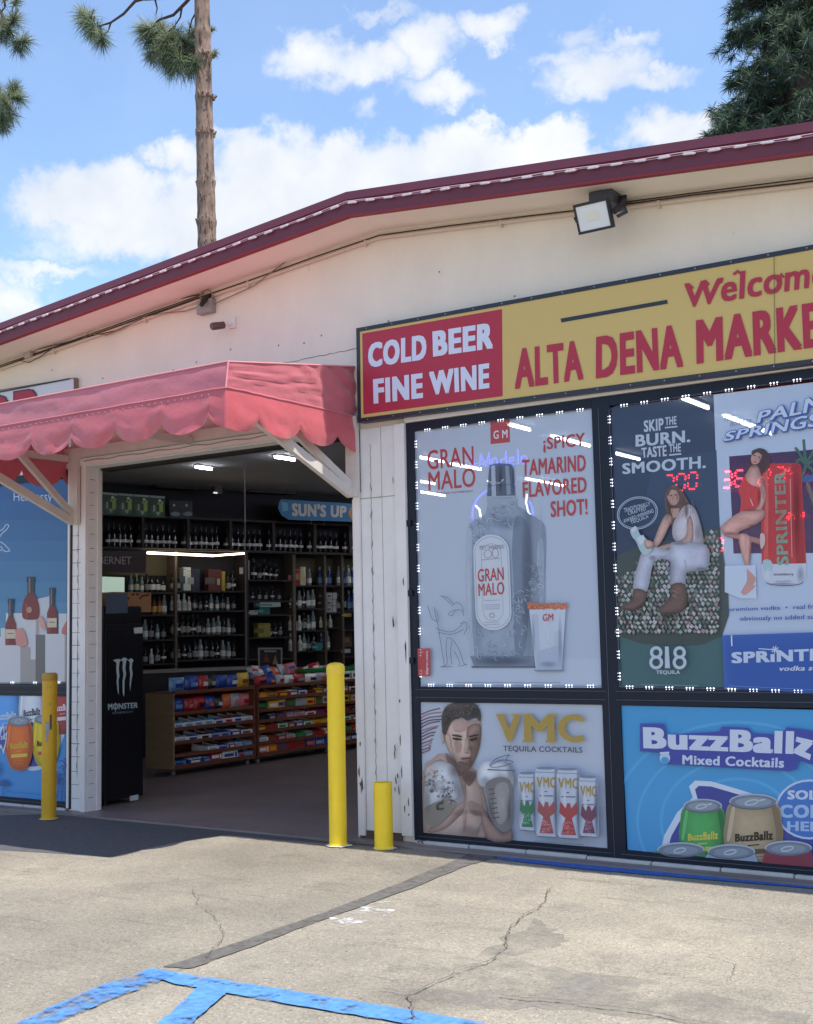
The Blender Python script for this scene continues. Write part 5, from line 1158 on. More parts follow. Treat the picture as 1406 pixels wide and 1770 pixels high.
# lit module strings around the display windows
LEDW = M('lit_led_dot', (240, 246, 255), .4, emit=1.5); LEDB = M('led_strip_clear', (130, 136, 152), .3, film=.55)


def led_string(label, runs):
    """runs: list of (p, q, n) seen end points of a run on the window and how many modules sit on it"""
    first = onY(*runs[0][0], 5.985); root = thing('window_string_light', label, 'string light', first, 'lit light strings round the windows'); mb = MB(); protos = {}
    for p, q, n_ in runs:
        a_, b_ = onY(*p, 5.987), onY(*q, 5.987); d = (b_ - a_).normalized(); mb.tube([a_, b_], .0022, LEDB, 5)
        hz = abs(d.x) > abs(d.z)
        for k in range(n_):
            c = a_.lerp(b_, (k + .5) / n_)
            if hz not in protos:
                m2 = MB(); s_ = Vector((1, 0, 0)) if hz else Vector((0, 0, 1)); t_ = Vector((0, 0, 1)) if hz else Vector((1, 0, 0))
                for j in (-1, 0, 1):
                    e = s_ * (.0165 * j); m2.hexa([e + s_ * .004 + t_ * .004, e - s_ * .004 + t_ * .004, e - s_ * .004 - t_ * .004, e + s_ * .004 - t_ * .004], (0, .004, 0), LEDB)
                    for tt, rr_ in ((.003, .0042), (-.007, .002)): m2.mesh([e + t_ * tt + Vector((0, -.0012, 0)) + s_ * (rr_ * math.cos(w_)) + t_ * (rr_ * math.sin(w_)) for w_ in [i * math.pi / 3 for i in range(6)]] + [e + t_ * tt + Vector((0, -.004, 0))], [(i, (i + 1) % 6, 6) for i in range(6)], LEDW)
                o = m2.build('led_module', None); o.parent = root; protos[hz] = o
            else: o = protos[hz].copy(); SC.collection.objects.link(o); o.parent = root
            o.location = c - first
    mb.build('wire', root)


led_string('lit light string framing the pale tall bottle film', [((724, 745), (1021, 706), 9), ((719, 750), (728, 1183), 12), ((730, 1184), (1040, 1186), 9)])
led_string('lit light string framing the navy and white films of the large window', [((1062, 703), (1440, 648), 10), ((1053, 707), (1072, 1188), 13), ((1072, 1187), (1440, 1196), 10)])
led_string('lit light string framing the blue film of dark red bottles', [((-140, 850), (30, 828), 4), ((-140, 1180), (122, 1180), 7)])

# ------------------------------------------------------------------ inside the shop: ceiling tubes, neon, number displays
TUBE = M('lit_tube', (240, 246, 255), .4, emit=18.0)
TUBES = [(-8.41, 8.78, 9.02), (-7.40, 8.78, 9.08), (-6.41, 9.66, 10.17), (-6.43, 10.32, 10.92), (-6.45, 11.9, 12.9), (-7.44, 11.1, 11.6), (-8.0, 12.05, 12.7), (-4.84, 8.66, 9.04), (-4.85, 9.43, 10.2), (-4.87, 10.62, 11.36), (-3.30, 8.52, 9.05), (-3.32, 9.44, 10.64), (-1.9, 8.3, 9.1), (-1.9, 9.6, 10.6)]
TLAB = ['first lit ceiling tube seen through the doorway over the green posters', 'lit ceiling tube seen through the doorway next to the awning brace', 'lit ceiling tube showing through the first letters of the pale bottle film', 'short lit ceiling tube showing between the red letters and the bottle cap', 'lit ceiling tube showing under the shot lettering of the pale film', 'small lit ceiling tube showing beside the lower red letters of the pale film', 'far lit ceiling tube showing below the red letters of the pale film', 'lit ceiling tube showing by the red square of the pale bottle film', 'lit ceiling tube crossing the top red word at the pale film edge', 'lit ceiling tube showing beside the lettering of the navy film', 'lit ceiling tube showing at the top of the navy film', 'lit ceiling tube slanting across the script of the white film', 'lit ceiling tube showing near the palm of the white film', 'lit ceiling tube farther along past the palm of the white film']
for tl_, (x, ya, yb) in zip(TLAB, TUBES):
    mb = MB(); t = thing('ceiling_light', tl_, 'ceiling light', (x, (ya + yb) / 2, 2.9), 'tube lights on the shop ceiling')
    mb.box(x - .03, x + .03, ya, yb, 2.885, 2.899, M('tube_fitting', (200, 200, 204), .5)); mb.build('fitting', t)
    mb = MB(); mb.tube([(x, ya + .01, 2.872), (x, yb - .01, 2.872)], .012, TUBE, 8); mb.build('tube', t)
NEON = M('blue_neon', (70, 74, 255), .4, emit=5.0); NEONW = M('white_neon', (220, 230, 255), .4, emit=6.0)
NP = ((0, 6.10, 0), WALLN); ne = thing('neon_sign', 'blue neon beer sign glowing dimly through the pale tall bottle film', 'neon sign', onY(870, 860, 6.1))
a = Art((690, 690, 3.4703), NP, lambda c: c)
mb = MB(); mb.tube([a.at((622 + 182 * math.cos(t), 690 + 165 * math.sin(t))) for t in [k * math.pi / 24 - .5 for k in range(38)]], .006, NEON, 6)
for p in ([(432, 410), (440, 310), (452, 400)], [(490, 330), (482, 420)], [(490, 330), (520, 400), (540, 320), (545, 412)], [(560, 360), (580, 350), (590, 380), (575, 408), (558, 390), (560, 360)], [(640, 310), (645, 400), (615, 396), (612, 365), (642, 352)], [(660, 375), (690, 365), (684, 345), (664, 352), (662, 388), (690, 392)], [(712, 300), (716, 390)], [(735, 345), (760, 340), (770, 365), (755, 388), (735, 378), (735, 345)], [(640, 500), (680, 525), (695, 505)], [(545, 770), (560, 800)], [(690, 770), (700, 740), (770, 700)]):
    mb.tube([a.at(q) for q in p], .005, NEON, 6)
mb.build('blue_tube', ne); mb = MB()
for p in ([(530, 490), (560, 505), (610, 500), (625, 480)], [(460, 638), (482, 660), (496, 735), (482, 752)], [(768, 568), (762, 620), (778, 685), (790, 690)], [(592, 832), (600, 815), (680, 805), (700, 818)]): mb.tube([a.at(q) for q in p], .006, NEONW, 6)
mb.build('white_tube', ne)
LEDR = M('red_led', (255, 40, 50), .4, emit=70.0); LEDS = M('red_led_strong', (255, 40, 50), .4, emit=160.0); DBK = M('display_black', (16, 14, 16), .6)
SEG = {'7': 'abc', '0': 'abcdef', '3': 'abgcd', '6': 'afgedc', '2': 'abged', '4': 'fgbc', '8': 'abcdefg'}


def display(label, groups, mat, y=6.14):
    """number display: groups of digits placed in boxes read off the enlarged window view"""
    a = Art((1040, 660, 3.2186), ((0, y, 0), WALLN), lambda c: c); root = None
    for txt_, x0, y0, x1, y1 in groups:
        n_ = len(txt_); w_ = (x1 - x0) / n_
        for i, ch in enumerate(txt_):
            mb = MB(); xa, xb = x0 + w_ * i, x0 + w_ * (i + .72); sl = -(x1 - x0) * .0; ym = (y0 + y1) / 2; dy = -.12 * (xa - x0); k = 6
            P = lambda x, yy: a.at((x + (y1 - yy) * .10, yy + dy))
            if root is None: root = thing('number_display', label, 'display', P(xa, y0), 'jackpot displays behind the large window')
            seg = {'a': ((xa, y0), (xb, y0)), 'b': ((xb, y0), (xb, ym)), 'c': ((xb, ym), (xb, y1)), 'd': ((xa, y1), (xb, y1)), 'e': ((xa, ym), (xa, y1)), 'f': ((xa, y0), (xa, ym)), 'g': ((xa, ym), (xb, ym))}
            for s_ in SEG[ch]:
                p, q = P(*seg[s_][0]), P(*seg[s_][1]); m_ = max(2, int((p - q).length / .011))
                for j in range(1, m_): c = p.lerp(q, j / m_); mb.box(c.x - .0042, c.x + .0042, c.y - .003, c.y, c.z - .0042, c.z + .0042, LEDS if txt_ in ('2', '34', '234') else mat)
            mb.build('digit', root)
        p, q = a.at((x0 - 10, y0 - 10)), a.at((x1 + 10, y1 + 10 - .12 * (x1 - x0))); mb = MB(); mb.box(p.x, q.x, y + .003, y + .008, min(p.z, q.z) - .03, max(p.z, q.z) + .03, DBK); mb.build('light_stop_board', root)  # board added behind the digits to keep their light out of the shop
    return root


r1 = display('red lit number display behind the navy and white films', [('700', 348, 520, 545, 612), ('36', 672, 500, 805, 590), ('2', 872, 490, 960, 575), ('34', 962, 476, 1110, 562)], LEDR)
r2 = display('smaller red lit number display low behind the edge of the navy film', [('60', 540, 878, 690, 962)], LEDR); display('tiny red lit number display behind the red can of the white film', [('234', 1030, 730, 1130, 765)], LEDR)

# ------------------------------------------------------------------ liquor wall
SA = math.radians(19); SD = Vector((math.sin(SA), math.cos(SA), 0)); SN = Vector((math.cos(SA), -math.sin(SA), 0)); SP0 = Vector((-9.494, 10.485, 0))


def sp(px, z, d=0.0):                        # a point of the shelf wall under a seen column, height z, d metres in front
    p = onP(px, 1000, SP0 + SN * d, SN); return Vector((p.x, p.y, z))


def sz(py, px=400, d=0.0): return onP(px, py, SP0 + SN * d, SN).z


SHM = M('dark_shelf_wood', (58, 50, 50), .7, var=.15); SHE = M('shelf_upright_wood', (104, 92, 84), .7, var=.1); BACKM = M('shelf_back', (30, 30, 40), .8); OLIVE = M('olive_back_panel', (96, 94, 74), .8)
unit = thing('liquor_shelf', 'tall dark wall shelving packed with liquor bottles', 'shelves', sp(400, 0))


def sbox(mb, pa, pb, z0, z1, d0, d1, m):
    a_, b_ = sp(pa, z0, d0), sp(pb, z0, d0); mb.hexa([a_, b_, b_ + Vector((0, 0, z1 - z0)), a_ + Vector((0, 0, z1 - z0))], SN * (d1 - d0), m)


mb = MB(); sbox(mb, 80, 660, 0, 2.9, -.22, -.2, BACKM); mb.build('back_panel', unit)
mb = MB(); sbox(mb, 170, 291, 1.9, 2.18, -.2, -.19, OLIVE); mb.build('back_panel', unit); mb = MB(); sbox(mb, 495, 640, 1.85, 2.14, -.2, -.19, OLIVE); mb.build('back_panel', unit)
for z, d, pa, pb in ((2.19, .06, 80, 660), (2.545, .04, 80, 660)):
    mb = MB(); sbox(mb, pa, pb, z - .025, z, -.2, d, SHM); mb.build('shelf_board', unit)
for px in (160, 232, 310, 383, 457, 528, 589, 630):
    mb = MB(); sbox(mb, px - 2, px + 2.5, 2.19, 2.52, -.2, .03, SHM); mb.build('upright', unit)
for px, wd in ((290, 2), (411, 3), (493, 2.5), (546, 1.6), (576, 1.6)):
    mb = MB(); sbox(mb, px - wd, px + wd, 0, 2.165, -.2, .01, SHE if px != 411 else SHM); mb.build('upright', unit)
LEV = {(183, 288): (1.71, 1.47, 1.2, .94), (292, 408): (1.73, 1.51, 1.24, .97, .74), (414, 490): (1.86, 1.62, 1.46, 1.20, .95), (496, 545): (1.80, 1.53, 1.27, 1.03), (548, 575): (1.80, 1.48, 1.30, 1.03), (578, 640): (1.80, 1.5, 1.27, .95)}
for (pa, pb), zs in LEV.items():
    for z in zs:
        mb = MB(); sbox(mb, pa - 2, pb + 2, z - .018, z, -.2, .0, SHM); mb.build('shelf_board', unit)
for z in (.72, .45, .2):
    mb = MB(); sbox(mb, 100, 640, z - .018, z, -.2, .0, SHM); mb.build('shelf_board', unit)

GLK = {}


def gm(name, col, rough=.12): return M('bottle_' + name, col, rough, spec=.6)


WHL = M('white_label', (226, 226, 222), .6); GOLDL = M('gold_label', (190, 160, 90), .5); BLKL = M('black_cap', (26, 26, 30), .4)
KINDS = {  # body colour, label, cap, shape (width, height, shoulder, neck)
    'dark wine': (gm('dark', (22, 20, 30)), WHL, BLKL, (.036, .27, .17, .013)), 'black': (gm('black', (16, 16, 24)), M('grey_label', (150, 150, 152), .6), BLKL, (.036, .25, .16, .014)),
    'clear': (gm('clear', (120, 138, 142)), WHL, M('silver_cap', (150, 152, 156), .4, .5), (.035, .25, .17, .014)), 'white': (gm('white', (216, 218, 212), .3), M('pale_label', (190, 196, 190), .6), WHL, (.037, .24, .14, .014)),
    'amber': (gm('amber', (110, 62, 28)), GOLDL, BLKL, (.036, .24, .16, .013)), 'blue': (gm('blue', (34, 62, 112)), M('blue_label', (90, 124, 160), .6), M('silver_cap', (150, 152, 156)), (.036, .26, .17, .013)),
    'green': (gm('green', (38, 74, 58)), M('cream_label', (206, 196, 160), .6), GOLDL, (.036, .25, .16, .013)), 'round label': (gm('dark', (22, 20, 30)), WHL, BLKL, (.040, .22, .13, .014))}
for k, (bm, lm, cm_, (r, h, sh, nk)) in KINDS.items():
    mb = MB(); l0, l1 = (.035, .11) if k != 'dark wine' else (.060, .092)
    mb.lathe([(0, 0), (r * .95, .002), (r, .01), (r, l0), (r + .0008, l0), (r + .0008, l1), (r, l1), (r, sh - .02), (r * .8, sh + .005), (nk, sh + .04), (nk, h - .045), (nk + .002, h - .045), (nk + .002, h), (0, h)], (0, 0, 0), bm, 14, [bm, bm, bm, bm, lm, bm, bm, bm, bm, bm, cm_, cm_, cm_]); GLK[k] = mb
BO = {}; ORD = ['first', 'second', 'third', 'fourth', 'fifth', 'sixth', 'seventh', 'eighth', 'ninth', 'tenth', 'eleventh', 'twelfth', 'thirteenth', 'fourteenth']


def bottle(kind, p, label, group, s=.82, turn=0.):
    if kind not in BO: o = GLK[kind].build('bottle'); BO[kind] = o
    else: o = BO[kind].copy(); SC.collection.objects.link(o)
    o.location = p; o.scale = (s, s, s); o.rotation_euler = (0, 0, turn); tag(o, label, 'bottle', group); return o


def row(pa, pb, z, n_, kinds, where, d=-.06, s=.8, jit=.004):
    for i in range(n_):
        if z < 2.1 and R.random() < .07: continue
        k = kinds[i % len(kinds)] if isinstance(kinds, (list, tuple)) else kinds
        p = sp(pa + (pb - pa) * (i + .5) / n_, z, d) + Vector((R.uniform(-jit, jit), R.uniform(-jit, jit), .001))
        adj = {'dark wine': 'pale labelled dark bottle', 'black': 'black bottle', 'clear': 'white labelled clear bottle', 'white': 'milky white bottle', 'amber': 'amber bottle', 'blue': 'bluish glass bottle', 'green': 'green glass bottle', 'round label': 'round labelled dark bottle'}[k]
        bottle(k, p, f'{adj}, {ORD[i % 14]} along {where}', 'bottles on the liquor wall', s * (R.uniform(.96, 1.04) if z > 2.1 else R.uniform(.82, 1.1)), R.uniform(0, 6))


bays = [(180, 231), (234, 309), (312, 382), (385, 456), (459, 527), (530, 588), (591, 624)]
for i, (pa, pb) in enumerate(bays): row(pa + 2, pb - 2, 2.19, (5, 7, 7, 7, 7, 6, 4)[i], 'dark wine', f'the high shelf, {ORD[i]} bay', -.04, .92)
row(222, 286, 1.71, 7, ['clear', 'green', 'clear', 'black', 'round label', 'round label', 'round label'], 'the shelf over the wooden crate', s=.82)
row(262, 288, 1.47, 3, ['amber', 'amber', 'clear'], 'the board beside the wooden crate', s=.8); row(225, 288, 1.2, 6, ['black', 'dark wine', 'clear', 'black', 'clear', 'black'], 'the bay by the cooler, lower shelf', s=.8); row(225, 288, .94, 6, ['black', 'clear', 'black', 'white', 'black', 'dark wine'], 'the bay by the cooler, lowest shelf', s=.8)
row(294, 312, 1.73, 2, ['black', 'black'], 'the wide bay, top shelf'); row(372, 408, 1.73, 4, ['black', 'dark wine', 'black', 'dark wine'], 'the wide bay, top shelf beyond the boxes')
row(294, 408, 1.51, 12, ['white', 'white', 'white', 'white', 'black', 'black', 'dark wine', 'clear', 'clear', 'black', 'clear', 'black'], 'the wide bay, second shelf', s=.72)
row(294, 408, 1.24, 13, ['black', 'dark wine', 'black', 'black', 'dark wine', 'black', 'black', 'clear', 'clear', 'clear', 'black', 'clear', 'black'], 'the wide bay, third shelf', s=.82)
row(294, 408, .97, 12, ['black', 'black', 'dark wine', 'black', 'black', 'clear', 'black', 'black', 'dark wine', 'clear', 'clear', 'black'], 'the wide bay, fourth shelf', s=.8)
row(426, 490, 1.86, 7, ['black', 'dark wine', 'black', 'dark wine', 'dark wine', 'dark wine', 'dark wine'], 'the narrow case, top', s=.85); row(420, 488, 1.62, 6, ['black', 'dark wine', 'black', 'black', 'dark wine', 'black'], 'the narrow case, second shelf', s=.6); row(462, 488, 1.2, 3, ['black', 'dark wine', 'black'], 'the narrow case beside the gold box', s=.7)
row(522, 548, 1.80, 3, ['black', 'clear', 'dark wine'], 'the end bay, top shelf', s=.75); row(549, 622, 1.80, 9, ['blue', 'clear', 'blue', 'blue', 'clear', 'blue', 'clear', 'blue', 'blue'], 'the end bay, top shelf beyond', s=.98)
row(498, 544, 1.53, 6, ['dark wine', 'dark wine', 'clear', 'dark wine', 'clear', 'clear'], 'the end bay, second shelf', s=.86); row(498, 544, 1.27, 6, ['white', 'white', 'white', 'black', 'clear', 'clear'], 'the end bay, third shelf', s=.86); row(498, 544, 1.03, 6, ['white', 'white', 'white', 'clear', 'black', 'black'], 'the end bay, fourth shelf', s=.86)
row(580, 624, 1.5, 5, ['black', 'black', 'blue', 'blue', 'blue'], 'the farthest bay, second shelf', s=.98); row(550, 574, 1.30, 3, ['white', 'clear', 'white'], 'the slim bay, third shelf', s=.6); row(549, 590, 1.03, 4, ['blue', 'clear', 'clear', 'green'], 'the slim bay, bottom shelf', s=.9)
row(296, 404, .74, 10, ['clear', 'black', 'clear', 'blue', 'blue', 'blue', 'clear', 'black', 'clear', 'clear'], 'the counter ledge before the wide bay', s=.4, d=.1)


def shelf_box(name, label, cat, pa, pb, z0, z1, c, d0=-.15, d1=-.03, band=None, group=None):
    """a carton on the wall shelves: body, closing flap line and a printed band"""
    root = thing(name, label, cat, sp((pa + pb) / 2, z0, d0), group); mb = MB(); sbox(mb, pa, pb, z0, z1, d0, d1, M('carton_%d_%d_%d' % c, c, .6, var=.08)); mb.build('box', root, bevel=.004)
    mb = MB(); h_ = z1 - z0; b_ = band or tuple(min(255, int(q * .6 + 90)) for q in c); sbox(mb, pa + (pb - pa) * .12, pb - (pb - pa) * .12, z0 + h_ * .3, z0 + h_ * .62, d1 + .0005, d1 + .0015, M('print_band_%d_%d_%d' % b_, b_, .6)); sbox(mb, pa, pb, z1 - h_ * .1, z1 - h_ * .08, d1 + .0003, d1 + .001, BLKL); mb.build('print', root); return root


shelf_box('gift_box', 'red gift box on the end bay of the liquor wall', 'box', 497, 509, 1.80, 1.99, (150, 30, 44)); shelf_box('gift_box', 'tall cream gift box beside the red one', 'box', 510, 520, 1.80, 2.02, (206, 196, 160), band=(170, 130, 70))
shelf_box('gift_box', 'white upright gift box on the wide bay of the liquor wall', 'box', 309, 322, 1.73, 1.99, (196, 206, 206), band=(60, 80, 90)); shelf_box('gift_box', 'dark blue gift box next to the white upright box', 'box', 323, 337, 1.73, 1.97, (40, 48, 74), band=(150, 160, 170)); shelf_box('gift_box', 'dull red and grey gift box on the wide bay', 'box', 352, 374, 1.73, 1.97, (92, 44, 48), band=(90, 84, 84)); shelf_box('gift_box', 'slim yellow gift box on the wide bay', 'box', 375, 381, 1.73, 1.95, (170, 150, 60))
shelf_box('gift_box', 'tall pale gift box at the edge of the narrow case', 'box', 413, 423, 1.86, 2.08, (176, 176, 178)); shelf_box('gift_box', 'gold tin box in the narrow case', 'box', 437, 458, 1.20, 1.36, (150, 140, 70), band=(110, 100, 50)); shelf_box('gift_box', 'teal box in the narrow case', 'box', 438, 457, 1.46, 1.545, (36, 112, 112), -.15, -.02); shelf_box('gift_box', 'white scalloped carton over the teal box', 'box', 438, 474, 1.5455, 1.60, (176, 196, 196), -.15, -.005, band=(60, 130, 130)); shelf_box('gift_box', 'pale strip carton in the narrow case', 'box', 423, 437, 1.46, 1.51, (180, 184, 186))
for i, (z, pa) in enumerate(((1.48, 549), (1.56, 549), (1.64, 550))):
    for j in range(3): shelf_box('drink_can_pack', f'silver can pack, {ORD[j]} in the {ORD[i]} layer of the slim bay', 'can pack', pa + j * 8, pa + j * 8 + 7, z, z + .075, (176, 178, 182), band=(90, 92, 98), group='silver can packs in the slim bay')
shelf_box('gift_box', 'pair of gold boxes on the farthest bay', 'box', 588, 602, 1.42, 1.47, (150, 130, 60), -.05, .01); shelf_box('cardboard_box', 'brown cardboard sheet on the farthest bay', 'box', 580, 606, 1.06, 1.25, (110, 84, 70), -.19, -.17); shelf_box('gift_box', 'teal four pack at the foot of the slim bay', 'box', 537, 549, 1.03, 1.12, (60, 130, 130), -.05, .03); shelf_box('gift_box', 'pale label card on the farthest bay', 'box', 588, 603, .99, 1.04, (190, 190, 190), -.02, .0)

# signs, screens and lights on that wall
pl = lambda d: (SP0 + SN * d, SN)
sg = thing('hanging_sign', 'blue rounded sign with pale capital letters above the high shelf', 'sign', sp(548, 2.6, .2)); V2 = (150, 720, 2.8694); PC = lambda c: M('sign_%d_%d_%d' % c, c, .5)
a = Art(V2, pl(.2), PC); a.poly([(966, 411), (1310, 432), (1480, 442), (1480, 532), (1310, 522), (1000, 512), (966, 490), (950, 455), (954, 425)], (40, 112, 168)); b_ = a.mb; b_.build('board', sg, solid=.012)
a.mb = MB(); a.lay = 30; a.txt("SUN'S UP", (1016, 428), (1288, 442), (1286, 502), (1018, 494), (196, 196, 186), .055); a.poly([(966, 424), (994, 428), (1000, 466), (970, 472)], (96, 160, 196)); a.ell(1324, 480, 26, 34, (190, 140, 60)); a.mb.build('lettering', sg)
mb = MB()
for px in (540, 562): mb = MB(); q = sp(px, 2.6, .19); mb.tube([q, q - Vector((0, 0, .1))], .006, SHE, 6); mb.build('hook', sg)
sg = thing('hanging_sign', 'dark maroon wine sign with grey letters beside the doorpost', 'sign', sp(200, 2.1, .2)); a = Art(V2, pl(.22), PC)
a.poly([(-40, 664), (294, 668), (292, 776), (-40, 770)], (44, 16, 26)); a.mb.build('board', sg, solid=.012); a.mb = MB(); a.lay = 30; a.txt('CABERNET', (-4, 693), (222, 695), (221, 734), (-4, 730), (150, 140, 146), .012); a.mb.build('lettering', sg)
for i, (xa, xb, ya, yb) in enumerate(((80, 158, 375, 382), (158, 236, 380, 386), (236, 314, 386, 391), (314, 391, 391, 396))):
    a = Art(V2, pl(.06), PC); a.poly([(xa, ya), (xb - 3, yb), (xb - 3, yb + 104), (xa, ya + 112)], (30, 66, 50)); a.poly([(xa, ya), (xb - 3, yb), (xb - 3, yb + 10), (xa, ya + 10)], (150, 170, 160)); a.poly([(xa + 2, ya + 60), (xb - 4, ya + 56), (xb - 22, ya + 108), (xa + 20, ya + 108)], (44, 92, 66)); cx = (xa + xb) / 2
    a.rect(cx - 22, ya + 48, cx - 12, ya + 80, (150, 170, 140)); a.rect(cx + 8, ya + 40, cx + 26, ya + 84, (150, 176, 76)); a.rect(cx - 4, ya + 50, cx + 6, ya + 84, (24, 52, 34)); a.ell(cx + 10, ya + 26, 7, 7, (196, 214, 180)); a.ell(cx + 22, ya + 36, 6, 6, (170, 190, 80)); a.ell(cx + 4, ya + 40, 6, 6, (120, 170, 80)); a.poly([(cx - 10, ya + 82), (cx + 14, ya + 82), (cx + 2, ya + 104)], (150, 170, 130))
    solo(a.mb, 'shelf_poster', f'green bottle poster over the high shelf, {ORD[i]} of four from the doorpost', 'poster', 'row of green posters over the high shelf')
a = Art(V2, pl(.055), PC); a.poly([(412, 415), (526, 420), (528, 506), (414, 502)], (14, 16, 26))
for cx in (440, 501): a.poly([(cx - 24, 482), (cx - 10, 474), (cx + 6, 472), (cx + 24, 480), (cx + 20, 490), (cx, 494), (cx - 14, 490)], (110, 130, 140), True); a.ell(cx - 6, 440, 6, 7, (150, 160, 166))
solo(a.mb, 'shelf_poster', 'black poster with two pale fish shapes over the high shelf', 'poster')
bl = thing('light_bar', 'warm lit strip light bar bent round the liquor wall under the high shelf', 'light', sp(330, 2.15, .1)); BARM = M('warm_strip_light', (255, 236, 206), .4, emit=5.0); mb = MB()
p0_, p1_, p2_ = onP(255, 955.5, SP0 + SN * .12, SN), onP(370, 960.5, SP0 + SN * .10, SN), onP(424, 956.5, SP0 + SN * .10, SN)
mb.bar(p0_, p1_, .02, .022, BARM); mb.bar(p1_, p2_, .02, .018, BARM); mb.build('light_strip', bl); mb = MB(); mb.bar(p0_ + Vector((0, 0, .03)), p2_ + Vector((0, 0, .022)), .05, .012, SHM); mb.build('housing', bl)
sm_ = thing('wall_speaker', 'small grey box speaker high on the back wall', 'speaker', sp(372, 2.7, .1)); mb = MB(); sbox(mb, 366, 379, sz(857), sz(838), .0, .09, M('speaker_grey', (96, 90, 88), .7)); mb.build('speaker_body', sm_, bevel=.004); mb = MB(); sbox(mb, 370, 377, sz(856.5), sz(854), .0905, .093, M('small_lamp', (220, 220, 220), .4, emit=.6)); mb.build('indicator', sm_)
for k, (pa, pb, ya, yb) in enumerate(((265, 335, 838, 850), (428, 505, 840, 848))):
    mb = MB(); sbox(mb, pa, pb, sz(yb), sz(ya), -.1, .0, M('vent_grille', (60, 56, 58), .8))
    for j in range(4): z_ = sz(yb) + (sz(ya) - sz(yb)) * (j + .5) / 4; sbox(mb, pa + 2, pb - 2, z_ - .004, z_ + .004, .0005, .004, SHM)
    solo(mb, 'wall_vent', ('dark slatted vent high above the green posters', 'dark slatted vent high above the blue rounded sign')[k], 'vent')
mb = MB(); q = onP(424.5, 1000, Vector((-7.9, 9.6, 0)), SN); mb.tube([(q.x, q.y, .0), (q.x, q.y, 2.9)], .007, M('grey_pole', (110, 108, 110), .5, .3), 8); mb.lathe([(.03, .014), (.03, .02), (.008, .026)], (q.x, q.y, 0), SHE, 12); solo(mb, 'steel_pole', 'thin grey pole from floor to ceiling behind the snack rack', 'pole')

# ------------------------------------------------------------------ drinks cooler by the door
FX, FY0, FY1, FZ = -6.876, 6.235, 6.618, 1.45
fr = thing('drinks_cooler', 'black upright drinks cooler with pale claw marks on its door', 'cooler', (-7.1, 6.42, 0)); BKM = M('cooler_black', (14, 15, 22), .35, var=.05)
mb = MB(); mb.box(FX - .45, FX - .02, FY0, FY1, .05, FZ, BKM); mb.build('cabinet', fr, bevel=.008); mb = MB(); mb.box(FX - .018, FX, FY0 + .004, FY1 - .004, .05, FZ - .13, BKM); mb.build('door', fr, bevel=.004)
mb = MB()
for y in (FY0 + .05, FY1 - .05):
    for x in (FX - .05, FX - .4): mb.lathe([(.018, .0141), (.018, .05)], (x, y, 0), BKM, 8)
mb.build('foot', fr)
V3 = (150, 1040, 2.8694); XP = ((FX + .001, 0, 0), (1, 0, 0)); CLAW = (176, 196, 200); a = Art(V3, XP, lambda c: M('decal_%d_%d_%d' % c, c, .5))
a.poly([(94, -40), (204, -44), (204, 56), (94, 60)], (70, 84, 104)); a.mb.build('header_panel', fr); a.mb = MB()
a.poly([(131, 290), (150, 285), (164, 284), (170, 292), (163, 300), (160, 330), (163, 370), (158, 390), (160, 464), (153, 440), (149, 400), (151, 370), (147, 340), (148, 302)], CLAW); a.poly([(168, 288), (186, 276), (204, 284), (196, 296), (192, 330), (196, 360), (188, 392), (186, 474), (179, 450), (178, 396), (183, 360), (178, 330), (180, 298)], CLAW); a.poly([(204, 290), (222, 280), (233, 292), (226, 302), (224, 330), (228, 360), (222, 390), (216, 446), (213, 410), (216, 360), (212, 330), (214, 300)], CLAW)
a.txt('MONSTER', (105, 506), (255, 500), (253, 526), (107, 538), CLAW, .03); a.txt('ENERGY', (129, 547), (232, 541), (232, 550), (129, 558), (120, 130, 140), .015); a.line([(142, 500), (143, 545)], 3, CLAW)
a.mb.build('logo', fr); a.mb = MB(); a.poly([(233, 130), (277, 126), (277, 156), (235, 158)], (196, 198, 204)); a.mb.build('sticker', fr); a.mb = MB(); a.poly([(213, 964), (256, 956), (255, 982), (214, 990)], (196, 198, 204)); a.mb.build('sticker', fr)
cb = thing('wooden_crate', 'brown cardboard crate with dark stamped marks on top of the cooler', 'crate', (FX - .2, 6.65, 1.46)); CBM = M('kraft_board', (150, 108, 72), .8, var=.12)
q0, q1, q2 = onX(198, 1058, FX - .03), onX(262, 1052, FX - .03), onX(198, 1023, FX - .03); mb = MB(); mb.box(FX - .33, FX - .03, q0.y, q1.y, q0.z + .0, q2.z, CBM); mb.build('box', cb, bevel=.004)
a = Art(V2, ((FX - .028, 0, 0), (1, 0, 0)), lambda c: M('stamp_%d_%d_%d' % c, c, .8))
for cx, cy in ((230, 882), (252, 882), (228, 944), (252, 944)): a.ell(cx, cy, 9, 5, (48, 32, 26))
a.line([(150, 890), (165, 905), (185, 908), (212, 900)], 10, (70, 46, 34)); a.line([(262, 905), (275, 890), (310, 884)], 10, (70, 46, 34)); a.mb.build('stamp', cb)
mo = thing('screen', 'pale lit screen tucked behind the wooden crate above the cooler', 'screen', (FX - .3, 6.4, 1.7)); q0, q1 = onX(150, 1032, FX - .2), onX(215.5, 998, FX - .2); mb = MB(); mb.box(FX - .22, FX - .2, q0.y, q1.y, q0.z, q1.z, M('lit_screen', (168, 190, 176), .5, emit=.42)); mb.build('screen_face', mo); mb = MB(); mb.box(FX - .24, FX - .221, q0.y - .01, q1.y + .01, q0.z - .012, q1.z + .012, BKM); mb.box(FX - .24, FX - .221, q0.y + .1, q0.y + .14, 1.4501, q0.z - .012, BKM); mb.build('housing', mo)

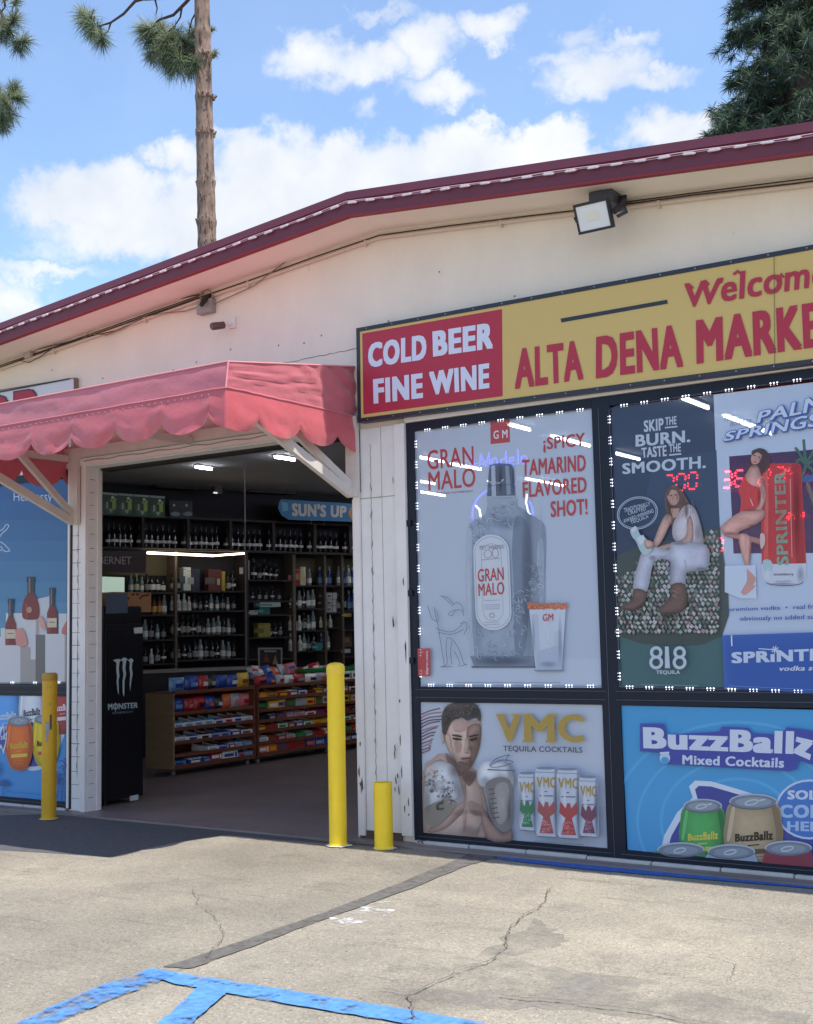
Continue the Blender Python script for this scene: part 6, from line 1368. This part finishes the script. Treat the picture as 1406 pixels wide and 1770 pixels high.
# ------------------------------------------------------------------ snack racks and what stands on them
PLY = M('plywood_panel', (150, 122, 88), .75, var=.14, vscale=4, stretch=(1, 1, 5)); RWD = M('rack_wood', (120, 70, 52), .65, var=.15, vscale=8); GX = -7.811
CAST = M('caster_grey', (120, 120, 122), .5)


def rack(label, y0, y1, levels, ply):
    root = thing('snack_rack', label, 'rack', (GX - .17, (y0 + y1) / 2, 0), 'snack racks in the shop')
    for y, m_ in ((y0, PLY if ply else RWD), (y1 - .018, RWD)):
        mb = MB(); mb.box(GX - .34, GX, y, y + .018, .075, .725, m_); mb.build('end_panel', root)
    mb = MB(); mb.box(GX - .335, GX - .32, y0 + .0185, y1 - .0185, .075, .72, RWD); mb.build('back_panel', root)
    for z in levels:
        mb = MB(); mb.box(GX - .3195, GX - .004, y0 + .0185, y1 - .0185, z - .016, z, RWD); mb.box(GX - .0038, GX + .004, y0 + .0185, y1 - .0185, z - .018, z + .012, RWD); mb.build('shelf_board', root)
    for y in (y0 + .05, y1 - .06):
        for x in (GX - .29, GX - .05):
            mb = MB(); mb.lathe([(.006, .05), (.006, .075)], (x, y, 0), CAST, 8); mb.tube([(x - .008, y, .036), (x + .008, y, .036)], .022, CAST, 12); mb.build('caster', root)
    return root


L1 = (.735, .552, .42, .30, .19, .095); L2 = (.735, .62, .51, .41, .315, .205, .10)
rack('wooden snack rack with a plywood end, nearest the cooler', 7.868, 8.95, L1, True); rack('middle wooden snack rack behind the yellow bollard', 8.985, 10.16, L2, False); rack('far wooden snack rack half hidden by the doorpost', 10.19, 11.35, L2, False)
PCOL = {'red': (150, 30, 36), 'blue': (32, 62, 140), 'white': (206, 208, 212), 'orange': (196, 92, 40), 'yellow': (196, 160, 48), 'black': (30, 28, 34), 'brown': (104, 66, 48), 'green': (50, 112, 62), 'purple': (88, 62, 120), 'silver': (150, 154, 162), 'light blue': (92, 134, 180), 'pink': (184, 104, 112)}
PCOL = {k: tuple(min(250, int(q * 1.22)) for q in v) for k, v in PCOL.items()}
NAMES = {'tray': 'candy_tray', 'box': 'candy_box', 'bag': 'snack_bag'}


def packmat(c): return M('pack_%s' % c.replace(' ', '_'), PCOL[c], .32, var=.12, vscale=26, coat=.2)


def pack(kind, colr, c2, x1, y0, y1, z, h, depth, label, group):
    """one candy carton, open display tray or pillow bag; front towards +X at x1"""
    m_, m2 = packmat(colr), packmat(c2); root = thing(NAMES[kind], label, 'candy' if kind != 'bag' else 'snack bag', (x1 - depth / 2, (y0 + y1) / 2, z), group); mb = MB(); z += .001
    if kind == 'bag':
        ny, nz_ = 8, 7; g1, g2 = [], []
        for i in range(ny + 1):
            a_, b_ = [], []
            for j in range(nz_ + 1):
                u, v = i / ny, j / nz_; puff = (math.sin(math.pi * u) ** .6) * (math.sin(math.pi * v) ** .5) * depth * .5; wr = .006 * nz((u * 3 + y0 * 7, v * 3, z * 9), 2.5)
                y_, z_ = y0 + (y1 - y0) * u, z + h * v; a_.append((x1 - depth * .5 + puff + wr, y_, z_)); b_.append((x1 - depth * .5 - puff, y_, z_))
            g1.append(a_); g2.append(b_)
        mb.grid(g1, m_); mb.grid(g2[::-1], m_); mb.build('bag', root); mb = MB()
        f = []; 
        for i in range(2, 7): f.append([(g1[i][j][0] + .0025, g1[i][j][1], g1[i][j][2]) for j in range(2, 5)])
        mb.grid(f, m2); mb.build('print', root)
    elif kind == 'tray':
        t = .004; mb.box(x1 - depth, x1, y0, y1, z, z + t, m_); mb.box(x1 - t, x1, y0, y1, z + t, z + h * .55, m_)
        for y in (y0, y1 - t): mb.hexa([(x1 - depth, y, z + t), (x1 - t, y, z + t), (x1 - t, y, z + h * .55), (x1 - depth, y, z + h)], (0, t, 0), m_)
        mb.build('tray', root); mb = MB(); n_ = 3
        for k in range(n_): yy = y0 + t + (y1 - y0 - 2 * t) * (k + .1) / n_; mb.box(x1 - depth * .9, x1 - .012, yy, yy + (y1 - y0 - 2 * t) * .8 / n_, z + t + .001, z + h * (.62 + .12 * R.random()), m2)
        mb.build('wrapper', root); mb = MB(); mb.box(x1 + .0004, x1 + .0012, y0 + (y1 - y0) * .15, y0 + (y1 - y0) * .8, z + h * .14, z + h * .4, m2); mb.build('print', root)
    else:
        mb.box(x1 - depth, x1, y0, y1, z, z + h, m_); mb.build('carton', root, bevel=.003); mb = MB(); w_ = y1 - y0
        mb.box(x1 + .0003, x1 + .0012, y0 + w_ * .1, y0 + w_ * .72, z + h * .3, z + h * .7, m2); mb.box(x1 + .0003, x1 + .0012, y0 + w_ * .8, y0 + w_ * .93, z + h * .2, z + h * .8, m2); mb.build('print', root)


def stock(y0, y1, z, h, items, where, depth=.2, x1=GX - .012, gap=.004):
    """items: (kind, colour, second colour, relative width)"""
    tot = sum(i[3] for i in items); y = y0
    for k, (kind, c1, c2, wd) in enumerate(items):
        w_ = (y1 - y0) * wd / tot
        if kind: pack(kind, c1, c2, x1 - R.uniform(0, .012), y + gap / 2, y + w_ - gap / 2, z, h * R.uniform(.88, 1.0), depth if kind != 'bag' else .09, f'{c1} {dict(tray="candy tray", box="candy carton", bag="snack bag")[kind]}, {ORD[k]} from the near end, {where}', 'candy and snacks on the racks')
        y += w_


A0, A1 = 7.89, 8.93
stock(A0 - .01, A1, .736, .135, [('bag', 'light blue', 'blue', 1.5), ('bag', 'blue', 'light blue', 1.3), ('bag', 'red', 'white', 1), ('bag', 'black', 'silver', .8), ('bag', 'blue', 'blue', 1.2), ('bag', 'blue', 'white', 1.1), ('bag', 'yellow', 'brown', 1.3)], 'top of plywood ended rack')
stock(A0, A1, .552, .135, [('bag', 'blue', 'light blue', 1.4), ('bag', 'red', 'pink', 1), ('bag', 'red', 'black', 1.2), ('bag', 'blue', 'orange', 1), ('bag', 'black', 'white', .9), ('bag', 'orange', 'pink', .9), ('bag', 'silver', 'pink', 1), ('bag', 'pink', 'red', 1.2)], 'top shelf, plywood ended rack')
stock(A0, A1, .42, .085, [('tray', 'white', 'light blue', 1)] * 4 + [('tray', 'white', 'blue', 1), ('tray', 'white', 'red', 1), ('tray', 'white', 'blue', 1), ('tray', 'white', 'silver', 1)], 'second shelf, plywood ended rack')
stock(A0, A1, .30, .078, [('tray', 'white', 'silver', 1.3), ('tray', 'white', 'blue', 1.1), ('tray', 'white', 'black', 1), ('tray', 'silver', 'blue', 1), ('tray', 'silver', 'blue', 1), ('tray', 'blue', 'white', 1), ('tray', 'white', 'brown', 1.2)], 'third shelf, plywood ended rack')
stock(A0 + .42, A1, .19, .07, [('tray', 'white', 'silver', 1.2), ('tray', 'silver', 'blue', 1.2), ('tray', 'red', 'white', .7), ('tray', 'light blue', 'white', 1), ('tray', 'light blue', 'silver', 1)], 'fourth shelf, plywood ended rack')
stock(A0, A1, .095, .075, [('tray', 'light blue', 'blue', 1.2), (None, '', '', .25), ('tray', 'blue', 'white', 1.4), ('tray', 'blue', 'light blue', .8), ('box', 'red', 'white', 1.2), ('box', 'white', 'blue', 1.6), ('tray', 'light blue', 'red', .8), ('tray', 'silver', 'light blue', .8)], 'lowest shelf, plywood ended rack')
stock(A0 + .69, A0 + .88, .173, .045, [('box', 'light blue', 'white', 1)], 'stacked on lowest shelf, plywood ended rack')
cols = ['red', 'orange', 'white', 'brown', 'black', 'yellow', 'purple', 'green', 'blue', 'silver', 'pink']
FIX = [['bag', ('red', 'blue', 'silver', 'white', 'red', 'white', 'silver')], ['tray', ('orange', 'orange', 'red', 'brown', 'white', 'red', 'brown', 'white')], ['box', ('black', 'yellow', 'yellow', 'brown', 'silver', 'yellow', 'brown', 'silver')], ['tray', ('black', 'black', 'brown', 'pink', 'silver', 'white', 'red', 'red')], ['tray', ('red', 'brown', 'white', 'purple', 'purple', 'white', 'yellow', 'yellow')], ['tray', ('white', 'red', 'red', 'silver', 'green', 'green', 'red', 'orange')], ['box', ('orange', 'orange', 'brown', 'red', 'brown', 'blue', 'blue', 'blue')]]
for (ya, yb, nm) in ((9.005, 10.14, 'middle'), (10.21, 11.33, 'far')):
    for i, z in enumerate(L2):
        kd, cs_ = FIX[i]; seq = list(cs_)
        if nm == 'far': R.shuffle(seq)
        if i == 0 and nm == 'far': kd = 'box'
        stock(ya, yb, z, .085 if i else .10, [(kd, c, R.choice(cols), R.uniform(.8, 1.3)) for c in seq], f'{"top" if i == 0 else ORD[i - 1] + " shelf"} of the {nm} rack', depth=.18)
PB_ = ['silver', 'blue', 'white', 'red', 'black', 'silver', 'white', 'blue', 'orange', 'silver', 'pink', 'green', 'white', 'red', 'yellow', 'silver', 'blue', 'white', 'red', 'black', 'silver', 'purple']
for k, c1 in enumerate(PB_):                         # bags thrown on top of the racks
    before = set(o.name for o in SC.collection.objects if o.parent is None); yy = 8.55 + k * .118; zz = .80 + .05 * R.random() + (.05 if 9.1 < yy < 10.3 else 0); xx = GX - .12 - .1 * R.random()
    pack('bag', c1, R.choice(['white', 'blue', 'red', 'silver', 'yellow']), xx + .04, yy - .07, yy + .07, zz - .06, .12, .07, f'{c1} crinkled snack bag, {ORD[k % 14]} of the {"nearer" if k < 14 else "farther"} bags thrown on the rack tops', 'bags thrown on the rack tops')
    o = [o for o in SC.collection.objects if o.parent is None and o.name not in before][0]; o.rotation_euler = (R.uniform(-.4, .4), R.uniform(-1.2, -.5), R.uniform(-.6, .6))
# loose things behind the racks
def slab(name, label, cat, pts, x, dz, c, tilt=0.):
    pass


cn = thing('counter', 'dark counter with a pale edge behind the snack racks', 'counter', (-9.2, 9.6, 0)); mb = MB(); q = [sp(200, 0, .25), sp(450, 0, .25), sp(450, 0, .75), sp(200, 0, .75)]
mb.hexa([Vector((p.x, p.y, .02)) for p in q], (0, 0, .84), M('counter_front', (34, 32, 40), .6)); mb.build('body', cn); mb = MB(); mb.hexa([Vector((p.x, p.y, .8605)) for p in q], (0, 0, .025), M('counter_edge', (150, 146, 146), .5)); mb.build('worktop', cn)
sg = thing('framed_picture', 'framed dark picture leaning behind the snack bags', 'picture', sp(470, .95, .3)); a = Art(V3, pl(.35), PC); a.poly([(850, 228), (970, 228), (970, 345), (852, 345)], (150, 146, 146)); a.poly([(858, 238), (962, 236), (962, 340), (858, 340)], (40, 30, 36)); a.poly([(872, 300), (890, 255), (910, 300)], (120, 60, 50)); a.poly([(920, 310), (935, 262), (950, 312)], (150, 120, 80)); a.line([(880, 246), (940, 246)], 8, (150, 150, 150)); a.mb.build('picture', sg, solid=.01)
mb = MB(); mb.box(sg.location.x - .02, sg.location.x + .02, sg.location.y, sg.location.y + .02, .02, sg.location.z, SHM); mb.build('stand', sg)
for k, (px0, py0, px1, py1, colr) in enumerate(((1065, 290, 1110, 330, 'white'), (1105, 285, 1160, 330, 'silver'), (1145, 290, 1200, 335, 'white'))):
    y0 = 9.95 + k * .16; mb = MB(); n_ = packmat(colr)
    mb.hexa([(GX - .3, y0, .84), (GX - .1, y0 + .03, .84), (GX - .1, y0 + .17, .875), (GX - .3, y0 + .14, .875)], (0, 0, .018), n_); mb.hexa([(GX - .28, y0 + .01, .8595), (GX - .12, y0 + .03, .8595), (GX - .12, y0 + .08, .872), (GX - .28, y0 + .06, .872)], (0, 0, .0012), packmat('black'))
    solo(mb, 'magazine', f'{colr} magazine, {ORD[k]} in the tilted pile on the middle rack', 'magazine', 'magazines on the racks')
mb = MB(); mb.box(GX - .34, GX - .05, 9.75, 10.9, .845, .87, M('green_strip', (40, 130, 62), .5)); mb.box(GX - .05, GX - .046, 9.75, 10.9, .84, .875, M('green_strip', (40, 130, 62), .5)); solo(mb, 'display_tray', 'long green tray across the tops of the far snack racks', 'tray')

# ------------------------------------------------------------------ trees behind the shop
BARK = M('pine_bark', (128, 108, 96), .95, var=.5, vscale=9, bump=1.0, bscale=16, stretch=(1, 1, .3), wear=((70, 56, 50), 11, .56)); TWIG = M('dark_twig', (70, 58, 54), .9)
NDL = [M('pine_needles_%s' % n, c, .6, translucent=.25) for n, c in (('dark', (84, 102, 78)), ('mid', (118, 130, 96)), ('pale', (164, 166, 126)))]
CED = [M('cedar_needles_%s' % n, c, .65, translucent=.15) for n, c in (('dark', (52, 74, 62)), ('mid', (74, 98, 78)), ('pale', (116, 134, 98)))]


def tuft(mb, c, ax, ln, n_, mats, spread=1.0, wd=.012, droop=.25):
    c = Vector(c); ax = Vector(ax).normalized()
    for k in range(n_):
        d = Vector((R.gauss(0, 1), R.gauss(0, 1), R.gauss(0, 1))).normalized(); d = (ax * (1.1 - spread * R.random()) + d * spread * .8).normalized(); l_ = ln * R.uniform(.65, 1.1)
        s_ = d.cross(Vector((R.gauss(0, 1), R.gauss(0, 1), R.gauss(0, 1)))).normalized() * wd * .5; b_ = c + ax * ln * R.uniform(-.45, .15); m_ = b_ + d * l_ * .55; e_ = b_ + d * l_ - Vector((0, 0, droop * l_ * R.random()))
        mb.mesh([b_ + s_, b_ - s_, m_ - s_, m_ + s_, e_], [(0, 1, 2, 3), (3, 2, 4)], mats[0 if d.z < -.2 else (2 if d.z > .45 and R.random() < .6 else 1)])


TY = 20.0
pt = onY(357, 420, TY); tr = thing('pine_tree', 'tall bare pine trunk with ringed bark and few needle clumps', 'tree', (pt.x, TY, 0)); mb = MB()
tp = []; rad = []
for k in range(90):
    f = k / 89; px_, py_ = 358.5 - 9 * max(0, (430 - (430 - f * 460)) / 430), 430 - f * 460; p = onY(px_, py_, TY); tp.append(p); r0 = .212 - .04 * f
    ringk = max(math.exp(-((py_ - y) / 5.0) ** 2) for y in (385, 317, 231, 168, 98, 60)); rad.append(r0 * (1 + .13 * ringk + .05 * nz((f * 30, 0, 0), 1)))
base = Vector((pt.x + .15, TY, 0)); mb.tube([base, base.lerp(tp[0], .5)] + tp, [.34, .29] + rad, BARK, 16)
for py_ in (385, 317, 231, 168, 98):                 # collars of old branch stubs
    p = onY(356.5, py_, TY)
    for k in range(11): t = k * .57; mb.tube([p + Vector((math.cos(t) * .17, math.sin(t) * .17, R.uniform(-.05, .05))), p + Vector((math.cos(t) * R.uniform(.21, .26), math.sin(t) * .24, R.uniform(.0, .12)))], [.05, .015], BARK, 5)
up_ = tp[-1]; mb.tube([up_, up_ + Vector((-.1, 0, 4)), up_ + Vector((-.2, .1, 8))], [.185, .14, .05], BARK, 12); mb.build('trunk', tr)


def limb(mb, pts, r0, r1, Y=TY, dy=0.):
    q = [onY(x, y, Y + dy * i / max(1, len(pts) - 1)) for i, (x, y) in enumerate(pts)]; mb.tube(q, [r0 + (r1 - r0) * i / (len(q) - 1) for i in range(len(q))], TWIG, 6); return q


lm = MB(); nd = MB()
limb(lm, [(352, -14), (300, -6), (250, -2)], .07, .045); limb(lm, [(250, -3), (234, 2), (214, 24), (192, 39), (172, 45)], .045, .02); limb(lm, [(192, 39), (188, 52), (180, 62)], .025, .012); limb(lm, [(350, -30), (322, 4), (300, 26), (276, 34), (262, 44)], .05, .02); limb(lm, [(315, 10), (312, 30), (300, 48)], .03, .012); limb(lm, [(346, 80), (330, 88), (308, 92), (290, 84)], .04, .015); limb(lm, [(340, 20), (332, 34), (326, 60)], .025, .012); limb(lm, [(268, -2), (272, 14), (270, 26)], .025, .01); limb(lm, [(300, 48), (284, 60), (276, 90)], .02, .01)
for px_, py_, ax, s_ in ((145, 26, (-.6, 0, .5), 1), (152, 38, (-.7, 0, -.6), 1.05), (160, 52, (-.3, 0, -1), .95), (176, 68, (.1, 0, -1), .95), (170, 58, (-.3, .4, -.9), .8),
                         (252, 52, (-1, 0, .1), 1.1), (262, 66, (-.7, -.3, -.7), 1.1), (278, 52, (-.2, 0, .5), 1.0), (272, 84, (-.5, .2, -1), 1.1), (290, 72, (0, -.4, -.7), 1.1), (286, 98, (-.2, 0, -1), 1.1), (302, 60, (.1, .3, .3), 1.0), (304, 92, (.1, -.4, -1), 1.15), (312, 112, (0, 0, -1), 1.1), (320, 74, (.3, .2, -.4), 1.0), (326, 98, (.3, -.3, -.8), 1.1), (330, 118, (.2, .2, -1), 1.0), (334, 58, (.3, 0, .2), .9), (338, 88, (.5, .3, -.5), 1.0), (296, 116, (-.2, .4, -1), .95), (338, 110, (.4, 0, -.8), .9), (262, 98, (-.5, .3, -.8), .7), (372, 92, (.6, 0, .5), .35), (366, 52, (.6, 0, .4), .35)):
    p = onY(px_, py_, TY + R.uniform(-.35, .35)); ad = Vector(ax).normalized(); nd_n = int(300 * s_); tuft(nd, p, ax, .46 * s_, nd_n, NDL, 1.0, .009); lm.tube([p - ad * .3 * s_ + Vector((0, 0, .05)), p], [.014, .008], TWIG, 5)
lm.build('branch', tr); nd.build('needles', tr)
T2 = 19.0; bx = onY(-130, 430, T2); t2 = thing('pine_tree', 'pine tree reaching needle clumps in from beyond the picture edge', 'tree', (bx.x, T2, 0)); mb = MB(); mb.tube([(bx.x, T2, 0), onY(-130, 430, T2), onY(-135, 200, T2), onY(-140, -60, T2), onY(-142, -200, T2)], [.34, .27, .24, .2, .16], BARK, 14); mb.build('trunk', t2); lm = MB(); nd = MB()
limb(lm, [(-135, 60), (-70, -10), (-20, -8), (0, 18), (12, 40), (24, 66)], .07, .018, T2); limb(lm, [(2, 22), (10, 10), (8, -6)], .025, .012, T2); limb(lm, [(-134, 210), (-70, 170), (-20, 176), (5, 170), (20, 160)], .06, .015, T2); limb(lm, [(-10, 174), (2, 190), (6, 206)], .02, .01, T2)
for px_, py_, ax, s_ in ((24, 34, (.7, 0, .5), 1.0), (14, 54, (.2, -.3, -.4), 1.0), (40, 72, (.9, 0, -.2), 1.0), (30, 80, (.5, .3, -.8), .9), (4, 40, (-.4, 0, .5), .9), (28, 2, (.6, 0, .8), .7), (8, -4, (0, 0, 1), .7), (2, 62, (-.3, 0, -.8), .8), (22, 158, (.7, 0, .6), 1.0), (30, 170, (.9, .2, -.2), .95), (10, 178, (0, -.3, .2), 1.0), (16, 196, (.4, 0, -.8), 1.0), (4, 206, (-.1, 0, -1), 1.0), (-6, 190, (-.6, 0, .1), .9), (6, 218, (.1, .2, -1), .8), (-4, 160, (-.4, 0, .7), .9)):
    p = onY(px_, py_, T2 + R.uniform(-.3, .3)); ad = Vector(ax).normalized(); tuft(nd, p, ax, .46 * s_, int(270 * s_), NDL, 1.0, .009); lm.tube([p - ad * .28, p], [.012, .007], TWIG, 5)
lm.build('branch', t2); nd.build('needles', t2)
T3 = 24.0; cx0 = onY(1385, 200, T3); t3 = thing('cedar_tree', 'big dark evergreen tree rising behind the roof', 'tree', (cx0.x, T3, 0)); mb = MB(); top_ = onY(1362, -230, T3)
mb.tube([(cx0.x, T3, 0), onY(1385, 250, T3), onY(1376, 0, T3), top_], [.5, .36, .26, .06], TWIG, 12); mb.build('trunk', t3); lm = MB(); nd = MB()
PXM = T3 / FPX / .62                                  # about how many metres one seen pixel spans there
for k in range(170):
    f = R.random(); py_ = 262 - 470 * f; ax_ = Vector((onY(1380 - 12 * f, py_, T3).x, T3, onY(1380, py_, T3).z)); ang = R.uniform(0, 2 * math.pi)
    rmax = (165 - 105 * f) * .0110 * R.uniform(.72, 1.05) * (1.0 + .12 * math.sin(ang * 3 + f * 17)); out = Vector((math.cos(ang), math.sin(ang), 0)); rise = R.uniform(-.12, .25)
    q = [ax_ + out * rmax * t + Vector((0, 0, rmax * (rise * t - .38 * t * t))) for t in (0, .35, .7, 1)]
    lm.tube(q, [.06 * (1 - .6 * f), .04, .025, .01], TWIG, 5)
    for j in range(int(6 + rmax * 7)):
        t = R.uniform(.28, 1.04); p = ax_ + out * rmax * t + Vector((0, 0, rmax * (rise * t - .38 * t * t))) + Vector((R.gauss(0, .13), R.gauss(0, .13), R.gauss(-.1, .13)))
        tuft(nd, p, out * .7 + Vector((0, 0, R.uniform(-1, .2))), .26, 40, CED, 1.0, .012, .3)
lm.build('branch', t3); nd.build('foliage', t3)
